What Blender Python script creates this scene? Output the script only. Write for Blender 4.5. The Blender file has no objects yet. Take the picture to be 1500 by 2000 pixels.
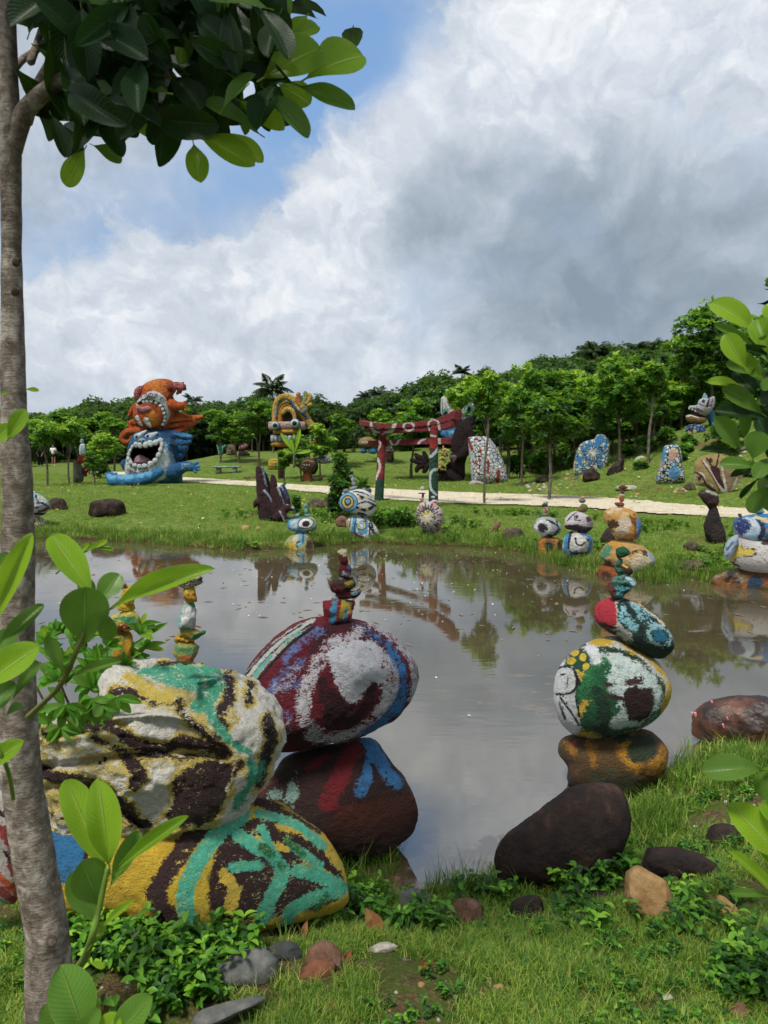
import bpy, math, random
import numpy as np
from mathutils import Vector, Matrix

random.seed(7)
rng = np.random.default_rng(7)
scene = bpy.context.scene
COL = scene.collection
R = math.radians

# ------------------------------------------------------------------ camera
F = 1450.0                       # focal length in photo pixels (photo 1500 x 2000)
EYE = np.array([0.0, 0.0, 1.65])
PITCH = R(5.1)
cam = bpy.data.cameras.new('camera')
cam.sensor_fit = 'HORIZONTAL'; cam.sensor_width = 36.0; cam.lens = F / 1500 * 36.0
cam.clip_start = 0.05; cam.clip_end = 3000
cam.dof.use_dof = True; cam.dof.focus_distance = 4.6; cam.dof.aperture_fstop = 8.5
camo = bpy.data.objects.new('camera', cam); COL.objects.link(camo)
camo.location = EYE; camo.rotation_euler = (R(90) - PITCH, 0, 0)
scene.camera = camo

CR = np.array([1.0, 0, 0]); CF = np.array([0, math.cos(PITCH), -math.sin(PITCH)]); CU = np.array([0, math.sin(PITCH), math.cos(PITCH)])

def ray(px, py):
    d = CF + CR * ((px - 750) / F) + CU * (-(py - 1000) / F)
    return d / np.linalg.norm(d)
def P(px, py, Y):
    d = ray(px, py); return EYE + d * (Y / d[1])
def Pz(px, py, z):
    d = ray(px, py); return EYE + d * ((z - EYE[2]) / d[2])
def to_px(V):
    q = V - EYE; x = q @ CR; y = q @ CU; f = np.maximum(q @ CF, 1e-3)
    return np.stack([750 + F * x / f, 1000 - F * y / f], -1)

# ------------------------------------------------------------------ colour
def lin(h):
    h = h.lstrip('#'); c = [int(h[i:i+2], 16) / 255 for i in (0, 2, 4)]
    return tuple((x / 12.92 if x <= .04045 else ((x + .055) / 1.055) ** 2.4) for x in c) + (1.0,)

# ------------------------------------------------------------------ world
SUN_EL, SUN_AZ = R(62), R(215)     # azimuth measured clockwise from +Y (north)
world = bpy.data.worlds.new('World'); scene.world = world; world.use_nodes = True
class NT:
    def __init__(s, tree): s.t = tree; s.n = tree.nodes; s.l = tree.links
    def node(s, typ, **k):
        n = s.n.new(typ)
        for a, v in k.items(): setattr(n, a, v)
        return n
    def put(s, sock, v):
        if isinstance(v, bpy.types.NodeSocket): s.l.new(v, sock)
        elif v is not None: sock.default_value = v
    def math(s, op, a, b=None, c=None, clamp=False):
        n = s.node('ShaderNodeMath', operation=op); n.use_clamp = clamp
        s.put(n.inputs[0], a)
        if b is not None: s.put(n.inputs[1], b)
        if c is not None: s.put(n.inputs[2], c)
        return n.outputs[0]
    def vec(s, op, a, b=None, scale=None):
        n = s.node('ShaderNodeVectorMath', operation=op)
        s.put(n.inputs[0], a)
        if b is not None: s.put(n.inputs[1], b)
        if scale is not None: s.put(n.inputs['Scale'], scale)
        return n.outputs['Value'] if op in ('DOT_PRODUCT', 'LENGTH') else n.outputs[0]
    def mix(s, f, a, b, blend='MIX'):
        n = s.node('ShaderNodeMix', data_type='RGBA', blend_type=blend)
        s.put(n.inputs[0], f); s.put(n.inputs[6], a); s.put(n.inputs[7], b)
        return n.outputs[2]
    def noise(s, vec, scale, detail=4, rough=.55, dist=0, out=0):
        n = s.node('ShaderNodeTexNoise')
        if vec is not None: s.put(n.inputs['Vector'], vec)
        n.inputs['Scale'].default_value = scale; n.inputs['Detail'].default_value = detail
        n.inputs['Roughness'].default_value = rough; n.inputs['Distortion'].default_value = dist
        return n.outputs[out]
    def ramp(s, f, a, b, c=0.0, d=1.0, smooth=True):
        n = s.node('ShaderNodeMapRange'); n.interpolation_type = 'SMOOTHSTEP' if smooth else 'LINEAR'
        s.put(n.inputs[0], f)
        for i, v in enumerate((a, b, c, d)): s.put(n.inputs[1 + i], v)
        return n.outputs[0]
    def cramp(s, f, stops):
        n = s.node('ShaderNodeValToRGB'); e = n.color_ramp.elements
        e[0].position, e[0].color = stops[0][0], stops[0][1]
        e[1].position, e[1].color = stops[-1][0], stops[-1][1]
        for p_, c_ in stops[1:-1]:
            x = e.new(p_); x.color = c_
        s.put(n.inputs[0], f); return n.outputs[0]

def build_world():
    t = NT(world.node_tree); t.n.clear()
    out = t.node('ShaderNodeOutputWorld'); bg = t.node('ShaderNodeBackground')
    t.l.new(bg.outputs[0], out.inputs[0]); bg.inputs['Strength'].default_value = 0.1
    sky = t.node('ShaderNodeTexSky', sky_type='NISHITA'); sky.sun_disc = False
    sky.sun_elevation = SUN_EL; sky.sun_rotation = SUN_AZ
    sky.air_density = 1.6; sky.dust_density = 2.0; sky.ozone_density = 2.0
    tc = t.node('ShaderNodeTexCoord'); D = tc.outputs['Generated']
    # domain-warped direction
    mp = t.node('ShaderNodeMapping'); mp.inputs['Scale'].default_value = (1, 1, 1.25); t.put(mp.inputs[0], D)
    Ds = mp.outputs[0]
    w1 = t.noise(Ds, 2.2, 3, .5, out=1); w1 = t.vec('SUBTRACT', w1, (.5, .5, .5))
    w2 = t.noise(Ds, 9.0, 6, .6, out=1); w2 = t.vec('SUBTRACT', w2, (.5, .5, .5))
    W = t.vec('ADD', D, t.vec('SCALE', w1, scale=.14)); W = t.vec('ADD', W, t.vec('SCALE', w2, scale=.065))
    W = t.vec('NORMALIZE', W)
    def blob(px, py, sig, amt, src):
        d = ray(px, py); k = 1.0 / (R(sig) ** 2)
        g = t.math('EXPONENT', t.math('MULTIPLY', t.math('SUBTRACT', t.vec('DOT_PRODUCT', src, tuple(d)), 1.0), 2 * k))
        return t.math('MULTIPLY', g, amt)
    def add(lst, start):
        r = start
        for x in lst: r = t.math('ADD', r, x)
        return r
    fb = t.noise(Ds, 2.6, 9, .58, .25)
    fb2 = t.noise(W, 5.5, 10, .62, .1)
    # cover : 1 = cloud, 0 = open blue
    blue = [(670, 60, 4.6, -.75), (705, 180, 3.6, -.55), (640, 270, 4.0, -.46), (570, 350, 3.6, -.46), (490, 420, 3.8, -.44),
            (330, 420, 6, -.42), (250, 560, 4, -.2), (1380, 110, 2.0, -.55), (860, 30, 3.0, -.25), (120, 560, 6, -.36), (820, -120, 6, -.4),
            (820, 300, 5, .35), (700, 420, 4.5, .35), (560, 520, 4.5, .3), (250, 180, 5, .12)]
    cover = add([blob(a, b, c, d, W) for a, b, c, d in blue], t.math('ADD', t.math('MULTIPLY', t.math('SUBTRACT', fb, .5), 1.5), .93))
    cover = t.math('ADD', cover, t.math('MULTIPLY', t.math('SUBTRACT', fb2, .5), .7))
    mask = t.ramp(cover, .02, .95)
    # brightness of the cloud : thin white to thick grey
    lum = [(1020, 60, 7, .34), (1250, 10, 8, .40), (1460, 130, 6, .36), (860, 230, 5, .16), (720, 300, 3.6, .14), (660, 420, 3.4, .22), (620, 490, 3.4, .22), (470, 520, 5, .16),
           (700, 590, 6, .24), (850, 540, 3.5, .10), (620, 660, 6, .20), (820, 680, 4, .15), (260, 640, 5, .22), (120, 690, 5, .18), (300, 730, 5, .15), (420, 320, 5, .1),
           (1350, 350, 5, .10), (1100, 190, 4, .12), (1220, 410, 3, .14), (540, 230, 5, .12), (900, 740, 5, .14),
           (1200, 170, 4.5, -.12), (1280, 130, 3, -.06), (980, 130, 2.5, -.08), (830, 470, 4.5, -.14), (980, 500, 7, -.20), (1150, 560, 9, -.24), (1400, 540, 10, -.28), (960, 340, 6, -.05), (1250, 640, 8, -.12),
           (1250, 330, 6, -.06), (780, 380, 4, -.06), (350, 470, 4, -.10), (150, 420, 6, -.04), (480, 690, 3, -.10), (900, 640, 4, -.05)]
    L = add([blob(a, b, c, d * .74, W) for a, b, c, d in lum], .47)
    # billow relief: the same noise sampled a little further up, towards the light
    fa = t.noise(W, 6.0, 9, .6, .15); fbm = t.noise(t.vec('ADD', W, (-.012, -.01, .03)), 6.0, 9, .6, .15)
    rel = t.math('MULTIPLY', t.math('SUBTRACT', fa, fbm), 1.25)
    L = t.math('ADD', L, rel)
    L = t.math('ADD', L, t.math('MULTIPLY', t.math('SUBTRACT', t.noise(Ds, 3.4, 7, .52, .3), .5), .42))
    # crisp cumulus heads in front of the soft layer
    cum = [(1010, 90, 5.0, .42), (900, 190, 3.4, .34), (730, 300, 3.0, .34), (650, 420, 3.6, .44), (590, 500, 3.6, .40), (470, 520, 3.6, .26), (340, 590, 3.6, .22), (620, 610, 4.5, .34), (760, 640, 4.0, .26),
           (250, 640, 5.0, .40), (120, 680, 4.5, .36), (380, 700, 4.5, .34), (540, 720, 4.0, .26), (1180, -10, 6.5, .44), (1440, 60, 7.0, .44), (1000, 20, 4, .3), (230, 330, 5, .14), (880, 730, 4, .24)]
    w3 = t.vec('SUBTRACT', t.noise(Ds, 16.0, 8, .62, out=1), (.5, .5, .5)); W3 = t.vec('NORMALIZE', t.vec('ADD', W, t.vec('SCALE', w3, scale=.045)))
    C = add([blob(a, b, c_, d * 1.0, W3) for a, b, c_, d in cum], t.math('MULTIPLY', t.math('SUBTRACT', t.noise(W3, 8.0, 10, .55), .5), 1.35))
    cm = t.ramp(C, .16, .40)
    g1 = t.noise(W3, 13.0, 10, .6, .1); g2 = t.noise(t.vec('ADD', W3, (-.006, -.006, .016)), 13.0, 10, .6, .1)
    Lc = t.math('ADD', t.math('ADD', .555, t.math('MULTIPLY', C, .30)), t.math('MULTIPLY', t.math('SUBTRACT', g1, g2), 1.05))
    L = t.math('ADD', t.math('MULTIPLY', L, t.math('SUBTRACT', 1.0, t.math('MULTIPLY', cm, .85))), t.math('MULTIPLY', Lc, t.math('MULTIPLY', cm, .85)))
    mask = t.math('MAXIMUM', mask, cm)
    cl = t.cramp(t.math('MULTIPLY', L, 1.0, clamp=True), [(.0, lin('#8593a1')), (.28, lin('#9ba8b5')), (.5, lin('#b3bdc9')), (.7, lin('#c9d1db')), (.86, lin('#e2e6eb')), (1.0, lin('#f4f5f6'))])
    cl10 = t.vec('SCALE', cl, scale=7.6)
    skyc = t.mix(.7, sky.outputs[0], (1.45, 2.75, 5.1, 1))
    c = t.mix(mask, skyc, cl10)
    t.put(bg.inputs['Color'], c)
build_world()

sun = bpy.data.lights.new('sun', 'SUN'); sun.energy = 3.2; sun.angle = R(12); sun.color = (1.0, .955, .89)
suno = bpy.data.objects.new('sun', sun); COL.objects.link(suno)
sd_ = Vector((math.sin(SUN_AZ) * math.cos(SUN_EL), math.cos(SUN_AZ) * math.cos(SUN_EL), math.sin(SUN_EL)))
suno.rotation_euler = sd_.to_track_quat('Z', 'Y').to_euler(); suno.location = (0, 0, 30)

vs = scene.view_settings; vs.view_transform = 'Standard'; vs.look = 'None'; vs.exposure = 0.56; vs.gamma = 1.0; vs.use_curve_mapping = False
scene.render.engine = 'CYCLES'
cy = scene.cycles; cy.use_denoising = True; cy.max_bounces = 8; cy.transparent_max_bounces = 8; cy.diffuse_bounces = 3; cy.glossy_bounces = 3
cy.use_adaptive_sampling = True; cy.adaptive_threshold = .015

# ------------------------------------------------------------------ numpy noise
def _hash(i, j, k):
    h = (i * 374761393 + j * 668265263 + k * 2147483647 + 974634777) & 0xffffffff
    h = ((h ^ (h >> 13)) * 1274126177) & 0xffffffff
    h = ((h ^ (h >> 16)) * 2246822519) & 0xffffffff
    return ((h ^ (h >> 15)) & 0xffffff) / float(0xffffff)
def vnoise(p):
    p = np.asarray(p, float); i = np.floor(p).astype(np.int64); f = p - i; f = f * f * (3 - 2 * f)
    r = 0
    for a in (0, 1):
        for b in (0, 1):
            for c in (0, 1):
                w = (f[:, 0] if a else 1 - f[:, 0]) * (f[:, 1] if b else 1 - f[:, 1]) * (f[:, 2] if c else 1 - f[:, 2])
                r = r + w * _hash(i[:, 0] + a, i[:, 1] + b, i[:, 2] + c)
    return r * 2 - 1
def fbm(p, octv=4, gain=.5):
    p = np.asarray(p, float); r = 0; a = 1; s = 0
    for o in range(octv):
        r = r + a * vnoise(p * (2 ** o) + 17.3 * o); s += a; a *= gain
    return r / s
def sstep(a, b, x):
    t = np.clip((x - a) / (b - a), 0, 1); return t * t * (3 - 2 * t)

# ------------------------------------------------------------------ 2-D shapes (signed fields, positive inside)
def sd_poly(Q, poly):
    poly = np.asarray(poly, float); n = len(poly); d = np.full(len(Q), 1e18); ins = np.zeros(len(Q), bool)
    for i in range(n):
        a = poly[i]; b = poly[(i + 1) % n]; e = b - a; w = Q - a
        t = np.clip((w @ e) / max(e @ e, 1e-12), 0, 1); d = np.minimum(d, ((w - t[:, None] * e) ** 2).sum(1))
        c = ((a[1] > Q[:, 1]) != (b[1] > Q[:, 1]))
        dy = (b[1] - a[1]) if abs(b[1] - a[1]) > 1e-12 else 1e-12
        ins ^= c & (Q[:, 0] < (b[0] - a[0]) * (Q[:, 1] - a[1]) / dy + a[0])
    d = np.sqrt(d); return np.where(ins, d, -d)
def sd_line(Q, pts, w):
    d = np.full(len(Q), 1e18); pts = np.asarray(pts, float)
    for i in range(len(pts) - 1):
        a = pts[i]; b = pts[i + 1]; e = b - a; v = Q - a
        t = np.clip((v @ e) / max(e @ e, 1e-12), 0, 1); d = np.minimum(d, ((v - t[:, None] * e) ** 2).sum(1))
    return w - np.sqrt(d)
def smooth_pts(pts, closed=False, k=6):
    pts = [np.array(p, float) for p in pts]; n = len(pts); out = []
    rngi = range(n) if closed else range(n - 1)
    for i in rngi:
        if closed: p0, p1, p2, p3 = pts[i-1], pts[i], pts[(i+1) % n], pts[(i+2) % n]
        else: p0, p1, p2, p3 = pts[max(i-1, 0)], pts[i], pts[i+1], pts[min(i+2, n-1)]
        for j in range(k):
            t = j / k
            out.append(.5 * ((2*p1) + (-p0+p2)*t + (2*p0-5*p1+4*p2-p3)*t*t + (-p0+3*p1-3*p2+p3)*t**3))
    if not closed: out.append(pts[-1])
    return np.array(out)
def ell(cx, cy, rx, ry=None, rot=0, n=18):
    ry = ry or rx; c, s = math.cos(R(rot)), math.sin(R(rot))
    return [(cx + rx*math.cos(a)*c - ry*math.sin(a)*s, cy + rx*math.cos(a)*s + ry*math.sin(a)*c) for a in (2*math.pi*i/n for i in range(n))]
def field(Q, shapes):
    """shapes: ('s', pts, halfwidth) stroke | ('p', pts) polygon | ('e', cx, cy, rx, ry, rot) ellipse | ('r', cx, cy, rx, ry, hw[,rot]) ring"""
    f = np.full(len(Q), -1e3)
    for s in shapes:
        if s[0] == 's': v = sd_line(Q, smooth_pts(s[1]), s[2])
        elif s[0] == 'p': v = sd_poly(Q, s[1])
        elif s[0] == 'P': v = sd_poly(Q, smooth_pts(s[1], True, 4))
        elif s[0] == 'e':
            cx, cy_, rx, ry = s[1:5]; rot = s[5] if len(s) > 5 else 0
            c, sn = math.cos(R(rot)), math.sin(R(rot)); x = Q[:, 0]-cx; y = Q[:, 1]-cy_
            v = (1 - np.hypot((x*c + y*sn)/rx, (-x*sn + y*c)/ry)) * min(rx, ry)
        elif s[0] == 'r':
            cx, cy_, rx, ry, hw = s[1:6]; rot = s[6] if len(s) > 6 else 0
            c, sn = math.cos(R(rot)), math.sin(R(rot)); x = Q[:, 0]-cx; y = Q[:, 1]-cy_
            v = hw - np.abs((1 - np.hypot((x*c + y*sn)/rx, (-x*sn + y*c)/ry)) * min(rx, ry))
        f = np.maximum(f, v)
    return f

# ------------------------------------------------------------------ object helpers
def tag(o, label=None, cat=None, group=None, kind=None):
    if label: o['label'] = label
    if cat: o['category'] = cat
    if group: o['group'] = group
    if kind: o['kind'] = kind
    return o
def thing(name, label, cat, base, group=None):
    o = bpy.data.objects.new(name, None); COL.objects.link(o); o.location = tuple(base); o.empty_display_size = .2
    return tag(o, label, cat, group)
def mk(name, V, Fc, mat, parent=None, base=None, smooth=True, attrs=None, uv=None, mats=None, midx=None):
    """link ONE mesh object; V in world coordinates, stored relative to base"""
    V = np.asarray(V, float)
    if base is None: base = np.array(parent.location) if parent is not None and parent.type == 'EMPTY' else (np.array(parent['_b']) if parent is not None and '_b' in parent else V.mean(0))
    base = np.asarray(base, float); L = V - base
    me = bpy.data.meshes.new(name)
    Fc = np.asarray(Fc) if not isinstance(Fc, np.ndarray) and len(set(map(len, Fc))) == 1 else Fc
    if isinstance(Fc, np.ndarray) and Fc.ndim == 2:
        me.vertices.add(len(L)); me.vertices.foreach_set('co', L.astype(np.float32).ravel())
        k = Fc.shape[1]; me.loops.add(Fc.size); me.loops.foreach_set('vertex_index', Fc.astype(np.int32).ravel())
        me.polygons.add(len(Fc)); me.polygons.foreach_set('loop_start', np.arange(0, Fc.size, k, dtype=np.int32))
        me.polygons.foreach_set('loop_total', np.full(len(Fc), k, dtype=np.int32)); me.update(calc_edges=True)
    else:
        me.from_pydata([tuple(v) for v in L], [], [tuple(int(i) for i in f) for f in Fc])
    if smooth: me.polygons.foreach_set('use_smooth', np.ones(len(me.polygons), bool))
    for a, v in (attrs or {}).items():
        at = me.attributes.new(a, 'FLOAT', 'POINT'); at.data.foreach_set('value', np.asarray(v, np.float32))
    if uv is not None:
        l = me.uv_layers.new(name='UVMap'); vi = np.zeros(len(me.loops), np.int32); me.loops.foreach_get('vertex_index', vi)
        l.data.foreach_set('uv', np.asarray(uv, np.float32)[vi].ravel())
    for m in (mats or [mat]): me.materials.append(m)
    if midx is not None: me.polygons.foreach_set('material_index', np.asarray(midx, np.int32))
    me.validate(); me.update()
    o = bpy.data.objects.new(name, me); COL.objects.link(o)
    if parent is not None:
        o.parent = parent; pb = np.array(parent['_b']) if '_b' in parent else np.array(parent.location); o.location = tuple(base - pb)
        if parent.type == 'MESH': o['_b'] = [float(x) for x in base]
    else:
        o.location = tuple(base)
    o['_b'] = [float(x) for x in base]
    return o

# ------------------------------------------------------------------ materials
MATS = {}
def new_mat(name):
    m = bpy.data.materials.new(name); m.use_nodes = True; t = NT(m.node_tree); t.n.clear()
    out = t.node('ShaderNodeOutputMaterial'); b = t.node('ShaderNodeBsdfPrincipled'); t.l.new(b.outputs[0], out.inputs[0])
    return m, t, b, out
def bump(t, b, h, dist, strength=1.0, normal=None):
    n = t.node('ShaderNodeBump'); n.inputs['Distance'].default_value = dist; n.inputs['Strength'].default_value = strength
    t.put(n.inputs['Height'], h)
    if normal is not None: t.put(n.inputs['Normal'], normal)
    t.put(b.inputs['Normal'], n.outputs[0]); return n.outputs[0]
def cells_color(t, co, cols, scale, line, lw, linecol='#141416'):
    n = t.node('ShaderNodeTexVoronoi', feature='DISTANCE_TO_EDGE'); t.put(n.inputs['Vector'], co); n.inputs['Scale'].default_value = scale
    v = t.node('ShaderNodeTexVoronoi', feature='F1'); t.put(v.inputs['Vector'], co); v.inputs['Scale'].default_value = scale
    sx = t.node('ShaderNodeSeparateColor'); t.put(sx.inputs[0], v.outputs['Color'])
    st = []
    for i, c in enumerate(cols): st.append((i / len(cols), lin(c)))
    r = t.node('ShaderNodeValToRGB'); r.color_ramp.interpolation = 'CONSTANT'; e = r.color_ramp.elements
    e[0].position, e[0].color = 0, lin(cols[0]); e[1].position, e[1].color = st[-1]
    for p_, c_ in st[1:-1]:
        x = e.new(p_); x.color = c_
    t.put(r.inputs[0], sx.outputs[0])
    m = t.ramp(n.outputs[0], lw, lw * 1.5)
    return t.mix(m, lin(linecol), r.outputs[0]), n.outputs[0]
PID = [0]
def paint_mat(pxm, base, layers, rag=2.0, rough=.75, bumpk=1.0, chips=.0, chipcol='#3a2c24', stain=.25, wet=None):
    """layers: list of (colour, rag) in order; field attributes f0.. in photo pixels; pxm = metres per photo pixel"""
    PID[0] += 1
    m, t, b, out = new_mat('painted_stone_%d' % PID[0])
    tc = t.node('ShaderNodeTexCoord'); co = tc.outputs['Object']
    s = 1.0 / pxm
    nf = t.noise(co, s / 8.0, 8, .78); nc = t.noise(co, s / 26.0, 4, .6)
    mpb = t.node('ShaderNodeMapping'); mpb.inputs['Scale'].default_value = (1, 1, 2.6); mpb.inputs['Rotation'].default_value = (.3, .5, 0); t.put(mpb.inputs[0], co); nh = t.noise(mpb.outputs[0], s / 11.0, 7, .74, 1.4); nhc = t.math('SUBTRACT', t.ramp(nh, .34, .66, 0, 1, False), .5)
    nfc = t.math('SUBTRACT', nf, .5); ncc = t.math('SUBTRACT', nc, .5)
    if isinstance(base, tuple): col, edge = cells_color(t, co, base[1], base[2], None, base[3], *(base[4:5]))
    else:
        bl = lin(base); col = t.mix(t.ramp(nc, .35, .68), tuple(x * .82 for x in bl[:3]) + (1,), bl)
    for i, ly in enumerate(layers):
        c, rg = ly[0], ly[1]
        cap = ly[2] if len(ly) > 2 else (rg * 2.7 if rg >= 2 else 999)
        at = t.node('ShaderNodeAttribute', attribute_name='f%d' % i)
        f = t.math('MINIMUM', at.outputs['Fac'], cap)
        f = t.math('ADD', f, t.math('MULTIPLY', nfc, 6.0 * rg)); f = t.math('ADD', f, t.math('MULTIPLY', ncc, min(9.0 * rg, max(34.0, 4.5 * rg)) if rg > 3 else 4.5 * rg)); f = t.math('ADD', f, t.math('MULTIPLY', nhc, 2.5 * rg))
        mk_ = t.ramp(f, -.8, .8)
        cl = lin(c); cc = t.mix(t.ramp(nf, .3, .7), tuple(x * .8 for x in cl[:3]) + (1,), cl)
        col = t.mix(mk_, col, cc)
    if chips > 0:
        ch = t.noise(t.vec('ADD', co, (3.1, 1.7, .4)), s / 7.0, 8, .72)
        big = t.noise(t.vec('ADD', co, (7.7, 2.1, 5.5)), s / 70.0, 3, .5)
        ch = t.math('ADD', ch, t.math('MULTIPLY', t.math('SUBTRACT', big, .5), .5))
        col = t.mix(t.ramp(ch, .70 - chips * .10, .73 - chips * .10), col, lin(chipcol))
    # grime: dirt as shape of its own
    gr = t.noise(t.vec('ADD', co, (9.1, 4.7, 2.4)), s / 60.0, 7, .68)
    col = t.mix(t.math('MULTIPLY', t.ramp(gr, .5, .72), stain), col, lin('#3a3026'))
    if wet is not None:
        ge = t.node('ShaderNodeNewGeometry'); sp = t.node('ShaderNodeSeparateXYZ'); t.put(sp.inputs[0], ge.outputs['Position'])
        wz = t.math('ADD', sp.outputs[2], t.math('MULTIPLY', ncc, .12))
        wm = t.ramp(wz, wet[0], wet[1], 1, 0)
        col = t.mix(t.math('MULTIPLY', wm, wet[3] if len(wet) > 3 else .85), col, lin(wet[2]))
    t.put(b.inputs['Base Color'], col); b.inputs['Roughness'].default_value = rough
    b.inputs['Specular IOR Level'].default_value = .35
    h = t.math('ADD', t.noise(co, s / 3.2, 4, .7), t.math('MULTIPLY', t.noise(co, s / 14.0, 5, .65), 1.6))
    bump(t, b, h, pxm * 7.0 * bumpk)
    return m
def simple_mat(name, cols, scale=8, rough=.8, bd=.01, spec=.3, detail=6, stretch=None, bscale=None):
    if name in MATS: return MATS[name]
    m, t, b, out = new_mat(name)
    tc = t.node('ShaderNodeTexCoord'); co = tc.outputs['Object']
    if stretch:
        mp = t.node('ShaderNodeMapping'); mp.inputs['Scale'].default_value = stretch; t.put(mp.inputs[0], co); co = mp.outputs[0]
    n = t.noise(co, scale, detail, .65, .3)
    k = len(cols); col = t.cramp(n, [(.3 + .4 * i / max(k - 1, 1), lin(c)) for i, c in enumerate(cols)])
    t.put(b.inputs['Base Color'], col); b.inputs['Roughness'].default_value = rough; b.inputs['Specular IOR Level'].default_value = spec
    if bd: bump(t, b, t.noise(co, bscale or scale * 3, 6, .7), bd)
    MATS[name] = m; return m

# ------------------------------------------------------------------ geometry builders
_ico = {}
def ico(sub):
    if sub not in _ico:
        import bmesh
        bm = bmesh.new(); bmesh.ops.create_icosphere(bm, subdivisions=sub, radius=1)
        V = np.array([v.co[:] for v in bm.verts]); Fc = np.array([[v.index for v in f.verts] for f in bm.faces]); bm.free()
        V /= np.linalg.norm(V, axis=1)[:, None]; _ico[sub] = (V, Fc)
    return _ico[sub]

class Solid: pass
def traced(outline, Y, D=.8, sub=5, e=2.3, rough=.0, facets=0, seed=0, relief=None, fine=.0, smooth_outline=True, sharp=.75, nscale=1.6):
    """a closed solid whose front silhouette follows an outline; it has its own centre, real size and thickness"""
    poly = smooth_pts(outline, True, 5) if smooth_outline else np.array(outline, float)
    area = 0; cx = cy_ = 0
    for i in range(len(poly)):
        a, b = poly[i-1], poly[i]; k = a[0]*b[1] - b[0]*a[1]; area += k; cx += (a[0]+b[0])*k; cy_ += (a[1]+b[1])*k
    cx /= 3*area; cy_ /= 3*area
    c = P(cx, cy_, Y); n = EYE - c; dist = np.linalg.norm(n); n = n / dist
    r = np.cross(-n, [0, 0, 1.0]); r /= np.linalg.norm(r); u = np.cross(r, -n)
    if u[2] < 0: u = -u
    loc = []
    for p_ in poly:
        d = ray(*p_); t = ((c - EYE) @ n) / (d @ n); q = EYE + d*t - c; loc.append((q @ r, q @ u))
    loc = np.array(loc)
    # radius per angle by ray / polygon intersection
    NA = 360; ang = np.arange(NA) * 2*np.pi/NA; RR = np.zeros(NA)
    dx, dy = np.cos(ang), np.sin(ang)
    for i in range(len(loc)):
        a = loc[i-1]; b = loc[i]; ex, ey = b - a
        den = dx*ey - dy*ex; den = np.where(np.abs(den) < 1e-12, 1e-12, den)
        t = (a[0]*ey - a[1]*ex)/den; s = (a[0]*dy - a[1]*dx)/den
        ok = (t > 0) & (s >= -1e-6) & (s <= 1+1e-6); RR = np.where(ok, np.maximum(RR, t), RR)
    RR = np.where(RR <= 0, RR[RR > 0].mean() if (RR > 0).any() else .1, RR)
    ker = np.array([1, 2, 3, 2, 1.])/9; RR = np.convolve(np.concatenate([RR[-2:], RR, RR[:2]]), ker, 'valid')
    S, Fc = ico(sub)
    a_, b_, h_ = S[:, 0], S[:, 2], -S[:, 1]
    s_ = np.hypot(a_, b_); k = 1/(np.abs(s_)**e + np.abs(h_)**e)**(1/e)
    th = np.arctan2(b_, a_) % (2*np.pi); x = th/(2*np.pi)*NA; i0 = np.floor(x).astype(int) % NA; f = x - np.floor(x)
    Ra = RR[i0]*(1-f) + RR[(i0+1) % NA]*f
    mr = RR.mean(); Dm = D*mr
    rad = Ra*s_*k; hh = h_*k*Dm
    V = np.stack([np.cos(th)*rad, np.sin(th)*rad, hh], 1)
    rs = np.random.default_rng(seed + 11)
    if facets:
        for q in range(facets):
            nn = rs.normal(size=3); nn /= np.linalg.norm(nn)
            if abs(nn[2]) < .35 and q > facets//2: nn[2] += .8*np.sign(nn[2] or 1); nn /= np.linalg.norm(nn)
            sup = (V @ nn).max(); dlim = sup*rs.uniform(.74, .9); t = np.maximum(V @ nn - dlim, 0)
            V = V - nn*(t*sharp)[:, None]
    # perspective-correct so that the widest ring, not the front bulge, sets the outline
    if rough or fine:
        N = V/np.linalg.norm(V/np.array([mr, mr, Dm]), axis=1)[:, None]; NN = N/np.linalg.norm(N, axis=1)[:, None]
        q = V/mr*nscale + seed*3.7
        disp = np.zeros(len(V))
        if rough: disp += fbm(q, 4, .5)*rough*mr
        if fine: disp += (fbm(q*7, 3, .6))*fine*mr
        V = V + NN*disp[:, None]
    tgt0, tgt1 = poly.min(0), poly.max(0)
    for _ in range(3):
        Wd = c + V[:, :1]*r + V[:, 1:2]*u + V[:, 2:]*n
        pxy = to_px(Wd); a0, a1 = pxy.min(0), pxy.max(0)
        sx = (tgt1[0]-tgt0[0])/(a1[0]-a0[0]); sy = (tgt1[1]-tgt0[1])/(a1[1]-a0[1])
        V = V*np.array([sx, sy, 1.0]); Wd = c + V[:, :1]*r + V[:, 1:2]*u + V[:, 2:]*n
        pxy = to_px(Wd); a0, a1 = pxy.min(0), pxy.max(0); k_ = dist/F
        V = V + np.array([((tgt0[0]+tgt1[0])-(a0[0]+a1[0]))/2*k_, -((tgt0[1]+tgt1[1])-(a0[1]+a1[1]))/2*k_, 0])
    Wd = c + V[:, :1]*r + V[:, 1:2]*u + V[:, 2:]*n
    pxy = to_px(Wd)
    if relief:
        for shp, amt, soft in relief:
            fl = field(pxy, shp); g = sstep(0, soft, fl)*(V[:, 2] > -.1*Dm)
            Wd = Wd + n*(g*amt)[:, None]
        pxy = to_px(Wd)
    o = Solid(); o.V = Wd; o.F = Fc; o.px = pxy; o.h = V[:, 2]; o.n = n; o.c = c; o.Y = Y; o.D = Dm
    o.fm = V[:, 2] > 0
    return o
def front(sol, px, py):
    q = sol.px[sol.fm]; d = (q[:, 0]-px)**2 + (q[:, 1]-py)**2; i = np.argsort(d)[:4]
    return float(sol.V[sol.fm][i][:, 1].mean())
def attrs_for(px, layers):
    return {'f%d' % i: field(px, ly[1]) for i, ly in enumerate(layers)}
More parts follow.
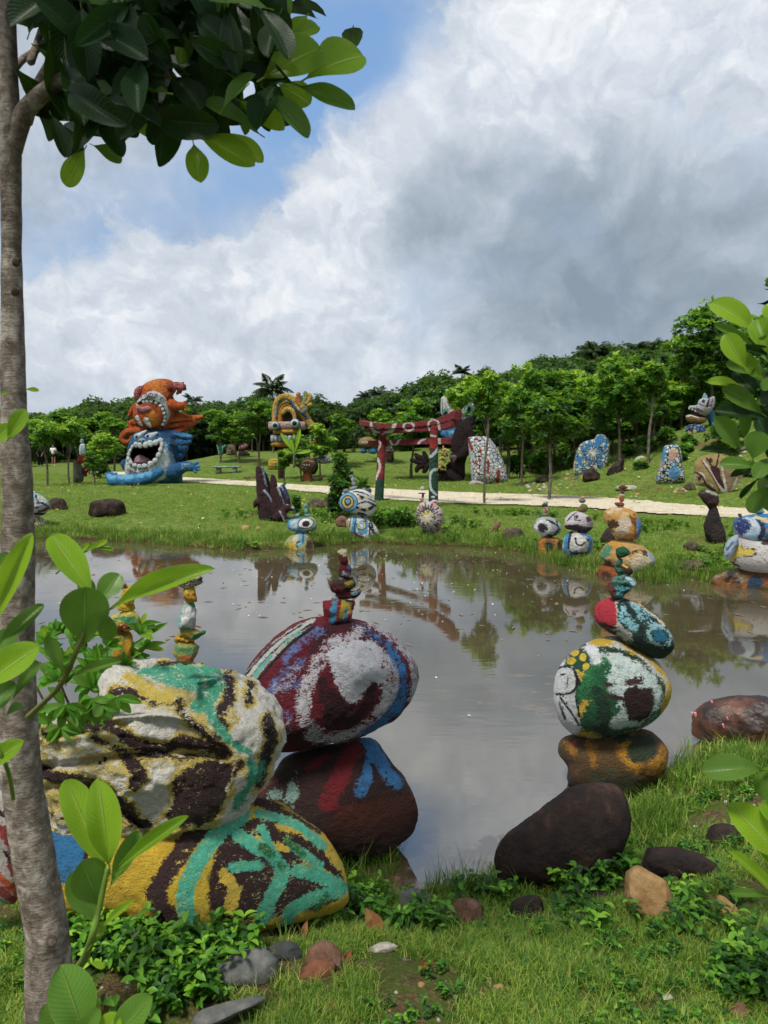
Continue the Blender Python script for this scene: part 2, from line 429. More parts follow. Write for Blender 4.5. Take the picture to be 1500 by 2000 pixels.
def painted(name, sol, parent, base, layers=(), rag=2.0, mat=None, **k):
    """layers: (colour, shapes, rag[, cap])"""
    L = list(layers)
    if mat is None:
        mat = paint_mat(sol.Y/F, base, [(l[0], l[2] if len(l) > 2 else rag) + tuple(l[3:4]) for l in L], **k)
    return mk(name, sol.V, sol.F, mat, parent, attrs=attrs_for(sol.px, L))

def tube(pts, rad, seg=10, cap=True, smooth_k=4, wob=0, seed=0, flat=1.0):
    """closed swept limb along world points with radii"""
    pts = np.asarray(pts, float); rad = np.asarray(rad, float)
    Q = smooth_pts(np.hstack([pts, rad[:, None]]), False, smooth_k); C = Q[:, :3]; Rr = Q[:, 3]
    T = np.gradient(C, axis=0); T /= np.linalg.norm(T, axis=1)[:, None] + 1e-12
    ref = np.array([0, 1.0, 0]) if abs(T[0][1]) < .9 else np.array([1.0, 0, 0])
    V = []; Fc = []
    def ring(c, t, r_, i):
        nonlocal ref
        a = np.cross(t, ref); a /= np.linalg.norm(a) + 1e-12; b = np.cross(a, t); ref = b
        for k in range(seg):
            an = 2*np.pi*k/seg
            V.append(c + (a*math.cos(an) + b*math.sin(an)*flat)*r_)
    rings = []
    if cap:
        for k_ in (0.1, .6):
            rings.append((C[0] - T[0]*Rr[0]*math.sqrt(max(0, 1-k_**2))*.9, T[0], Rr[0]*k_*1.0 + Rr[0]*.1))
    for i in range(len(C)): rings.append((C[i], T[i], Rr[i]))
    if cap:
        for k_ in (.6, 0.1):
            rings.append((C[-1] + T[-1]*Rr[-1]*math.sqrt(max(0, 1-k_**2))*.9, T[-1], Rr[-1]*k_ + Rr[-1]*.1))
    for i, (c, t_, r_) in enumerate(rings): ring(c, t_, r_, i)
    n = len(rings)
    for i in range(n-1):
        for k in range(seg):
            Fc.append((i*seg+k, i*seg+(k+1) % seg, (i+1)*seg+(k+1) % seg, (i+1)*seg+k))
    V.append(rings[0][0]); V.append(rings[-1][0]); 
    F3 = []
    for k in range(seg):
        F3.append((len(V)-2, (k+1) % seg, k)); F3.append((len(V)-1, (n-1)*seg+k, (n-1)*seg+(k+1) % seg))
    V = np.array(V)
    if wob:
        V = V + fbm(V*(1/wob/4) + seed, 3)[:, None]*wob*np.random.default_rng(seed).normal(size=3)*.6
    tri = []
    for f in Fc: tri += [(f[0], f[1], f[2]), (f[0], f[2], f[3])]
    return V, np.array(tri + F3)
def merge(parts):
    V = []; Fc = []; k = 0
    for v, f in parts: V.append(v); Fc.append(np.asarray(f) + k); k += len(v)
    return np.vstack(V), np.vstack(Fc)
def px_tube(pp, Y, rp, **k):
    """limb through photo points: pp [(px,py[,dY])], rp radii in px"""
    pts = [P(p_[0], p_[1], Y + (p_[2] if len(p_) > 2 else 0)) for p_ in pp]
    rad = [r_*Y/F for r_ in rp]
    return tube(pts, rad, **k)
def box(c, sx, sy, sz, rotz=0, bev=0.0):
    """bevelled box -> verts, tris; c = centre"""
    b = min(bev, sx*.4, sy*.4, sz*.4); V = []
    import itertools
    X, Yy, Z = sx/2, sy/2, sz/2
    if b <= 0:
        V = np.array([(x, y, z) for x in (-X, X) for y in (-Yy, Yy) for z in (-Z, Z)])
        Fq = [(0,1,3,2), (4,6,7,5), (0,4,5,1), (2,3,7,6), (0,2,6,4), (1,5,7,3)]
    else:
        prof = [(-X+b, -Yy), (X-b, -Yy), (X, -Yy+b), (X, Yy-b), (X-b, Yy), (-X+b, Yy), (-X, Yy-b), (-X, -Yy+b)]
        def sc(k, z): return [(x - math.copysign(k, x), y - math.copysign(k, y), z) for x, y in prof]
        rings = [sc(b, -Z), sc(0, -Z+b), sc(0, Z-b), sc(b, Z)]; V = np.array([p_ for r_ in rings for p_ in r_])
        Fq = [(i*8+k, i*8+(k+1) % 8, (i+1)*8+(k+1) % 8, (i+1)*8+k) for i in range(3) for k in range(8)]
        Ft = [(0, k+1, k) for k in range(1, 7)] + [(24, 24+k, 24+k+1) for k in range(1, 7)]
    c_, s_ = math.cos(rotz), math.sin(rotz)
    V = np.stack([V[:, 0]*c_ - V[:, 1]*s_, V[:, 0]*s_ + V[:, 1]*c_, V[:, 2]], 1) + np.asarray(c, float)
    T = []
    for f in Fq: T += [(f[0], f[1], f[2]), (f[0], f[2], f[3])]
    if b > 0: T += Ft
    return V, np.array(T)
# ------------------------------------------------------------------ terrain
WZ = -0.45
_pp = [(60, 1052), (200, 1055), (300, 1062), (400, 1070), (450, 1076), (560, 1072), (700, 1060), (850, 1066), (950, 1070), (1040, 1082), (1100, 1104), (1170, 1122), (1290, 1143), (1345, 1128), (1400, 1140), (1500, 1155)]
pond = [tuple(Pz(x, y, WZ)[:2]) for x, y in _pp]
pond = [(-30, pond[0][1] - 1.0), (-14, pond[0][1] + .2)] + pond + [(12, 10.2), (16, 9.0), (14, 6.2), (8, 5.0)]
pond += [tuple(Pz(x, y, WZ)[:2]) for x, y in [(1560, 1430), (1440, 1470), (1360, 1475), (1300, 1520), (1240, 1590), (1130, 1650), (1010, 1705), (930, 1738), (850, 1748), (780, 1748), (700, 1738), (600, 1700), (480, 1660)]]
pond += [(-1.2, 3.55), (-1.9, 3.6), (-3.5, 3.9), (-8, 4.2), (-30, 5.0)]
POND = np.array(pond)
_pu = [(-40, 905), (70, 905), (200, 915), (330, 931), (480, 940), (600, 948), (700, 953), (870, 961), (1000, 966), (1100, 968), (1200, 974), (1300, 983), (1400, 991), (1560, 1000)]
_pl = [(-40, 912), (70, 913), (200, 925), (330, 940), (480, 950), (600, 962), (700, 974), (800, 980), (880, 985), (1000, 988), (1100, 992), (1200, 999), (1350, 1009), (1560, 1020)]
PATH = np.array([Pz(x, y, .02)[:2] for x, y in _pu] + [Pz(x, y, .02)[:2] for x, y in reversed(_pl)])

def Hgt(xy):
    xy = np.atleast_2d(np.asarray(xy, float)); x, y = xy[:, 0], xy[:, 1]
    sd = -sd_poly(xy, POND)                      # >0 on land
    near = sstep(9, 6.5, y + np.maximum(0, x - 4) * .0)
    h_near = WZ + .05*sstep(0, .12, sd) + .30*sstep(0, 1.15, sd) + .10*sstep(.8, 2.2, sd)
    h_far = WZ + .12*sstep(0, .25, sd) + .33*sstep(0, 3.6, sd)
    land = h_near*near + h_far*(1-near)
    wat = WZ - .5*sstep(0, 1.6, -sd) - .02
    z = np.where(sd > 0, land, wat)
    q = np.stack([x, y, 0*x], 1)
    am = sstep(.1, 1.5, sd)
    z = z + am*(.035*fbm(q*.9, 3) * (1 + near*0) + .07*fbm(q*.22 + 5, 2)*sstep(9, 14, y))
    onpath = sstep(-1.2, .2, sd_poly(xy, PATH))
    z2 = z + 2.6*np.exp(-(((x-13.2)/4.7)**2 + ((y-28.5)/5.0)**2)) + .95*sstep(38, 50, y)*sstep(-17, -11, x) + .55*np.exp(-(((x+2.2)/5)**2 + ((y-44)/4)**2)) + .35*np.exp(-(((x-11)/2.5)**2 + ((y-20.6)/1.2)**2)) + .10*fbm(np.column_stack([x*.8, y*.8, 0*x]), 3)*sstep(22, 25, y)*sstep(5, 8, x)
    z = z*onpath*0 + np.where(onpath > 0, z2*(1-onpath) + .02*onpath, z2)
    hill = sstep(42, 105, y + .45*x)
    right = .20 + .80*sstep(-15, 32, x)
    z = z + 11.5*hill*right + 8*sstep(110, 260, y)
    return z
def H1(x, y): return float(Hgt([(x, y)])[0])
def G(px, py, tmax=400):
    """where the view ray through a photo pixel meets the terrain or the water"""
    d = ray(px, py); t0 = 1.0
    ts = np.concatenate([np.arange(1, 30, .05), np.arange(30, 120, .2), np.arange(120, tmax, 1.0)])
    Q = EYE + ts[:, None]*d; hz = np.maximum(Hgt(Q[:, :2]), WZ); w = np.where(Q[:, 2] <= hz)[0]
    if len(w) == 0: return EYE + d*tmax
    i = w[0]; return EYE + d*ts[max(i, 0)]
def axis_pts(segs):
    out = []
    for a, b, s in segs: out += list(np.arange(a, b, s))
    return np.array(out)
gx = axis_pts([(-260, -60, 10), (-60, -20, 1.6), (-20, -6, .4), (-6, -2.4, .16), (-2.4, 2.6, .05), (2.6, 6, .16), (6, 20, .4), (20, 60, 1.6), (60, 261, 10)])
gy = axis_pts([(-12, 0, 1), (0, 1.5, .15), (1.5, 5.2, .05), (5.2, 9, .2), (9, 36, .16), (36, 60, .6), (60, 130, 2.5), (130, 420, 12)])
GX, GY = np.meshgrid(gx, gy); XY = np.stack([GX.ravel(), GY.ravel()], 1)
Z = Hgt(XY); nx, ny = len(gx), len(gy)
I = np.arange(nx*ny).reshape(ny, nx)
FQ = np.stack([I[:-1, :-1].ravel(), I[:-1, 1:].ravel(), I[1:, 1:].ravel(), I[1:, :-1].ravel()], 1)
SDL = -sd_poly(XY, POND)
def ground_mat():
    m, t, b, out = new_mat('ground')
    g = t.node('ShaderNodeNewGeometry'); co = g.outputs['Position']
    n1 = t.noise(co, .9, 8, .65, .3); n2 = t.noise(co, 7, 8, .7); n3 = t.noise(co, 60, 5, .7)
    grass = t.cramp(n2, [(.3, lin('#3d5220')), (.5, lin('#5d7230')), (.7, lin('#7f8c46'))])
    dry = t.cramp(n3, [(.3, lin('#4a3f28')), (.6, lin('#6f6240')), (.75, lin('#8a8060'))])
    col = t.mix(t.ramp(n1, .53, .68), grass, dry)
    a = t.node('ShaderNodeAttribute', attribute_name='shore'); mud = t.cramp(n2, [(.3, lin('#2a2014')), (.7, lin('#57452c'))])
    sh = t.math('ADD', a.outputs['Fac'], t.math('MULTIPLY', t.math('SUBTRACT', n2, .5), .5))
    col = t.mix(t.ramp(sh, .02, .28, 1, 0), col, mud)
    nd = t.node('ShaderNodeAttribute', attribute_name='near')
    soil = t.cramp(n3, [(.3, lin('#3a2f20')), (.55, lin('#6b5a3e')), (.75, lin('#a09272'))])
    col = t.mix(t.math('MULTIPLY', nd.outputs['Fac'], t.ramp(n2, .38, .6)), col, soil)
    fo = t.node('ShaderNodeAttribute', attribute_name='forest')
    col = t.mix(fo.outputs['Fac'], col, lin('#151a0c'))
    t.put(b.inputs['Base Color'], col); b.inputs['Roughness'].default_value = .95; b.inputs['Specular IOR Level'].default_value = .1
    bump(t, b, t.math('ADD', n3, n2), .03)
    return m
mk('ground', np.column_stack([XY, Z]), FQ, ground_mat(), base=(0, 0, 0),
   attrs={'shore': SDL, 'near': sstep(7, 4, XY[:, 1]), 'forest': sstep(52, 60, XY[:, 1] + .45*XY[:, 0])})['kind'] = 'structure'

# path sheet
def grid_sheet(name, mask_fn, lift, mat, x0, x1, y0, y1, s, attrs_fn=None, zfn=None):
    xs = np.arange(x0, x1, s); ys = np.arange(y0, y1, s); A, B = np.meshgrid(xs, ys); q = np.stack([A.ravel(), B.ravel()], 1)
    f = mask_fn(q); I = np.arange(len(q)).reshape(len(ys), len(xs))
    FQ = np.stack([I[:-1, :-1].ravel(), I[:-1, 1:].ravel(), I[1:, 1:].ravel(), I[1:, :-1].ravel()], 1)
    FQ = FQ[(f[FQ] > 0).all(1)]; used = np.unique(FQ); mp = np.full(len(q), -1); mp[used] = np.arange(len(used))
    q = q[used]; z = (Hgt(q) if zfn is None else zfn(q)) + lift
    return mk(name, np.column_stack([q, z]), mp[FQ], mat, base=(0, 0, 0), attrs=attrs_fn(q) if attrs_fn else None)
def gravel_mat():
    m, t, b, out = new_mat('gravel'); g = t.node('ShaderNodeNewGeometry'); co = g.outputs['Position']
    n1 = t.noise(co, 1.2, 6, .6); n2 = t.noise(co, 14, 6, .75)
    col = t.cramp(n2, [(.32, lin('#988c76')), (.5, lin('#c0b59e')), (.68, lin('#dad1be'))])
    col = t.mix(t.math('MULTIPLY', t.ramp(n1, .5, .7), .6), col, lin('#8a8062'))
    t.put(b.inputs['Base Color'], col); b.inputs['Roughness'].default_value = .95; b.inputs['Specular IOR Level'].default_value = .15
    bump(t, b, n2, .03); return m
GRAVEL = gravel_mat()
def path_mask(q): return sd_poly(q, PATH) + .30*fbm(np.column_stack([q*1.1, q[:, 0]*0]), 4)
grid_sheet('gravel_path', path_mask, .035, GRAVEL, -26, 14, 15, 46, .14)['kind'] = 'structure'

# water
def water_mat():
    m, t, b, out = new_mat('pond_water'); g = t.node('ShaderNodeNewGeometry'); co = g.outputs['Position']
    n1 = t.noise(co, .7, 4, .6); n2 = t.noise(co, 3.2, 7, .65)
    col = t.cramp(n1, [(.3, lin('#3d3624')), (.7, lin('#524a36'))])
    a = t.node('ShaderNodeAttribute', attribute_name='shore')
    sc = t.math('ADD', a.outputs['Fac'], t.math('MULTIPLY', t.math('SUBTRACT', n2, .5), 1.9))
    scum = t.ramp(sc, -.30, -.08); nearw = t.node('ShaderNodeAttribute', attribute_name='near')
    scum = t.math('MULTIPLY', scum, nearw.outputs['Fac'])
    # patches of drifting scum
    p1 = t.noise(t.vec('ADD', co, (4.4, 2.2, 0)), .55, 3, .5); p2 = t.noise(t.vec('MULTIPLY', co, (1.0, 1.8, 1)), 3.4, 8, .72)
    pm = t.math('MULTIPLY', t.ramp(p1, .50, .66), t.ramp(p2, .56, .60))
    scum = t.math('MAXIMUM', t.math('MULTIPLY', scum, .8), t.math('MULTIPLY', pm, .75))
    col = t.mix(scum, col, lin('#5d4c38'))
    t.put(b.inputs['Base Color'], col)
    t.put(b.inputs['Roughness'], t.ramp(scum, 0, 1, .03, .35)); b.inputs['IOR'].default_value = 2.1; b.inputs['Specular IOR Level'].default_value = 1.0
    mp = t.node('ShaderNodeMapping'); mp.inputs['Scale'].default_value = (1.0, 2.6, 1); t.put(mp.inputs[0], co)
    h = t.math('ADD', t.noise(mp.outputs[0], 5.5, 3, .5), t.math('MULTIPLY', t.noise(mp.outputs[0], 1.1, 2, .5), 2.0))
    calm = t.noise(co, .25, 2, .5)
    nn = t.node('ShaderNodeBump'); t.put(nn.inputs['Strength'], t.ramp(calm, .42, .62, .04, .5)); nn.inputs['Distance'].default_value = .0018
    t.put(nn.inputs['Height'], h); t.put(b.inputs['Normal'], nn.outputs[0]); return m
w = grid_sheet('pond_water', lambda q: sd_poly(q, POND) + .45, 0, water_mat(), -30, 17, 2.6, 17.5, .12,
               attrs_fn=lambda q: {'shore': -sd_poly(q, POND), 'near': sstep(7, 5.5, q[:, 1])}, zfn=lambda q: np.full(len(q), WZ))
w['kind'] = 'structure'
# ------------------------------------------------------------------ painted stone stacks, near
def sculpture(name, label, cat, base, group=None): return thing(name, label, cat, base, group)
PAINTED = 'painted stone stacks around the pond'
YEL, CRE, BRN, TEA = '#e3c04a', '#e2dccb', '#3a1f20', '#3fae8e'

# 1. big cream, brown and yellow boulder stack on the near bank
b = G(380, 1838)
t1 = sculpture('stacked_stone_sculpture', 'huge stack with cream and brown splotched boulder over a yellow and teal boulder', 'sculpture', (P(380, 1700, 2.72)[0], 2.72, H1(P(380, 1700, 2.72)[0], 2.72)), PAINTED)
o = traced([(62,1700),(78,1640),(120,1596),(210,1572),(350,1550),(490,1557),(565,1590),(622,1632),(662,1682),(680,1730),(674,1768),(620,1790),(560,1806),(500,1822),(440,1836),(380,1846),(325,1835),(270,1815),(200,1795),(130,1785),(80,1755)], 2.72, D=.62, sub=7, e=2.3, rough=.07, fine=.012, seed=3, facets=6, sharp=.5)
painted('base_boulder', o, t1, '#d0ac34', [
    ('#d8b638', [('p', [(390,1570),(600,1590),(700,1700),(690,1790),(400,1860),(350,1800),(330,1700)])], 2.0),
    ('#3a2423', [('s', [(430,1612),(372,1640),(330,1700),(305,1738),(322,1780),(352,1826)], 19), ('s', [(440,1572),(495,1562),(560,1592),(620,1620)], 11), ('P', [(415,1690),(450,1610),(560,1600),(650,1670),(672,1745),(600,1778),(500,1795),(430,1800),(405,1750)])], 4.2),
    (YEL, [('s', [(434,1705),(458,1738),(448,1778)], 12), ('s', [(545,1612),(620,1640),(662,1690)], 8), ('s', [(505,1640),(560,1660)], 7), ('s', [(600,1680),(655,1715)], 6)], 3.2),
    ('#5cc3a2', [('s', [(472,1592),(424,1630),(382,1692),(362,1748),(370,1812)], 17), ('s', [(505,1588),(575,1610),(632,1652)], 9),
                 ('s', [(466,1632),(495,1652),(532,1672),(552,1706),(532,1748),(512,1795)], 14), ('s', [(455,1694),(505,1690)], 11), ('s', [(512,1618),(528,1655)], 9), ('s', [(574,1655),(625,1690)], 9),
                 ('s', [(582,1702),(632,1714),(668,1736),(618,1752),(574,1775),(560,1800)], 13)], 3.0),
    ('#257c4c', [('s', [(515,1655),(550,1690)], 9), ('s', [(560,1640),(590,1668)], 6), ('s', [(640,1745),(620,1775)], 6)], 3.5, 4),
    ('#2f6f9c', [('p', [(90,1620),(168,1640),(172,1700),(150,1730),(95,1720)])], 3.0),
    ('#e0c860', [('P', [(400,1600),(560,1590),(650,1660),(676,1740),(600,1790),(420,1820),(340,1790),(350,1690)])], 9.0, -9), ('#7cc6a4', [('P', [(440,1600),(560,1600),(650,1670),(672,1740),(560,1780),(480,1780)])], 9.0, -11),
    ('#1c1718', [('s', [(165,1640),(170,1690),(182,1760)], 5)], 3.0)], stain=.35, chips=.3, chipcol='#4a3a20')
o = traced([(-90,1640),(-30,1560),(25,1545),(52,1610),(45,1700),(30,1765),(-30,1745),(-80,1720)], 2.55, D=.7, sub=6, rough=.08, fine=.01, seed=5)
painted('side_stone', o, t1, '#b8b0a4', [('#8c3a34', [('s', [(-20,1610),(20,1640),(30,1700)], 12), ('s', [(0,1740),(30,1760)], 10)], 3.5), ('#b5502a', [('s', [(-10,1705),(35,1745)], 8)], 3), ('#1d1a1c', [('s', [(-20,1580),(30,1600)], 5), ('s', [(5,1660),(40,1700)], 4)], 3)], chips=.4)
UP = [(58,1448),(78,1428),(140,1408),(215,1388),(216,1352),(250,1316),(306,1290),(396,1285),(448,1300),(496,1333),(524,1383),(556,1411),(558,1436),(536,1477),(515,1521),(486,1559),(441,1596),(396,1626),(336,1648),(261,1655),(149,1660),(95,1650),(74,1583),(60,1507)]
o = traced(UP, 2.78, D=.74, sub=7, e=2.5, rough=.17, fine=.034, seed=9, facets=26, sharp=.88, nscale=2.0, smooth_outline=True,
           relief=[([('s', [(70,1500),(160,1490),(250,1475),(355,1470),(440,1480)], 14)], -.06, 16), ([('s', [(60,1545),(140,1540),(230,1580),(300,1640)], 12)], -.05, 16),
                   ([('s', [(225,1405),(300,1398),(370,1410),(430,1450)], 10)], .05, 12), ([('s', [(240,1440),(320,1455),(420,1470)], 12)], -.03, 14),
                   ([('p', [(380,1330),(435,1320),(430,1385),(385,1395)])], -.05, 18), ([('s', [(90,1452),(150,1440),(220,1440)], 12)], .02, 14), ([('P', [(360,1500),(450,1490),(470,1560),(400,1610),(330,1600)])], .02, 30)])
brn = [('P', [(345,1518),(408,1484),(455,1500),(440,1562),(403,1612),(328,1606),(338,1560)]),
       ('s', [(92,1432),(131,1426),(205,1415),(226,1430)], 10), ('s', [(228,1428),(262,1452),(317,1464),(355,1450),(411,1460),(440,1468)], 12), ('s', [(180,1440),(250,1470),(330,1478),(400,1476)], 5),
       ('s', [(353,1383),(375,1413),(415,1445)], 8), ('s', [(442,1322),(450,1357),(432,1388)], 11), ('s', [(490,1338),(485,1370)], 8), ('s', [(420,1402),(440,1421),(425,1438)], 9),
       ('s', [(522,1405),(530,1445),(514,1490),(505,1530)], 11), ('s', [(222,1354),(261,1350),(286,1362)], 9), ('s', [(296,1370),(351,1370)], 6), ('s', [(66,1495),(97,1514),(127,1521),(168,1529),(209,1546),(243,1574),(262,1604)], 13),
       ('s', [(250,1484),(272,1512),(262,1530)], 13), ('s', [(315,1298),(400,1292),(450,1308)], 6), ('s', [(62,1450),(64,1500)], 6), ('s', [(470,1490),(455,1512)], 8), ('s', [(90,1590),(130,1600)], 5)]
painted('boulder', o, t1, '#ece7da', [
    ('#cdb75e', [('s', [(70,1440),(150,1470),(300,1485),(420,1476)], 12), ('s', [(90,1560),(200,1600),(330,1640)], 30), ('s', [(285,1330),(340,1365),(440,1400)], 26), ('s', [(400,1470),(480,1500),(500,1540)], 18), ('s', [(160,1500),(280,1510)], 10), ('s', [(90,1480),(120,1560)], 10)], 7.0, 3),
    ('#dfc766', [(s[0], s[1], s[2]+7) if s[0] == 's' else ('P', [(335,1512),(408,1474),(466,1496),(450,1568),(408,1624),(318,1614),(326,1560)]) for s in brn], 4.0, 5),
    ('#35201f', brn, 4.6),
    ('#e3c85c', [('s', [(255,1320),(290,1352),(330,1362)], 12), ('s', [(330,1310),(420,1330)], 9)], 3.5, 6),
    ('#4db08c', [('P', [(262,1306),(330,1300),(420,1300),(438,1328),(432,1350),(412,1388),(372,1384),(384,1352),(330,1338),(290,1326)]), ('s', [(410,1395),(448,1443),(485,1468)], 8), ('s', [(490,1488),(494,1520),(463,1572)], 9), ('s', [(512,1490),(505,1525)], 5)], 4.0, 5),
    ('#e6e0cf', [('P', [(80,1420),(220,1360),(440,1300),(520,1400),(500,1560),(380,1640),(120,1650),(70,1540)])], 8.0, -10.5), ('#c9b25a', [('P', [(60,1440),(220,1400),(400,1440),(500,1500),(400,1640),(120,1650),(70,1540)])], 8.0, -11),
    ('#15110f', [('e', 280, 1609, 20, 9, 5), ('e', 330, 1590, 5, 3), ('e', 205, 1483, 4, 5), ('e', 195, 1490, 4, 4)], 2.0)], stain=.12, chips=.45, chipcol='#57482c', bumpk=1.6)
def finial(parent, Y, stones, seed=0, D=.85, sub=4):
    """pillar of small stones; stones = (outline or ellipse tuple, base, layers)"""
    fz = min(P(*( (s[0][1], s[0][2]) if s[0][0] == 'e' else s[0][0]), Y)[2] for s in stones)
    first = None
    for i, s in enumerate(stones):
        ol = ell(*s[0][1:]) if s[0][0] == 'e' else s[0]
        o = traced(ol, Y, D=D, sub=sub, e=2.6, rough=.26, fine=.06, seed=seed+i, facets=10, sharp=.8, nscale=2.4)
        painted('small_stone', o, parent, s[1], s[2] if len(s) > 2 else [], chips=.5, stain=.4, rag=2.5)
YC = 2.80
finial(t1, YC, [
    ([(337,1266),(345,1255),(372,1252),(388,1262),(389,1285),(380,1297),(358,1299),(343,1288)], '#a8a350', [('#4d9464', [('s', [(345,1265),(372,1275)], 6)], 4, 4), ('#b06a3c', [('s', [(350,1288),(385,1285)], 6)], 4, 4)]),
    ([(340,1246),(345,1240),(375,1244),(380,1256),(368,1264),(345,1262)], '#c9a01e', [('#4a2c18', [('s', [(342,1252),(378,1256)], 2)], 2)]),
    ([(348,1236),(352,1228),(375,1224),(390,1231),(402,1230),(398,1240),(380,1250),(365,1244)], '#b3a04c', [('#2f8d62', [('s', [(378,1246),(402,1232)], 4)], 2)]),
    ([(346,1222),(352,1195),(362,1172),(382,1172),(384,1200),(383,1225),(370,1235),(352,1232)], '#c9cfc8', [('#7db8b8', [('s', [(350,1195),(346,1225)], 6), ('s', [(365,1175),(384,1180)], 6)], 3), ('#e9e9e6', [('e', 370, 1205, 12, 22)], 4), ('#55a682', [('s', [(368,1176),(378,1180)], 5), ('s', [(356,1228),(376,1232)], 4)], 3)]),
    ([(357,1158),(364,1140),(378,1140),(383,1160),(384,1176),(362,1176)], '#cc9527', [('#e0c445', [('s', [(350,1150),(370,1155)], 6)], 3)]),
    ([(342,1142),(350,1130),(372,1125),(385,1123),(397,1129),(392,1138),(375,1146),(360,1150)], '#a99d88', [('#3c2a26', [('s', [(345,1138),(395,1130)], 4)], 5), ('#dccdb0', [('s', [(355,1130),(385,1126)], 3)], 3)])], seed=30)
finial(t1, 2.95, [
    ([(214,1300),(218,1240),(228,1228),(255,1230),(262,1260),(258,1318),(225,1325)], '#c99b24', [('#58a0a0', [('s', [(216,1235),(214,1290)], 5)], 3), ('#8c7a30', [('s', [(240,1240),(235,1300)], 6)], 4, 4)]),
    ([(212,1228),(222,1200),(262,1192),(274,1224),(245,1234)], '#cdbf55', [('#a8283c', [('s', [(214,1226),(270,1222)], 6)], 4.5), ('#5aa070', [('s', [(230,1208),(262,1210)], 5)], 4)]),
    ([(230,1192),(234,1180),(262,1178),(262,1190),(248,1196)], '#d0ae22'),
    ([(236,1180),(240,1150),(258,1146),(262,1180)], '#caa63a'),
    ([(232,1138),(238,1132),(246,1140),(248,1152),(240,1154),(235,1148)], '#c9b8a8', [('#8f2436', [('s', [(238,1142),(246,1150)], 3)], 4)])], seed=50)

# 2. dark red boulder stack in the water
Yr = 3.72
t2 = sculpture('stacked_stone_sculpture', 'crimson boulder with a white swirl stacked on a dark boulder in the water', 'sculpture', (P(655, 1600, Yr)[0], Yr, WZ), PAINTED)
o = traced([(478,1590),(500,1550),(530,1505),(560,1472),(640,1450),(710,1440),(738,1453),(764,1489),(790,1518),(808,1550),(817,1588),(808,1628),(775,1660),(700,1678),(600,1675),(520,1645)], Yr, D=.75, sub=7, e=2.4, rough=.08, fine=.012, facets=8, sharp=.5, seed=13)
painted('base_boulder', o, t2, '#3c2320', [
    ('#5a2a1c', [('P', [(640,1590),(770,1560),(820,1560),(820,1700),(640,1700)])], 6),
    ('#7c1f26', [('s', [(690,1465),(668,1510),(640,1570)], 17), ('s', [(640,1480),(600,1500)], 5)], 6, 6),
    ('#4385bb', [('s', [(722,1448),(738,1482),(765,1520)], 15), ('s', [(722,1495),(715,1525),(705,1550)], 11), ('s', [(746,1500),(775,1530)], 10)], 4.0, 5),
    ('#39201f', [('s', [(728,1495),(742,1530)], 4)], 3),
    ('#86a79c', [('e', 532, 1550, 14, 9), ('e', 570, 1548, 9, 22, 10), ('e', 548, 1580, 9, 6)], 5),
    ('#7e4034', [('s', [(500,1545),(530,1525)], 7)], 4)], stain=.7, chips=.3, wet=(-.30, -.12, '#2c160d', .9))
RB = [(476,1325),(510,1283),(547,1246),(590,1218),(640,1202),(684,1203),(718,1209),(760,1232),(792,1264),(815,1297),(818,1330),(807,1366),(786,1398),(752,1420),(710,1442),(661,1453),(606,1465),(556,1470),(500,1460),(470,1400)]
o = traced(RB, Yr+.02, D=.85, sub=7, e=2.35, rough=.06, fine=.014, facets=5, sharp=.4, seed=17, relief=[([('P', [(622,1277),(697,1245),(745,1270),(762,1310),(700,1368),(640,1330)])], .03, 60), ([('s', [(585,1240),(640,1236)], 2)], -.01, 3)])
painted('boulder', o, t2, '#6e1826', [
    ('#451820', [('s', [(610,1265),(650,1225),(720,1240),(780,1300),(790,1370)], 12), ('s', [(560,1430),(640,1450),(730,1430),(800,1360)], 16)], 6, 6),
    ('#6a7db3', [('s', [(555,1290),(585,1258),(620,1232)], 6), ('s', [(520,1362),(557,1322),(585,1296)], 9), ('s', [(525,1380),(565,1402)], 5), ('s', [(700,1228),(720,1238)], 6), ('s', [(540,1340),(600,1330)], 8)], 8.0, 1.5),
    ('#b9b3c2', [('s', [(545,1350),(580,1310)], 7), ('s', [(515,1372),(560,1408)], 6)], 8.5, 0),
    ('#d9d3d6', [('s', [(660,1255),(630,1285),(603,1330),(592,1375),(597,1414),(620,1436),(661,1440),(697,1426),(736,1396),(762,1357),(770,1316),(752,1285),(720,1260)], 12), ('s', [(650,1270),(700,1235)], 10)], 7.5, 4),
    ('#e3e1e6', [('P', [(635,1275),(660,1258),(700,1248),(732,1262),(746,1300),(760,1318),(745,1342),(722,1340),(700,1372),(677,1366),(658,1330),(645,1300)])], 6.0, 9),
    ('#3b1519', [('P', [(630,1352),(630,1385),(640,1416),(661,1426),(697,1418),(724,1384),(738,1338),(724,1338),(702,1378),(672,1374),(650,1345)]), ('s', [(632,1330),(628,1370)], 8)], 5.0),
    ('#3f86c4', [('s', [(757,1262),(780,1294),(790,1336),(778,1378),(745,1410),(715,1432)], 8), ('s', [(735,1240),(745,1255)], 4)], 5.0, 4),
    ('#cfc9cd', [('s', [(728,1219),(770,1245),(803,1284),(813,1326),(806,1364)], 7)], 6.0, 3),
    ('#c9cac2', [('P', [(470,1330),(500,1290),(548,1243),(600,1212),(612,1216),(560,1260),(500,1325),(486,1350)])], 2.0),
    ('#15201f', [('s', [(478,1335),(545,1262),(608,1219)], 1.6), ('s', [(476,1322),(530,1262),(590,1220)], 1.6), ('s', [(490,1345),(560,1265),(612,1225)], 2.2), ('s', [(510,1295),(520,1310)], 1.2), ('s', [(535,1270),(545,1282)], 1.2), ('s', [(560,1248),(568,1258)], 1.2)], 1.2),
    ('#6fb3a6', [('s', [(498,1318),(530,1282)], 4), ('s', [(560,1252),(585,1233)], 3)], 2.5)], stain=.35, chips=.45, chipcol='#2a1315', bumpk=1.2)
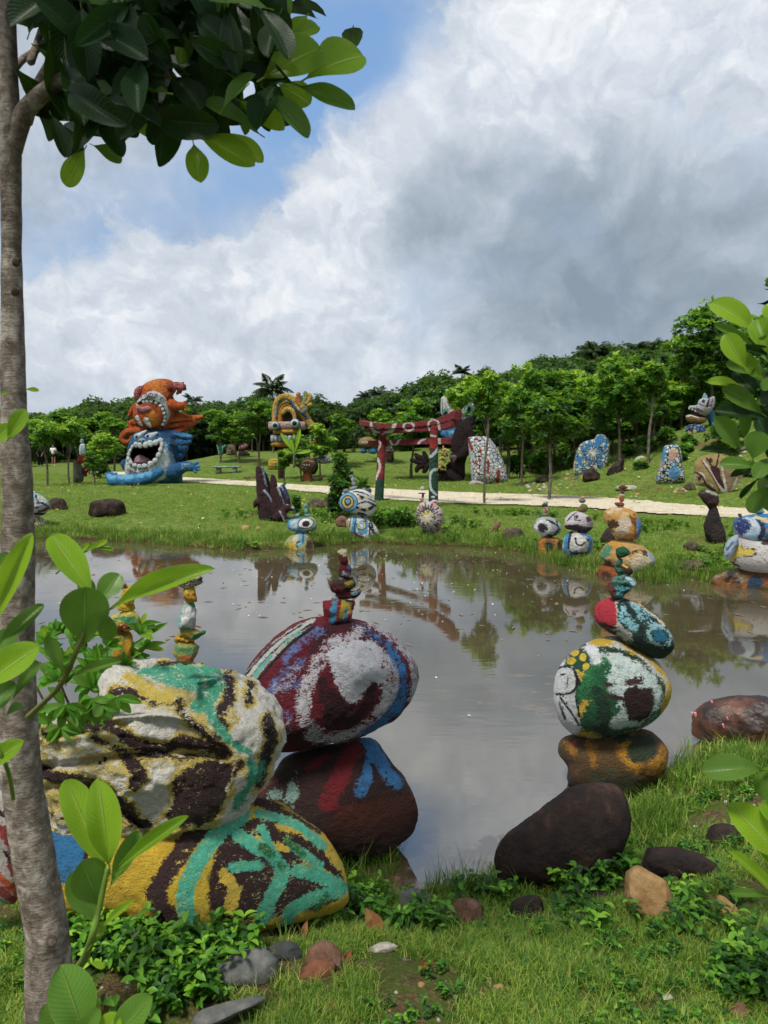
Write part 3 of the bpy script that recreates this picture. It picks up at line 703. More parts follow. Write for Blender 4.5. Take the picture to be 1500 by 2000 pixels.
finial(t2, Yr-.02, [
    ([(630,1178),(634,1172),(665,1170),(692,1172),(689,1195),(680,1212),(655,1221),(636,1214),(631,1198)], '#8a1f2c', [('#4d93b8', [('s', [(655,1175),(650,1215)], 6), ('s', [(678,1180),(672,1210)], 6)], 3), ('#c8b03c', [('s', [(672,1178),(665,1205)], 5), ('s', [(684,1178),(680,1195)], 4)], 3), ('#c5313c', [('s', [(660,1180),(660,1212)], 1.5)], 1)]),
    ([(655,1162),(660,1152),(688,1156),(705,1150),(702,1162),(690,1168),(660,1170)], '#5a1620', [('#86a8b0', [('s', [(690,1158),(704,1154)], 3)], 3)]),
    ([(644,1146),(652,1134),(672,1130),(690,1128),(695,1142),(688,1156),(668,1160),(652,1156)], '#43302a', [('#a8912c', [('e', 682, 1140, 10, 7)], 3), ('#7a2428', [('s', [(648,1146),(665,1150)], 4)], 3)]),
    ([(660,1122),(662,1104),(672,1098),(684,1104),(686,1120),(678,1130),(666,1130)], '#641b25', [('#aebed0', [('s', [(668,1120),(684,1124)], 3)], 3), ('#3c6fa8', [('e', 682, 1108, 3, 5)], 1)]),
    ([(658,1076),(664,1072),(678,1074),(678,1088),(680,1102),(668,1104),(664,1090)], '#6d1c24', [('#d8cda8', [('P', [(657,1076),(668,1070),(680,1076),(677,1088),(664,1084)])], 2.5)])], seed=70)

# 3. green and white ball stack on the right
Yg = 4.42
t3 = sculpture('stacked_stone_sculpture', 'round green and white eyed boulder stack with tilted red tipped teal stone on top', 'sculpture', (P(1200, 1500, Yg)[0], Yg, WZ), PAINTED)
o = traced([(1090,1470),(1097,1440),(1133,1428),(1190,1420),(1262,1424),(1298,1453),(1306,1483),(1297,1519),(1262,1545),(1200,1560),(1150,1555),(1110,1530),(1108,1497)], Yg, D=.85, sub=6, e=2.6, rough=.06, fine=.012, seed=23, facets=6, sharp=.5)
painted('base_boulder', o, t3, '#6b5233', [
    ('#a8762c', [('s', [(1230,1430),(1218,1470),(1250,1500),(1290,1490),(1300,1460)], 13), ('s', [(1275,1480),(1285,1510)], 10), ('s', [(1110,1450),(1120,1470)], 8), ('s', [(1150,1440),(1160,1500)], 7)], 6, 6),
    ('#c9922e', [('s', [(1222,1452),(1222,1478),(1245,1500)], 6), ('s', [(1270,1490),(1302,1495)], 5)], 6, 3),
    ('#35402c', [('P', [(1225,1465),(1245,1440),(1275,1437),(1285,1460),(1268,1485),(1240,1488)]), ('e', 1215, 1440, 30, 8)], 5),
    ('#445236', [('e', 1195, 1520, 45, 15, 10)], 7, 3),
    ('#c94a4e', [('e', 1122, 1449, 3.5, 6, 10)], 1)], stain=.6, wet=(-.42, -.22, '#241a10', .8))
BB = [(1081,1362),(1086,1318),(1104,1286),(1133,1261),(1170,1246),(1203,1243),(1243,1264),(1280,1290),(1302,1319),(1312,1345),(1306,1373),(1285,1402),(1243,1426),(1192,1441),(1141,1441),(1108,1426),(1089,1398)]
o = traced(BB, Yg, D=.95, sub=7, e=2.15, rough=.035, fine=.010, seed=27, relief=[([('s', [(1130,1350),(1165,1345),(1190,1358)], 2)], -.012, 4), ([('s', [(1130,1300),(1128,1370),(1132,1425)], 2)], -.012, 5)])
painted('boulder', o, t3, '#cdd2cf', [
    ('#1f5b38', [('P', [(1150,1300),(1200,1290),(1290,1320),(1300,1360),(1285,1400),(1230,1432),(1170,1442),(1112,1432),(1135,1400),(1122,1362),(1130,1330)])], 3.5),
    ('#2c7a45', [('s', [(1140,1360),(1148,1310),(1175,1290)], 9), ('s', [(1145,1350),(1165,1340),(1180,1345)], 5), ('s', [(1290,1350),(1280,1390),(1240,1420)], 4)], 6, 3),
    ('#c9d9d2', [('P', [(1195,1285),(1225,1280),(1260,1300),(1290,1335),(1296,1365),(1280,1392),(1245,1418),(1205,1424),(1185,1415),(1205,1390),(1206,1360),(1185,1345),(1190,1310)])], 5.5, 8),
    ('#1b3a26', [('s', [(1165,1350),(1180,1375),(1180,1405),(1172,1432)], 12), ('s', [(1172,1270),(1214,1271),(1250,1290),(1270,1310)], 6), ('s', [(1110,1432),(1180,1440),(1240,1428)], 7), ('s', [(1290,1325),(1300,1358)], 3)], 4.5),
    ('#3e2426', [('s', [(1225,1330),(1252,1332)], 7), ('s', [(1178,1340),(1195,1338)], 5), ('s', [(1190,1362),(1218,1364)], 3)], 5, 4),  # first stroke is a dark shadow put into the paint colour
    ('#2c1416', [('P', [(1216,1368),(1225,1348),(1255,1340),(1278,1356),(1280,1378),(1268,1400),(1240,1410),(1222,1396)])], 3.5),
    ('#cda92f', [('s', [(1146,1257),(1185,1251),(1228,1263),(1266,1287),(1296,1318),(1309,1351),(1298,1386)], 6), ('s', [(1128,1330),(1140,1300)], 4), ('s', [(1132,1395),(1145,1370)], 5), ('s', [(1120,1430),(1170,1441)], 4)], 4.5, 4),
    ('#dfe3e2', [('s', [(1143,1262),(1160,1275),(1165,1290)], 9), ('s', [(1100,1305),(1090,1345),(1095,1385),(1120,1420)], 14)], 3),
    ('#1f4a34', [('P', [(1104,1292),(1120,1272),(1136,1265),(1152,1282),(1152,1300),(1135,1312),(1118,1306)])], 3),
    ('#d9bd3a', [('e', 1116, 1291, 8.5, 7), ('e', 1123, 1275, 8, 6, -20), ('e', 1139, 1284, 7, 8), ('e', 1144, 1302, 6, 8, 30), ('e', 1128, 1311, 4, 4)], 1.0),
    ('#141818', [('s', [(1086,1307),(1105,1301),(1120,1308),(1127,1330),(1118,1352),(1088,1356)], 2.4), ('s', [(1096,1318),(1108,1318),(1108,1340)], 1.5), ('s', [(1095,1364),(1118,1395),(1130,1416)], 2.2), ('s', [(1122,1310),(1132,1335)], 3), ('s', [(1092,1372),(1104,1404)], 1.6), ('s', [(1105,1285),(1115,1270),(1142,1258)], 2.5), ('s', [(1124,1362),(1132,1400)], 2)], 1.4)], stain=.3, chips=.4, chipcol='#24241e', bumpk=1.1)
o = traced([(1160,1199),(1168,1176),(1199,1165),(1229,1171),(1265,1191),(1298,1220),(1316,1252),(1313,1272),(1290,1287),(1258,1278),(1214,1250),(1177,1228),(1163,1216)], Yg-.02, D=.95, sub=6, e=2.3, rough=.05, fine=.014, seed=31, facets=3, sharp=.4)
painted('top_stone', o, t3, '#1c3a30', [
    ('#c9cabc', [('s', [(1200,1178),(1196,1215),(1225,1245)], 10)], 4.5, 5),
    ('#8cc3cc', [('s', [(1225,1186),(1258,1200),(1285,1222)], 12), ('s', [(1215,1205),(1240,1225)], 7)], 6, 3),
    ('#16281f', [('s', [(1222,1178),(1240,1200)], 5), ('s', [(1268,1205),(1290,1215)], 3), ('s', [(1255,1225),(1250,1262)], 5)], 4),
    ('#9fc4c4', [('r', 1290, 1243, 22, 17, 2.5, 20)], 4.5, 2),
    ('#1d6f8c', [('e', 1289, 1241, 15, 11, 15)], 4),
    ('#b32d3d', [('P', [(1158,1200),(1166,1172),(1192,1163),(1203,1185),(1200,1224),(1175,1228),(1160,1216)])], 2.5),
    ('#e6c9a8', [('s', [(1232,1172),(1268,1192),(1300,1222)], 2)], 3, 1),
    ('#121414', [('s', [(1168,1220),(1200,1226)], 3)], 3)], stain=.3, chips=.3)
finial(t3, Yg-.04, [
    ([(1186,1145),(1192,1135),(1215,1140),(1236,1142),(1232,1155),(1215,1168),(1203,1174),(1194,1160)], '#1d4a44', [('#5aa6b0', [('s', [(1212,1150),(1232,1148)], 4), ('s', [(1205,1160),(1215,1165)], 3)], 4), ('#6d2c22', [('s', [(1188,1140),(1198,1158)], 4)], 3)]),
    ([(1194,1138),(1202,1124),(1220,1116),(1238,1132),(1242,1144),(1222,1147),(1200,1147)], '#5d8f80', [('#1c2e28', [('s', [(1200,1132),(1230,1130)], 2.5)], 3), ('#b8d4dc', [('s', [(1225,1128),(1240,1142)], 4)], 2)]),
    ([(1200,1112),(1210,1100),(1232,1108),(1236,1120),(1225,1126),(1206,1124)], '#2f6f55', [('#452018', [('s', [(1215,1106),(1235,1120)], 6)], 3), ('#d3b54c', [('s', [(1213,1100),(1224,1108)], 2)], 1.5)]),
    ([(1203,1106),(1206,1094),(1216,1092),(1214,1110)], '#2c6b4f'),
    ([(1202,1076),(1208,1069),(1218,1067),(1232,1077),(1226,1084),(1214,1088),(1210,1096),(1207,1086)], '#1f5a36', [('#c8a53a', [('s', [(1210,1094),(1214,1096)], 2)], 2)])], seed=90)

# ------------------------------------------------------------------ plain boulders and stones, near
DARK = simple_mat('dark_boulder', ['#120d0c', '#211814', '#33241d', '#5a4232'], 6, .7, .02, .3, 9)
BROWNB = simple_mat('brown_wet_boulder', ['#160e0a', '#2c1a12', '#5a3420', '#6e5038'], 4, .45, .012, .5, 8)
TAN = simple_mat('tan_stone', ['#7a5a38', '#a07e52', '#bf9d70'], 14, .85, .008, .2, 8)
GREY = simple_mat('grey_stone', ['#4b4c4b', '#63645f', '#7c7b73'], 14, .85, .006, .2, 8)
BRST = simple_mat('brown_stone', ['#4a3226', '#6d5040', '#84695a'], 14, .85, .008, .2, 8)
PALE = simple_mat('pale_stone', ['#7c7668', '#a8a296', '#c6c1b4'], 18, .9, .006, .2, 8)
MOSSY = simple_mat('weathered_rock', ['#2c2a20', '#4d4636', '#6f6650'], 8, .9, .02, .2, 8)
def rock(name, label, cat, outline, mat, Y=None, D=.8, base=None, facets=12, sub=5, seed=0, rough=.11, group=None, e=2.6, sharp=.8, fine=.02):
    ol = ell(*outline[1:]) if outline[0] == 'e' else outline
    if Y is None:
        lo = max(ol, key=lambda p_: p_[1]); g = G(lo[0], lo[1] - 4); Y = g[1] + .04
    o = traced(ol, Y, D=D, sub=sub, e=e, rough=rough, fine=fine, seed=seed, facets=facets, sharp=sharp)
    z = H1(o.c[0], o.c[1])
    ob = mk(name, o.V, o.F, mat, base=(o.c[0], o.c[1], z)); tag(ob, label, cat, group); return ob, o
BSTONE = 'loose stones on the near bank'
rock('boulder', 'large dark brown smooth boulder leaning at the near water edge', 'boulder', [(968,1698),(966,1660),(985,1628),(1022,1608),(1062,1578),(1100,1550),(1140,1531),(1180,1528),(1215,1546),(1233,1590),(1229,1642),(1205,1688),(1150,1722),(1050,1735),(985,1728)], DARK, Y=3.30, D=.62, sub=6, facets=4, sharp=.35, seed=101, rough=.05)
bo, bs = rock('boulder', 'reddish brown wet boulder dotted with pink snail eggs at the right water edge', 'boulder', [(1350,1420),(1356,1390),(1385,1368),(1440,1358),(1520,1360),(1600,1380),(1620,1430),(1580,1475),(1480,1478),(1400,1462),(1360,1445)], BROWNB, Y=5.0, D=.6, sub=6, facets=4, sharp=.4, seed=103)
PINK = simple_mat('snail_eggs', ['#c86a70', '#e08a90'], 300, .6, .001)
for i, (ex, ey, er) in enumerate([(1391, 1373, 3.2), (1359, 1397, 4), (1421, 1404, 2.6), (1413, 1418, 3.2), (1442, 1396, 2)]):
    Y_ = front(bs, ex, ey); v, f = px_tube([(ex-1, ey-er), (ex+1, ey+er)], Y_, [er*.7, er*.7], seg=8)
    mk('snail_eggs', v, f, PINK, bo)
rock('stone', 'grey rounded stone with a dark top left of the small brown dome stone', 'stone', [(780,1748),(800,1735),(830,1740),(842,1762),(838,1790),(800,1800),(783,1780)], GREY, seed=105, group=BSTONE)
rock('stone', 'small reddish brown dome stone in the grass right of the rounded grey one', 'stone', [(871,1785),(880,1762),(905,1753),(932,1758),(942,1780),(938,1806),(905,1816),(878,1806)], BRST, seed=107, group=BSTONE)
rock('stone', 'tan upright stone with a pitted tip in front of the dark boulder', 'stone', [(1219,1725),(1225,1700),(1238,1690),(1270,1706),(1300,1722),(1313,1750),(1310,1788),(1285,1800),(1240,1780),(1222,1760)], TAN, seed=109, group=BSTONE)
rock('stone', 'long flat blackish stone lying right of the large dark boulder', 'stone', [(1258,1668),(1290,1655),(1345,1657),(1395,1672),(1411,1692),(1400,1712),(1340,1722),(1280,1712),(1256,1690)], DARK, seed=111, group=BSTONE, facets=8)
rock('stone', 'small dark stone in grass near the right edge below the banana leaf', 'stone', [(1380,1625),(1395,1609),(1425,1610),(1445,1628),(1440,1650),(1400,1655),(1384,1645)], DARK, seed=113, group=BSTONE)
rock('stone', 'small rough yellowish tan stone at the right edge of the lawn', 'stone', [(1395,1765),(1402,1748),(1420,1755),(1442,1778),(1440,1800),(1415,1802),(1396,1785)], TAN, seed=115, group=BSTONE)
rock('stone', 'dark angular stone half covered by leaves below the large dark boulder', 'stone', [(995,1775),(1005,1755),(1050,1748),(1062,1770),(1055,1800),(1015,1806),(998,1795)], DARK, seed=117, group=BSTONE)
rock('stone', 'dark flat stone between the leaning boulder and the tan upright stone', 'stone', [(1120,1752),(1150,1738),(1190,1745),(1188,1768),(1140,1775)], DARK, seed=118, group=BSTONE)
rock('stone', 'grey pointed slab stone under the yellow and teal boulder', 'stone', [(415,1908),(440,1880),(470,1856),(500,1850),(535,1870),(545,1895),(520,1925),(470,1935),(430,1930)], GREY, seed=119, group=BSTONE, facets=12, sharp=.85)
rock('stone', 'dark grey stone tucked behind the pointed grey slab', 'stone', [(515,1862),(545,1838),(575,1842),(590,1862),(575,1885),(535,1885)], simple_mat('dark_grey_stone', ['#2c2d2e', '#484a4a'], 14, .85, .006), seed=120, group=BSTONE, facets=12)
rock('stone', 'grey brown block stone with split face right of the pointed slab', 'stone', [(596,1870),(605,1845),(620,1836),(650,1848),(672,1875),(668,1895),(630,1900),(600,1888)], BRST, seed=121, group=BSTONE, facets=14, sharp=.9)
rock('stone', 'rusty brown stone leaning below the grey brown block stone', 'stone', [(580,1915),(600,1890),(620,1874),(650,1880),(655,1900),(630,1915),(612,1930),(590,1928)], simple_mat('rust_stone', ['#5e3826', '#8a5a40'], 16, .85, .008), seed=123, group=BSTONE, facets=12, sharp=.8)
rock('stone', 'small pale ochre stone touching the rusty leaning stone', 'stone', [(588,1920),(596,1904),(612,1902),(617,1916),(608,1930),(592,1930)], TAN, seed=125, group=BSTONE, facets=10)
rock('stone', 'small ochre rubble stone above the grey sunken slab', 'stone', [(448,1932),(460,1918),(480,1918),(488,1932),(470,1942),(452,1944)], TAN, seed=126, group=BSTONE, facets=10)
rock('stone', 'flat grey slab sunk in the lawn at the bottom left', 'stone', [(372,2010),(395,1975),(440,1958),(500,1944),(520,1955),(480,1975),(440,2000),(400,2020)], GREY, seed=127, group=BSTONE, facets=10, D=1.4)
rock('stone', 'flat pale brown stone in grass right of the fallen curled leaf', 'stone', [(715,1862),(740,1842),(770,1840),(776,1852),(750,1866),(725,1872)], PALE, seed=128, group=BSTONE, facets=10)
rock('stone', 'pale grey chunk at the lawn bottom near the right', 'stone', [(1283,1962),(1290,1944),(1306,1940),(1316,1955),(1312,1972),(1292,1974)], PALE, seed=129, group=BSTONE, facets=12)
rock('stone', 'brownish wedge of stone at the bottom right corner', 'stone', [(1415,1975),(1430,1958),(1452,1960),(1465,1980),(1460,1998),(1425,2000)], BRST, seed=130, group=BSTONE, facets=12)
rock('stone', 'ochre stone nearly covered by lawn grass at the bottom centre', 'stone', [(955,1945),(963,1925),(982,1922),(990,1938),(980,1952)], TAN, seed=131, group=BSTONE, facets=9)
# ------------------------------------------------------------------ painted stacks along the far bank
def stack(name, label, stones, Y, basez=None, cat='sculpture', group=PAINTED):
    """stones: (part name, outline|ellipse, base, layers, options)"""
    lo = max(stones, key=lambda s: (s[1][2] if s[1][0] == 'e' else s[1][0][1]))
    cx = lo[1][1] if lo[1][0] == 'e' else lo[1][0][0]
    x = P(cx, 1000, Y)[0]
    t = thing(name, label, cat, (x, Y, H1(x, Y) if basez is None else basez), group)
    for i, s in enumerate(stones):
        ol = ell(*s[1][1:]) if s[1][0] == 'e' else s[1]; op = dict(s[4]) if len(s) > 4 else {}
        dy = op.pop('dy', 0); D = op.pop('D', .85); sub = op.pop('sub', 5); e = op.pop('e', 2.3); fc = op.pop('facets', 4); rel = op.pop('relief', None); rf = op.pop('rough', .05)
        o = traced(ol, Y + dy, D=D, sub=sub, e=e, rough=rf, fine=.012, facets=fc, sharp=.5, seed=int(abs(cx))+i*7, relief=rel)
        painted(s[0], o, t, s[2], s[3] if len(s) > 3 and s[3] else [], rag=op.pop('rag', 1.2), **op)
    return t
BL, WH, BK = '#5c9fc8', '#d9dbd6', '#17171a'
yb = lambda px, py: float(Pz(px, py, WZ)[1])
Y = G(585, 1074)[1] + .35
stack('stacked_stone_sculpture', 'blue stone with one bold white eye on a pale olive stone in the far shallows', [
    ('base_stone', [(555,1080),(552,1068),(565,1050),(578,1040),(590,1036),(606,1041),(612,1058),(614,1080),(600,1088),(565,1088)], '#a3a064', [('#7fb0b4', [('p', [(575,1040),(598,1037),(596,1055),(585,1072),(577,1062)])], 1), ('#cfc9a6', [('p', [(570,1052),(582,1042),(584,1052),(576,1065)])], 1), ('#c9b14a', [('e', 566, 1070, 13, 8)], 2), ('#4a3a20', [('e', 605, 1068, 6, 14)], 3), ('#2f6fa8', [('s', [(592,1040),(592,1058)], 2.2)], 1), ('#2a2418', [('s', [(586,1056),(578,1063),(582,1070)], 1)], 1)], {'D': .8}),
    ('eye_stone', [(561,1022),(568,1014),(585,1012),(602,1009),(614,1013),(620,1025),(617,1035),(606,1038),(590,1039),(570,1037),(562,1032)], '#8fae8e', [('#4b93b8', [('p', [(560,1010),(600,1005),(585,1045),(560,1040)])], 1.5), ('#b9cfd2', [('p', [(566,1018),(584,1014),(580,1034),(568,1036)])], 2), ('#5b4f38', [('s', [(600,1038),(618,1032)], 2)], 2), (BK, [('e', 597, 1022, 16, 11, -8)], .4), ('#e6e6e2', [('e', 597, 1022, 14.3, 9.5, -8)], .4), ('#34191c', [('e', 597.5, 1023, 7.6, 5.8, -10)], .4)], {'D': .9, 'rough': .02, 'facets': 0}),
    ('small_stone', ('e', 571, 1009, 5, 4), '#6d7358'), ('small_stone', ('e', 581, 1006, 4.5, 3), '#9db3b0'), ('small_stone', ('e', 600, 1006, 5, 3), '#7fb0b4'),
    ('small_stone', ('e', 598, 998, 3.6, 6), '#6fb3b0'), ('small_stone', ('e', 597, 988, 4.2, 4), '#79b0a4')], Y, WZ)
Y = G(705, 1062)[1] + .5
stack('stacked_stone_sculpture', 'two black, white and blue patterned boulders with hexagon eye beside the gate', [
    ('base_stone', [(676,1022),(682,1010),(700,1006),(716,1010),(732,1024),(742,1045),(740,1062),(720,1068),(700,1056),(684,1044)], WH, [(BK, [('s', [(705,1006),(738,1050)], 2.5), ('s', [(722,1012),(728,1030)], 1.5), ('s', [(730,1050),(720,1060)], 2)], 1.5), (BL, [('s', [(693,1012),(690,1045)], 4.5), ('p', [(697,1026),(707,1013),(720,1024),(716,1042),(700,1044)]), ('s', [(722,1046),(736,1052)], 3)], 1), (BK, [('s', [(686,1010),(682,1030)], 1.2), ('s', [(697,1012),(692,1030),(696,1048)], 1.2), ('s', [(722,1020),(722,1045)], 1.2), ('r', 706, 1026, 8.5, 8.5, 1.0)], .5), ('#d8c367', [('r', 706, 1026, 6.6, 6.6, 1.1), ('s', [(724,1046),(732,1050),(724,1060)], 1.8), ('s', [(679,1016),(680,1034)], 2)], .5), (WH, [('e', 706, 1026, 3, 3.4)], .4), ('#7c2c34', [('s', [(692,1042),(708,1050)], 2)], 2)], {'rough': .03}),
    ('boulder', [(661,982),(667,968),(680,960),(700,955),(720,960),(731,974),(735,990),(729,1004),(715,1009),(700,1004),(680,1000),(667,994)], WH, [(BK, [('s', [(690,960),(710,963),(726,972)], 1.3), ('s', [(698,966),(716,972),(732,980)], 1.3), ('s', [(700,984),(716,980),(734,988)], 1.8), ('s', [(698,992),(714,996),(728,990)], 3), ('s', [(700,1002),(715,1006)], 2), ('e', 706, 972, 6, 4)], .8), ('#d8c367', [('e', 715, 971, 4, 2.4), ('e', 702, 974, 3, 3), ('e', 717, 995, 2.5, 3.5), ('e', 703, 993, 3, 2)], .7),
        (BK, [('e', 680, 981, 19, 20)], .5), ('#6fa6c9', [('e', 680, 981, 17.5, 18.5)], .6), (BK, [('e', 679, 981, 12.5, 14)], .6), ('#d3bb5c', [('e', 679, 981, 10.6, 12)], .5), (BK, [('e', 679, 980, 7, 8)], .5), ('#6fa6c9', [('e', 679, 979.5, 4.6, 5.4)], .5)], {'rough': .02, 'facets': 1}),
    ('small_stone', ('e', 676, 959, 7, 4.5, -10), '#7a8488'), ('small_stone', ('e', 672, 964, 4, 3), WH), ('small_stone', ('e', 691, 953, 7, 3.5, -20), '#a9b4bc'), ('small_stone', ('e', 691, 945, 4.5, 5), '#8b949a'), ('small_stone', ('e', 689, 936, 3.6, 5.5), '#c3c9cc'), ('small_stone', ('e', 688, 930, 6, 3), '#7f8a8c'), ('small_stone', ('e', 720, 958, 6, 5), '#5d5c62'), ('small_stone', ('e', 711, 956, 4, 3.4), '#9aa0a2')], Y)
Y = G(845, 1056)[1] + .35
spokes = []
for k in range(26):
    a = 2*math.pi*k/26; r0 = 9 + (k % 3)*3; r1 = 24 + (k % 2)*5
    spokes.append(('s', [(834+math.cos(a)*r0, 1011+math.sin(a)*r0), (834+math.cos(a)*r1, 1011+math.sin(a)*r1)], 1.3))
spk2 = [('s', [(834+math.cos(a)*5, 1011+math.sin(a)*5), (834+math.cos(a)*13, 1011+math.sin(a)*13)], 1.5) for a in (2*math.pi*(k+.5)/9 for k in range(9))]
stack('stacked_stone_sculpture', 'round boulder painted with a radiating pink, white and black flower', [
    ('base_stone', ('e', 849, 1040, 17, 11, 15), '#b8a098', [(BK, [('s', [(835,1036),(862,1044)], 1.5), ('s', [(840,1046),(858,1034)], 1.2)], 2), ('#c98880', [('e', 856, 1044, 6, 3)], 2)]),
    ('flower_boulder', [(813,1000),(818,985),(832,979),(850,983),(863,996),(866,1012),(862,1028),(850,1035),(836,1037),(822,1030),(815,1018)], '#cfc3bf', [('#c98a88', [('e', 822, 990, 5, 6), ('e', 854, 1024, 7, 5), ('e', 858, 1008, 5, 4), ('e', 826, 1028, 6, 4), ('e', 845, 988, 5, 3)], 2), ('#1d2422', spokes, 1.2), ('#2d5a48', [(s[0], [s[1][0], ((s[1][0][0]+s[1][1][0])/2, (s[1][0][1]+s[1][1][1])/2)], 1.1) for s in spokes[::3]], 1), ('#d8c878', spk2, .8), ('#cfdde2', [('e', 834, 1011, 3.8, 3.8)], .4)], {'rough': .03, 'facets': 0}),
    ('small_stone', ('e', 824, 975, 4.2, 4), '#c99a98'), ('small_stone', ('e', 826, 968, 2.6, 4.5), '#2c2426'), ('small_stone', ('e', 824, 963.5, 8, 1.4), '#4c2624'), ('small_stone', ('e', 825, 954, 4.2, 4.2), '#d5d5d3'),
    ('small_stone', ('e', 849, 981, 7.5, 5), '#d6c5c2', [('#b5423c', [('e', 849, 981, 3.5, 2.2)], .8)]), ('small_stone', ('e', 846, 971, 4, 2.4), '#cfd3d3')], Y)
Y = G(1075, 1087)[1] + .3
stack('stacked_stone_sculpture', 'grey and black eyed stone balanced on an orange blotched stone in reeds', [
    ('base_stone', [(1048,1062),(1056,1050),(1078,1048),(1094,1054),(1099,1070),(1096,1092),(1060,1094),(1050,1080)], '#6e5a30', [('#b8762c', [('r', 1073, 1067, 16, 19, 5)], 3), ('#23281f', [('e', 1073, 1068, 6, 12), ('e', 1092, 1070, 5, 14)], 2)], {'e': 2.8}),
    ('eye_stone', [(1042,1028),(1048,1014),(1064,1009),(1082,1012),(1094,1022),(1096,1036),(1086,1046),(1066,1049),(1050,1042)], '#a9b0b2', [('#222425', [('s', [(1046,1022),(1062,1017),(1078,1020),(1090,1030),(1084,1044)], 2.4), ('s', [(1050,1042),(1080,1048)], 3), ('s', [(1086,1014),(1092,1034)], 1.2)], 1.5), ('#d5d6d4', [('r', 1060, 1031, 14, 13, 3)], 1.6), ('#2a1f26', [('e', 1060, 1031, 9, 8.5)], 2.4)], {'rough': .03}),
    ('small_stone', ('e', 1066, 1005, 7, 3.5), '#8d8158'), ('small_stone', ('e', 1066, 996, 5, 6), '#b3a89c', [('#a83e3c', [('s', [(1064,992),(1068,1000)], 1.5)], 1)]), ('small_stone', ('e', 1064, 986, 6, 3), '#4a4a48'), ('small_stone', ('e', 1066, 981, 5, 3.4), '#cfd0c4'), ], Y, WZ)
Y = G(1130, 1102)[1] + .3
stack('stacked_stone_sculpture', 'white and blue ball stone under a purple brown cap stone', [
    ('base_stone', [(1102,1096),(1110,1086),(1130,1082),(1152,1084),(1160,1098),(1158,1110),(1130,1116),(1106,1110)], '#5f5a4c', [('#9a9c92', [('e', 1125, 1097, 8, 7), ('e', 1142, 1094, 5, 4)], 2), ('#a8763a', [('e', 1152, 1094, 5, 5)], 2)], {}),
    ('boulder', [(1098,1066),(1104,1046),(1118,1036),(1134,1036),(1150,1044),(1158,1060),(1155,1078),(1140,1086),(1116,1088),(1103,1082)], '#c6c4ba', [('#3a8bc4', [('s', [(1113,1038),(1106,1060),(1106,1076)], 5), ('s', [(1138,1042),(1152,1050)], 3), ('s', [(1116,1082),(1126,1078)], 4), ('s', [(1155,1056),(1150,1078)], 3)], 1.2), ('#1e2226', [('s', [(1116,1036),(1110,1068),(1118,1080),(1146,1080)], 2.2), ('s', [(1130,1038),(1150,1056)], 1.2)], 1.2), ('#d9d6d0', [('e', 1132, 1058, 13, 13)], 2), ('#23252a', [('s', [(1124,1052),(1126,1062),(1134,1066),(1142,1060)], 2)], .8)], {'rough': .04}),
    ('cap_boulder', [(1103,1026),(1108,1010),(1122,999),(1134,1000),(1150,1008),(1158,1020),(1156,1034),(1146,1041),(1128,1036),(1106,1034)], '#cfc8cc', [('#4b3340', [('p', [(1100,1026),(1126,1024),(1150,1028),(1160,1030),(1150,1044),(1100,1038)]), ('e', 1150, 1014, 7, 6), ('e', 1127, 1009, 3, 4.5)], 1.5), ('#2a2024', [('s', [(1108,1018),(1116,1008),(1126,1001)], 1), ('s', [(1122,1006),(1124,1016),(1134,1016)], 1)], .6)], {'facets': 8, 'e': 2.8}),
    ('small_stone', [(1126,997),(1134,986),(1142,984),(1148,990),(1144,1000),(1134,1001)], '#7c7440'), ('small_stone', ('e', 1137, 978, 7, 4.6), '#7d777c'), ('small_stone', ('e', 1138, 972, 5, 2.6), '#b3a438')], Y, WZ)
Y = G(1220, 1132)[1] + .35
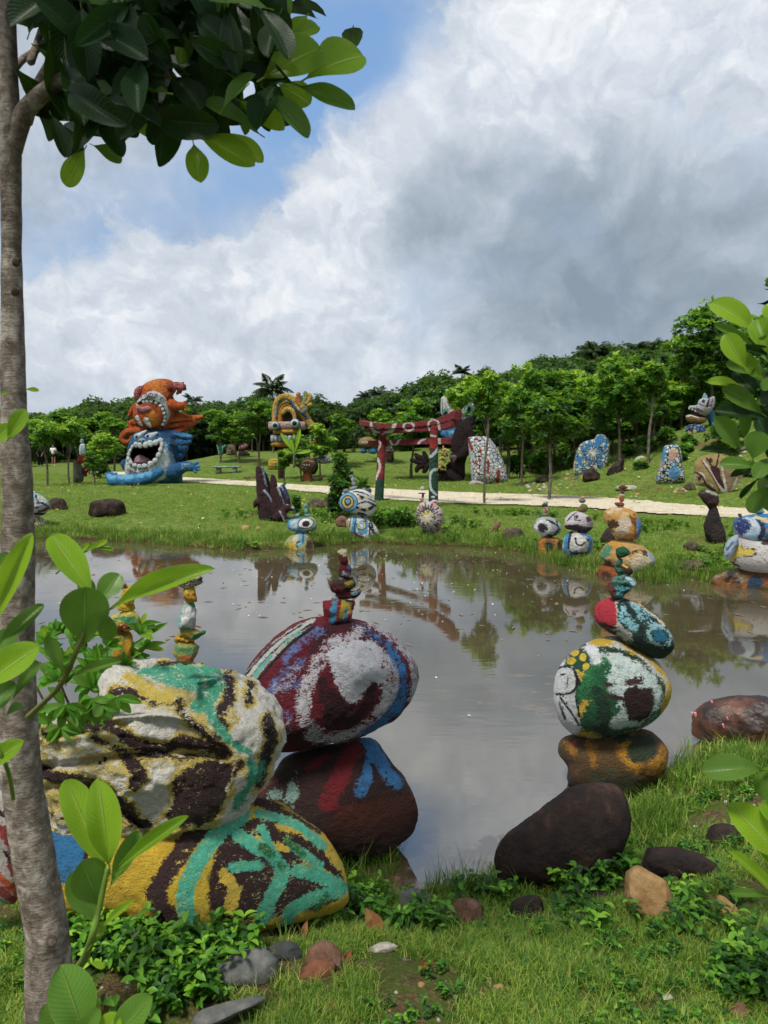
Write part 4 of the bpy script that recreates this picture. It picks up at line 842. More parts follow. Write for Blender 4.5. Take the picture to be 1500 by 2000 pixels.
stack('stacked_stone_sculpture', 'tall ochre and tan boulder pair with blue edge on rust stone, rightmost of the three', [
    ('base_stone', [(1166,1120),(1172,1106),(1200,1098),(1240,1100),(1266,1112),(1284,1132),(1282,1146),(1230,1150),(1175,1140)], '#8d4f26', [('#4a2a1a', [('s', [(1180,1120),(1200,1140)], 5), ('s', [(1250,1130),(1280,1140)], 3)], 3), ('#b3682c', [('e', 1260, 1126, 10, 6)], 3)], {}),
    ('boulder', [(1172,1085),(1180,1066),(1200,1054),(1230,1054),(1254,1066),(1272,1080),(1281,1096),(1272,1110),(1250,1124),(1236,1127),(1215,1116),(1190,1104),(1176,1096)], '#c9a468', [('#d6c7a8', [('e', 1250, 1100, 22, 18, -20), ('e', 1190, 1100, 14, 8)], 4), ('#c9923c', [('e', 1200, 1068, 18, 10), ('e', 1196, 1086, 8, 6)], 4), ('#4f8a68', [('p', [(1170,1085),(1185,1062),(1196,1070),(1192,1085),(1176,1094)])], 3), ('#4e4030', [('e', 1190, 1096, 10, 6), ('s', [(1232,1082),(1250,1074),(1262,1084)], 2.5)], 4), ('#8fb3c9', [('s', [(1268,1082),(1278,1096)], 3)], 1.5)], {'rough': .04}),
    ('top_boulder', [(1179,1004),(1186,994),(1204,991),(1224,992),(1242,1000),(1252,1018),(1252,1038),(1244,1053),(1224,1056),(1202,1050),(1190,1030),(1181,1016)], '#c99a52', [('#d9c8ac', [('e', 1214, 1030, 17, 20, 20), ('s', [(1184,1002),(1210,994)], 4)], 4), ('#7a4c20', [('s', [(1222,1000),(1238,1020),(1234,1052)], 1.5), ('s', [(1240,1004),(1242,1050)], 2.5)], 2.5), ('#4a2c16', [('e', 1196, 1023, 12, 14, -30)], 4), ('#cfae74', [('s', [(1200,1000),(1226,1004)], 3)], 3), ('#4f88b8', [('s', [(1248,1014),(1249,1048)], 4.5)], 1.2)], {'rough': .04}),
    ('small_stone', ('e', 1212, 989, 6.5, 3), '#c7b7a2'), ('small_stone', [(1202,981),(1218,982),(1218,988),(1206,989),(1201,985)], '#8a4420'), ('small_stone', ('e', 1214, 975, 5, 6), '#a05a34'), ('small_stone', ('e', 1215, 967, 5.5, 2.5), '#d9c2b0'), ('small_stone', ('e', 1216, 960, 3.6, 5), '#5d4222'), ('small_stone', ('e', 1217, 952, 9, 3.6), '#6b3c28'), ('small_stone', ('e', 1217, 947, 4.5, 3), '#b08a60')], Y, WZ)
Y = G(1450, 1160)[1] + .5
stack('stacked_stone_sculpture', 'blue round stone over cracked white boulder on rusty base, at the far right bank edge', [
    ('base_boulder', [(1386,1135),(1400,1122),(1425,1112),(1470,1108),(1530,1108),(1570,1120),(1590,1150),(1560,1172),(1480,1172),(1420,1158)], '#7d5632', [('#a8672c', [('e', 1415, 1145, 18, 7, 20), ('e', 1452, 1150, 12, 8)], 4), ('#8f8470', [('s', [(1400,1124),(1440,1114)], 5), ('e', 1448, 1130, 8, 8)], 4), ('#3c3228', [('s', [(1415,1136),(1425,1130)], 4), ('s', [(1440,1128),(1442,1145)], 3)], 3), ('#2a4054', [('e', 1476, 1140, 14, 18)], 3), ('#8a4a44', [('s', [(1497,1125),(1500,1148)], 3)], 2)], {'e': 2.3, 'D': .6}),
    ('boulder', [(1414,1075),(1422,1056),(1440,1046),(1490,1050),(1540,1056),(1570,1080),(1560,1108),(1520,1120),(1475,1119),(1445,1112),(1424,1096)], '#cdc9c2', [('#e0c95c', [('P', [(1444,1062),(1452,1070),(1472,1072),(1474,1080),(1462,1086),(1442,1088),(1428,1098),(1424,1094),(1436,1078)])], .8), ('#4a3c3a', [('s', [(1447,1062),(1450,1072),(1462,1073),(1476,1074),(1474,1084),(1458,1087),(1444,1088),(1430,1100)], 2), ('s', [(1426,1098),(1446,1108)], 2), ('e', 1500, 1060, 12, 5)], 1), ('#6f7c8c', [('s', [(1420,1076),(1432,1062)], 3), ('s', [(1420,1088),(1436,1074)], 1.5)], 1.5), ('#2e2a28', [('s', [(1476,1080),(1490,1090),(1500,1100)], .7), ('s', [(1484,1068),(1492,1080)], .6), ('s', [(1470,1100),(1486,1096)], .6)], .5)], {'rough': .02}),
    ('side_stone', [(1414,1075),(1420,1058),(1432,1047),(1442,1046),(1440,1066),(1426,1090),(1418,1092)], '#aebfd2', [('#5f6c7c', [('s', [(1420,1074),(1432,1058)], 2.4), ('s', [(1420,1085),(1438,1066)], 1.5)], 1)], {'dy': -.05}),
    ('top_boulder', [(1431,1027),(1436,1013),(1450,1008),(1475,1004),(1510,1004),(1540,1014),(1550,1035),(1530,1056),(1490,1060),(1460,1061),(1440,1050)], '#3a7fb5', [('#cbd6de', [('e', 1460, 1036, 27, 26)], 2.5), ('#2f3f74', [('e', 1451, 1030, 16, 15, -20)], 3.5, 5), ('#a9c6da', [('e', 1470, 1046, 16, 12, -30)], 4), ('#273250', [('s', [(1480,1012),(1490,1030),(1486,1050)], 5)], 3), ('#c98f4a', [('e', 1500, 1036, 4, 5), ('e', 1494, 1052, 4, 2)], 1.5), ('#d5c896', [('s', [(1476,1010),(1500,1018)], 3)], 3)], {'rough': .02, 'facets': 0}),
    ('small_stone', [(1468,1001),(1478,994),(1490,995),(1493,1000),(1484,1004)], '#5f9ca8'), ('small_stone', [(1441,1004),(1447,1003),(1449,1009),(1444,1010)], '#5a4a3c')], Y, WZ)
Y = G(1395, 1062)[1] + .1
stack('balanced_stone_stack', 'dark blunt stone balanced on a tall pointed dark stone on the right bank', [
    ('base_stone', [(1374,1030),(1378,1015),(1385,998),(1390,985),(1397,986),(1403,1004),(1412,1030),(1418,1048),(1412,1066),(1390,1064),(1378,1050)], '#2c211f', [('#3d302c', [('e', 1400, 1040, 12, 14)], 4)], {'facets': 10, 'e': 3}),
    ('head_stone', [(1364,965),(1370,957),(1385,955),(1402,966),(1404,984),(1396,994),(1387,996),(1380,986),(1372,978)], '#33221f', [('#4a2c22', [('e', 1394, 984, 9, 8)], 3), ('#a9aa98', [('s', [(1380,958),(1400,966)], 2.6)], 1.5), ('#54463c', [('s', [(1366,962),(1378,962)], 2)], 1)], {'facets': 8, 'e': 3})], Y, cat='rock', group=None)
Y = G(80, 1032)[1] + .2
stack('animal_head_sculpture', 'black and white spotted beast head with reddish mouth half behind the slim trunk', [
    ('neck', [(52,1010),(66,1005),(82,1010),(89,1020),(86,1030),(72,1038),(52,1040)], ('cells', [WH, '#d6c27a', WH], 16, .06), [], {}),
    ('head', [(40,985),(55,966),(70,963),(84,970),(96,982),(98,994),(92,1004),(82,1008),(62,1008),(45,1004)], '#c9d3d6', [('#8fb3c4', [('p', [(50,960),(80,966),(70,980),(50,985)])], 2), (BK, [('s', [(60,985),(80,982),(95,990)], 2), ('s', [(60,995),(75,990)], 1.6), ('s', [(62,1003),(92,1004)], 2.5), ('s', [(70,968),(74,978),(80,978)], 1), ('s', [(58,978),(66,990),(64,1000)], 1.6)], .8), ('#d9ce90', [('e', 76, 973, 3, 4), ('e', 84, 978, 2, 2), ('e', 69, 984, 2.5, 2)], .5), ('#7a3434', [('s', [(76,999),(86,996),(95,992)], 3)], 1), ('#c9c2c2', [('s', [(76,995),(94,988)], .8)], .5)], {'facets': 3}),
    ('head_knob', ('e', 66, 962, 4, 3), '#c4cac8')], Y, group=None)
# dark plain rocks on the far bank
FAR = 'dark rocks on the far bank'
rock('boulder', 'large black brown boulder in grass below the blue monster statue', 'boulder', [(172,998),(178,983),(196,975),(222,974),(240,981),(246,996),(242,1008),(210,1012),(180,1008)], DARK, seed=201, group=FAR)
rock('boulder', 'brown and black boulder directly right of the spotted beast head', 'boulder', [(92,985),(98,975),(116,973),(130,984),(135,996),(126,1000),(104,999),(94,996)], simple_mat('brown_black_rock', ['#15100d', '#3a2c22', '#7c6a50'], 3, .8, .02), seed=203, group=FAR)
rock('boulder', 'weathered brown rock right of the dark claw sculpture', 'boulder', [(597,988),(606,975),(622,973),(632,982),(630,992),(605,995)], MOSSY, seed=205, group=FAR)
rock('boulder', 'round brown rock half under shrub leaves beside the hexagon eye stack', 'boulder', [(618,988),(626,976),(640,976),(648,986),(640,996),(622,996)], MOSSY, seed=206, group=FAR)
rock('boulder', 'low brown rock touching the left side of the hexagon eye stack', 'boulder', [(655,1018),(664,1008),(676,1010),(682,1022),(676,1034),(660,1030)], BRST, seed=207, group=FAR)
rock('boulder', 'dark grey rock with a twig pile at the waterline right of the flower boulder', 'boulder', [(980,1046),(990,1032),(1006,1030),(1022,1038),(1026,1052),(1000,1058),(984,1056)], MOSSY, seed=209, group=FAR)
rock('stone', 'small stacked pebble pair on the bank right of the flower boulder', 'stone', [(958,1036),(966,1024),(974,1018),(978,1024),(970,1036),(962,1044)], BRST, seed=210, group=FAR)
rock('boulder', 'flat grey brown rock at the waterline left of the blue round stack', 'boulder', [(1324,1110),(1334,1098),(1352,1094),(1372,1096),(1378,1106),(1370,1116),(1345,1120),(1328,1118)], MOSSY, seed=211, group=FAR)
rock('boulder', 'small brown rock in grass above the flat waterline rock', 'boulder', [(1334,1066),(1345,1058),(1360,1060),(1368,1070),(1355,1080),(1338,1080)], MOSSY, seed=213, group=FAR)
rock('boulder', 'dark wedge rock behind the tall ochre boulder stack', 'boulder', [(1172,1060),(1176,1046),(1186,1032),(1198,1034),(1200,1062),(1186,1070)], DARK, seed=215, group=FAR)
rock('boulder', 'reddish black rock at the foot of the blue flower disc', 'boulder', [(1137,932),(1143,918),(1160,914),(1171,920),(1170,938),(1155,944),(1140,943)], DARK, seed=217, group=FAR)
rock('boulder', 'tall slanted black rock right of the blue flower disc', 'boulder', [(1184,925),(1195,908),(1215,896),(1220,900),(1216,918),(1200,932),(1186,934)], DARK, seed=219, group=FAR)
rock('boulder', 'low dark rock behind the bare sapling beyond the path', 'boulder', [(1045,938),(1052,930),(1068,928),(1074,936),(1066,946),(1050,946)], DARK, seed=221, group=FAR)
rock('boulder', 'grey wedge rock on the slope left of the spade shaped rock', 'boulder', [(1334,958),(1342,942),(1356,944),(1358,958),(1346,962)], MOSSY, seed=223, group=FAR)
rock('stone', 'pale rubble stone on the slope above the path at right', 'stone', [(1238,900),(1246,892),(1258,890),(1262,898),(1250,906)], PALE, seed=225, group=FAR, Y=27)
rock('stone', 'flat pale stone on the grassy slope left of the blue cone rock', 'stone', [(1200,955),(1220,948),(1244,950),(1232,958)], PALE, seed=226, group=FAR, D=1.5)
rock('boulder', 'dark flat rock in the lawn just left of the claw sculpture beyond path', 'boulder', [(476,935),(484,930),(500,930),(508,935),(496,940),(480,940)], MOSSY, seed=227, group=FAR)

# ------------------------------------------------------------------ claw / coral sculpture
g = G(530, 1022); Yc = g[1] + .45
tc_ = thing('claw_sculpture', 'maroon and black knobbly claw shaped sculpture with white edges on the far bank', 'sculpture', (P(532, 1000, Yc)[0], Yc, H1(P(532, 1000, Yc)[0], Yc)))
def limb(parent, name, pp, Y, rp, base, layers=(), seg=12, mat=None, **k):
    V, Fc = px_tube(pp, Y, rp, seg=seg)
    sub_ = Solid(); 
    V, Fc = subdiv(V, Fc); 
    if k.pop('lump', 0): V = V + fbm(V*5, 3)[:, None]*.02
    if mat is None: mat = paint_mat(Y/F, base, [(l[0], l[2] if len(l) > 2 else 1.2) for l in layers], **k)
    return mk(name, V, Fc, mat, parent, attrs=attrs_for(to_px(V), layers))
def subdiv(V, Fc):
    V = np.asarray(V); Fc = np.asarray(Fc); E = {}; out = []; nv = list(V)
    def m(a, b):
        k_ = (a, b) if a < b else (b, a)
        if k_ not in E: E[k_] = len(nv); nv.append((V[a]+V[b])/2)
        return E[k_]
    for a, b, c in Fc:
        ab, bc, ca = m(a, b), m(b, c), m(c, a); out += [(a, ab, ca), (ab, b, bc), (ca, bc, c), (ab, bc, ca)]
    return np.array(nv), np.array(out)
CL = '#3c1c22'; WE = '#9fb0bd'
fing = [([(523,1018,0),(518,985,0),(512,950,-.05),(507,915,-.1)], [16,15,11,7], [(WE, [('s', [(512,912),(517,935),(522,950)], 1.6)], 1.5)]),
        ([(520,1000,.1),(524,960,.1),(519,925,.1)], [9,7,4], [(WE, [('s', [(521,920),(526,935)], 1.2)], 1)]),
        ([(535,1010,0),(536,975,0),(534,945,0),(533,930,0)], [13,10,7,4.5], []),
        ([(545,1015,-.05),(548,985,-.05),(543,955,-.05)], [13,9,5], [(WE, [('s', [(542,950),(550,970),(556,985)], 1.6)], 1.2)]),
        ([(540,1005,.1),(560,985,.1),(552,950,.1)], [12,9,5], [('#2f4a72', [('s', [(550,948),(562,970)], 4)], 3), (WE, [('s', [(546,944),(554,960)], 1)], 1)]),
        ([(535,1000,-.1),(524,980,-.15),(515,962,-.2)], [13,9,6], [(WE, [('s', [(516,958),(527,970),(530,980)], 1.8)], 1)]),
        ([(528,1000,0),(515,985,-.05),(503,980,-.1),(499,987,-.1)], [12,9,7,4], []),
        ([(545,1005,-.1),(560,992,-.1),(572,993,-.1)], [12,8,4.5], [(WE, [('e', 573, 991, 4, 4), ('s', [(552,975),(562,986)], 1.6)], 1)]),
        ([(540,1010,-.15),(552,1005,-.2),(560,1018,-.2)], [12,8,5], [(WE, [('s', [(546,998),(552,1010),(556,1020)], 1.4)], 1)]),
        ([(532,1025,0),(530,1005,0)], [20,18], [('#0e0a0c', [('e', 528, 1008, 12, 10)], 3), (WE, [('s', [(510,990),(508,1022)], 1.2), ('s', [(511,980),(516,1000),(525,1002)], 1.2), ('s', [(516,985),(526,998)], 1.2)], .8)])]
for pp, rp, ly in fing: limb(tc_, 'claw_finger' if len(pp) > 2 else 'claw_base', pp, Yc, rp, CL, ly, chips=.3, chipcol='#130b0d', lump=1)

# ------------------------------------------------------------------ torii gate
g1 = G(739, 978); g2 = G(846, 990)
tg = thing('torii_gate', 'red wooden torii gate with white painted rings and green post feet by the gravel path', 'gate', ((g1[0]+g2[0])/2, (g1[1]+g2[1])/2, 0))
RD, GR = '#84262a', '#1d4634'
def xyz(px, py, Y): return P(px, py, Y)
def post(gp, top, wpx, Yp, lay):
    bx = P(gp[0], gp[1], Yp); tx = P(top[0], top[1], Yp + .15); bx[2] -= .25
    m_ = [(bx + (tx-bx)*k) for k in (0, .1, .5, .9, 1)]; r_ = wpx*Yp/F/2
    V, Fc = tube(m_, [r_*1.12, r_*1.1, r_, r_*.92, r_*.92], seg=20, smooth_k=12); V, Fc = subdiv(V, Fc)
    mk('post', V, Fc, paint_mat(Yp/F, RD, [(l[0], l[2]) for l in lay], chips=.25, stain=.4), tg, attrs=attrs_for(to_px(V), lay))
post((739, 978), (748, 838), 16.5, g1[1], [('#a13028', [('s', [(741,890),(746,930)], 4)], 3), (GR, [('p', [(720,1000),(760,1000),(760,930),(744,934),(728,944)])], .8), ('#d5cfcd', [('s', [(742,835),(748,848)], 2.5), ('s', [(735,860),(743,864),(741,874),(736,880)], 1.6), ('s', [(738,896),(742,910),(738,925),(732,938)], 2.4)], .6)])
post((846, 990), (848, 838), 17.5, g2[1], [('#a13028', [('e', 846, 870, 8, 10)], 3), (GR, [('p', [(820,1010),(870,1010),(870,868),(848,880),(836,884)])], .8), ('#4a2024', [('e', 846, 880, 8, 4)], 3), ('#c9cfd0', [('s', [(838,850),(850,852)], 2.2), ('s', [(856,876),(846,888),(836,893)], 3), ('s', [(856,916),(844,920),(839,935),(842,955),(852,966)], 2.6), ('s', [(838,905),(836,930)], 1)], .6)])
def beam(name, pts, hpx, dep, lay, Ys):
    """long beam: pts (px,py) along centre line, square section, depth along the gate's normal"""
    C = np.array([P(x, y, Y_) for (x, y), Y_ in zip(pts, Ys)]); Q = smooth_pts(C, False, 10); h = np.array(hpx)
    hh = np.interp(np.linspace(0, 1, len(Q)), np.linspace(0, 1, len(h)), h)*Ys[0]/F
    d = C[-1]-C[0]; d[2] = 0; d /= np.linalg.norm(d); nn = np.array([-d[1], d[0], 0])
    ring = [(-.5, -1), (0, -1), (.5, -1), (.5, 0), (.5, 1), (0, 1), (-.5, 1), (-.5, 0)]
    V = []; 
    for q, h_ in zip(Q, hh):
        for a, b_ in ring: V.append(q + nn*dep*a + np.array([0, 0, h_/2*b_]))
    Fq = []; n = len(Q)
    for i in range(n-1):
        for k in range(8): Fq.append((i*8+k, i*8+(k+1) % 8, (i+1)*8+(k+1) % 8, (i+1)*8+k))
    T = []
    for f in Fq: T += [(f[0], f[1], f[2]), (f[0], f[2], f[3])]
    for k in range(1, 7): T += [(0, k+1, k), ((n-1)*8, (n-1)*8+k, (n-1)*8+k+1)]
    V = np.array(V); T = np.array(T)
    for _ in range(2): V, T = subdiv(V, T)
    o = mk(name, V, T, paint_mat(Ys[0]/F, RD, [(l[0], l[2]) for l in lay], chips=.2, stain=.35), tg, attrs=attrs_for(to_px(V), lay), smooth=False)
    return o
WR = '#cfc8c6'; Ya, Yb = g1[1]+.1, g2[1]+.1
rings = [(WR, [('s', [(724,826),(728,840),(740,846)], 2.6), ('s', [(772,827),(764,842),(752,846)], 3.4), ('r', 798, 833, 10, 8, 1.8), ('r', 847, 831, 11, 11, 1.8), ('s', [(856,826),(859,842)], 2.2)], .5)]
Yl, Yr_ = Ya + (Ya-Yb)*.33, Yb - (Ya-Yb)*.35
Y5 = list(np.linspace(Yl, Yr_, 7))
beam('top_beam', [(708,826),(726,829),(760,832),(798,831),(846,826),(872,820),(894,810)], [10,8,8,8.5,9.5,11.5,15], .26, rings, Y5)
beam('lower_top_beam', [(718,840),(740,842),(770,842),(798,840),(846,837),(868,834),(886,828)], [8,8,8,8,8.5,9.5,10], .20, rings, Y5)
beam('tie_beam', [(722,866),(750,865),(780,864),(810,863),(846,862),(862,862),(879,861)], [10,10,10,10,10,10.5,11], .12, [(WR, [('s', [(761,858),(766,869),(774,868),(780,858)], 2), ('s', [(830,857),(820,862),(817,869)], 2.4), ('s', [(857,856),(859,870)], 3)], .5)], Y5)

# ------------------------------------------------------------------ bench
g = G(443, 924); Yb_ = g[1]; tb = thing('stone_bench', 'grey green stone bench with rounded slab on the lawn beyond the path', 'bench', (g[0], g[1], g[2]))
BM = simple_mat('bench_stone', ['#4b5a50', '#6d7f74', '#8fa096'], 5, .85, .01)
w_ = 52*Yb_/F; h_ = 12*Yb_/F
mk('seat', *box((g[0], g[1], g[2]+h_), w_, .5, .10, .04, .03), BM, tb)
for s_ in (-1, 1): mk('leg', *box((g[0]+s_*w_*.3, g[1], g[2]+h_*.45), w_*.16, .38, h_*.95, .04, .02), BM, tb)
# ------------------------------------------------------------------ large statues
def part(name, ol, Y, parent, base, layers=(), D=.8, sub=4, seed=1, e=2.3, rough=.03, facets=0, relief=None, fine=.006, **k):
    o = traced(ell(*ol[1:]) if ol[0] == 'e' else ol, Y, D=D, sub=sub, e=e, rough=rough, fine=fine, facets=facets, seed=seed, relief=relief)
    ob = painted(name, o, parent, base, layers, rag=k.pop('rag', 1.0), **k); return o, ob
_fc = {}
def glyph(ch, px, py, size, Y, parent, mat, rot=0, n=None):
    cu = bpy.data.curves.new('lettering', 'FONT'); cu.body = ch; cu.size = 1; cu.extrude = .02; cu.offset = .018; cu.align_x = 'CENTER'; cu.align_y = 'CENTER'
    tmp = bpy.data.objects.new('tmp', cu); COL.objects.link(tmp); dg = bpy.context.evaluated_depsgraph_get(); dg.update()
    me = bpy.data.meshes.new_from_object(tmp.evaluated_get(dg)); bpy.data.objects.remove(tmp)
    if not len(me.vertices): return
    V = np.array([v.co[:] for v in me.vertices]); Fs = [list(p_.vertices) for p_ in me.polygons]
    V[:, 0] -= (V[:, 0].max()+V[:, 0].min())/2; V[:, 1] -= (V[:, 1].max()+V[:, 1].min())/2
    s = size*Y/F/max(V[:, 1].max()-V[:, 1].min(), V[:, 0].max()-V[:, 0].min(), .3)
    if ch in 'くてで': s *= .95
    c, sn = math.cos(R(rot)), math.sin(R(rot)); x = V[:, 0]*c - V[:, 1]*sn; y = V[:, 0]*sn + V[:, 1]*c
    W = P(px, py, Y) + np.stack([x*s, -V[:, 2]*.03, y*s], 1)
    mk('lettering', W, Fs, mat, parent, smooth=False)
BKM = simple_mat('black_paint', ['#0c0c0e', '#1a1a1c'], 20, .6, 0)
def ringpart(name, cx, cy, r_in, r_out, Y, dep, parent, base, **k):
    pp = [(cx + (r_in+r_out)/2*math.cos(a), cy + (r_in+r_out)/2*math.sin(a)) for a in np.linspace(0, 2*math.pi, 13)]
    return limb(parent, name, pp, Y, [(r_out-r_in)/2]*13, base, seg=8, **k)
g = G(290, 947); Ys = g[1] + 1.4
ts = thing('monster_sculpture', 'giant blue monster statue with gaping toothy mouth and white belly, below the orange creature', 'statue', (P(300, 900, Ys)[0], Ys, H1(P(300, 900, Ys)[0], Ys)))
BLU = '#245f8c'
body, _ = part('body', [(249,872),(256,852),(266,842),(284,839),(304,838),(326,842),(344,848),(352,862),(352,880),(350,902),(356,925),(354,944),(332,950),(290,952),(256,950),(247,931),(243,911),(247,890)], Ys, ts, BLU, [
    ('#3f86b5', [('s', [(335,900),(345,925),(330,940)], 8), ('s', [(320,945),(350,935)], 5)], 4, 3), ('#163f63', [('s', [(320,846),(340,856),(335,880)], 7), ('s', [(335,885),(350,900)], 4)], 3, 4),
    ('#dde3e4', [('P', [(244,912),(247,936),(280,944),(315,938),(328,922),(335,903),(332,889),(322,870),(317,858),(300,860),(262,866),(250,885)])], 1.5),
    ('#8aa9bc', [('s', [(322,868),(334,895),(328,922)], 3)], 4, 2),
    ('#08080a', [('P', [(257,871),(285,873),(312,864),(311,880),(303,898),(294,908),(266,908),(256,897),(253,884)]), ('s', [(262,865),(290,864),(308,856),(318,860),(319,876),(312,892),(302,908),(286,915),(266,915),(252,906),(247,893),(250,880),(256,868)], .8)], .5),
    ], D=.85, sub=6, e=2.4, relief=[([('P', [(257,871),(285,873),(312,864),(311,880),(303,898),(294,908),(266,908),(256,897),(253,884)])], -1.3, 9), ([('s', [(330,850),(345,856)], 3), ('s', [(332,866),(350,872)], 3)], .12, 4)], seed=301, stain=.3)
def on(sol, name, ol, parent, base, layers=(), lift=.06, D=.6, **k):
    pts = ell(*ol[1:]) if ol[0] == 'e' else ol
    cx = sum(p_[0] for p_ in pts)/len(pts); cy_ = sum(p_[1] for p_ in pts)/len(pts)
    q = sol.px[sol.fm]; Yf = front(sol, cx, cy_); return part(name, ol, Yf - lift, parent, base, layers, D=D, **k)
WT = '#d8dcda'
wmat = paint_mat(Ys/F, WT, [], stain=.25)
def tooth(cx, cy, rx, ry, rot, parent, sol, Yf=None):
    Yf = Yf if Yf is not None else front(sol, cx, cy)
    o = traced(ell(cx, cy, rx*1.14, ry*1.12, rot), Yf - .05, D=.9, sub=3, e=4.0, fine=0, rough=.02, seed=int(cx*3+cy)); mk('tooth', o.V, o.F, wmat, parent)
fr = lambda x, y: front(body, x, y)
Ym = min(fr(284, 862), fr(282, 915)) + .15
for cx, cy, rx, ry, rt in [(265.5,868.5,4.0,5.4,-10),(274,869.8,4.4,5.6,0),(284.5,869,5.0,5.8,5),(294.8,866.8,4.6,5.6,8),(304,864.5,4.8,5.4,18),(313,860.5,5.0,5.2,30),
                           (258.2,873,2.6,4,30),(254.2,880,3,3.8,20),(251.4,887.4,3,4,8),(250.6,896,3,4.6,-8),(255,903.8,3.8,4.2,-40),(263,909,4.4,4.2,-20),(272,911,4.2,4.4,-4),(282.4,910,5.6,4.2,6),(294.8,906,5.8,4.8,22),(303,899.8,4.6,5.4,40),(309.4,889,4.4,5.4,20),(313.4,878,3.8,5,10),(316,868.6,3.6,5,5)]:
    tooth(cx, cy, rx, ry, rt, ts, body, (fr(cx, cy)*.5 + Ym*.5) if not (cx > 305) else fr(cx+5, cy))
part('tongue', [(261,905),(262,895),(271,888),(282,891),(296,900),(290,908),(272,908)], Ym + .35, ts, '#b98f98', D=.8, seed=303)
e1, _ = on(body, 'eye', [(262,855),(263,849),(269,846),(285,840),(287,842),(279,851),(270,859.5),(264.5,859.5)], ts, WT, [(BK, [('e', 266.5, 853.5, 3, 3.3)], .3)], D=.5, lift=-.02)
e2, _ = on(body, 'eye', [(283,853),(287,847.6),(307,843.5),(306,849),(295,859),(288,859)], ts, WT, [(BK, [('e', 288.3, 852, 2.6, 3.3)], .3)], D=.5, lift=-.02)
on(body, 'nose', ('e', 277.5, 860.5, 7.5, 5, 0), ts, '#9fb0b8', [(BK, [('e', 273, 861.5, 1.9, 1.7), ('e', 280, 861, 1.9, 1.7)], .3)], D=.9)
for ch, x, y, r_ in [('宇', 254, 920.5, 0), ('宙', 263.5, 924, 0), ('さ', 278, 923, 3), ('ん', 290.5, 921.5, 5), ('ぽ', 303, 919, 8)]:
    glyph(ch, x, y, 11.5, fr(x, y) - .05, ts, BKM, r_)
Yh = Ys - .2
HL = [('#3f86b5', [('s', [(330,850),(375,850)], 2), ('s', [(335,862),(372,860)], 1.5)], 3, 2)]
for pp, rp in [([(312,842),(330,846),(350,851),(372,854)], [4,7,8,5]), ([(322,852),(340,860),(356,866),(371,862)], [6,9,9,4]), ([(330,866),(344,874),(358,876),(364,868)], [7,10,10,5]), ([(336,884),(346,890),(354,888)], [8,10,8])]:
    limb(ts, 'hair_lock', pp, Yh, rp, '#1d4f7a', HL, seg=14, lump=1)
fa = [('#6fb0d4', [('s', [(215,928),(250,932),(290,926)], 4)], 5, 3), ('#1c4a72', [('s', [(225,946),(270,949),(300,942)], 3)], 4, 3)]  # lit top and shaded underside of the forearm, put into the colour
limb(ts, 'forearm', [(212,931),(221,938),(244,940),(272,938),(295,931),(312,921)], Ys - 2.1, [7,12,13.5,13,11,9], '#2f79aa', fa, seg=16, lump=1)
for x, y in [(208,927),(213,924),(219,924),(226,925)]: limb(ts, 'finger', [(x+6,y+8),(x,y)], Ys - 2.1, [4,3], '#3f8cbc', seg=8)
limb(ts, 'arm', [(340,922),(352,915),(364,911),(378,913)], Ys - .6, [16,12,10,8], '#1f5a86', [('#7fb0cc', [('e', 356+i*5, 906+j*5, 2, 1.4, 20) for i in range(4) for j in range(3)], .6)], seg=14)
for x, y in [(385,903),(388,910),(388,917),(382,921)]: limb(ts, 'finger', [(377,912),(x,y)], Ys - .7, [5,3.6], '#2a6c9a', [('#5f9cc4', [('e', x, y, 4, 2)], 2)], seg=8)
limb(ts, 'hand', [(243,915),(240,905),(244,900)], Ys + .3, [4,5,3], BLU, seg=8)

# orange creature on top
Yo = Ys + .1
to = thing('monster_sculpture', 'upside down orange monster statue with sleeping face and white lip, balanced on the blue monster', 'statue', P(300, 838, Yo))
ORG = '#b4501c'
ob_, _ = part('body', [(275,762),(280,752),(288,747),(303,741),(317,739.5),(332,742),(341,750),(345,764),(338,772),(342,782),(348,796),(350,812),(343,826),(325,838),(295,842),(272,838),(264,826),(259,808),(262,790),(272,776)], Yo, to, ORG, [
    ('#c0782a', [('P', [(282,752),(303,744),(325,746),(336,760),(320,768),(290,762)])], 7, 0.5), ('#6a2812', [('s', [(340,775),(346,800),(340,825)], 4)], 3, 3),
    ('#c3c5c6', [('P', [(266,790),(273,777),(288,766),(303,764),(317,771),(329,786),(333,804),(329,820),(320,833),(312,836),(316,831),(323,815),(321.7,803),(316,792),(305.6,784),(291,781),(279,783),(270,792)])], .5),
    ('#3f1c14', [('s', [(273,788),(280,785),(291,783.5),(305,787),(315,794),(321,805),(321.5,816),(316,832)], 3.4)], .5)], D=.75, sub=6, seed=311, relief=[([('s', [(273,788),(280,785),(291,783.5),(305,787),(315,794),(321,805),(321.5,816),(316,832)], 3.4)], -.12, 3), ([('P', [(266,790),(273,777),(288,766),(303,764),(317,771),(329,786),(333,804),(329,820),(320,833),(312,836),(300,780)])], .10, 4)])
fo = lambda x, y: front(ob_, x, y)
for cx, cy, rt in [(281,784.6,-10),(288,784,0),(295.5,784.2,5),(305,787,25),(313.4,792.8,40),(317.6,799,60),(320.4,806.5,80),(321.8,814,90),(320.8,821,100),(317.6,828.5,115)]:
    tooth(cx, cy, 3.3, 3.0, rt, to, ob_)
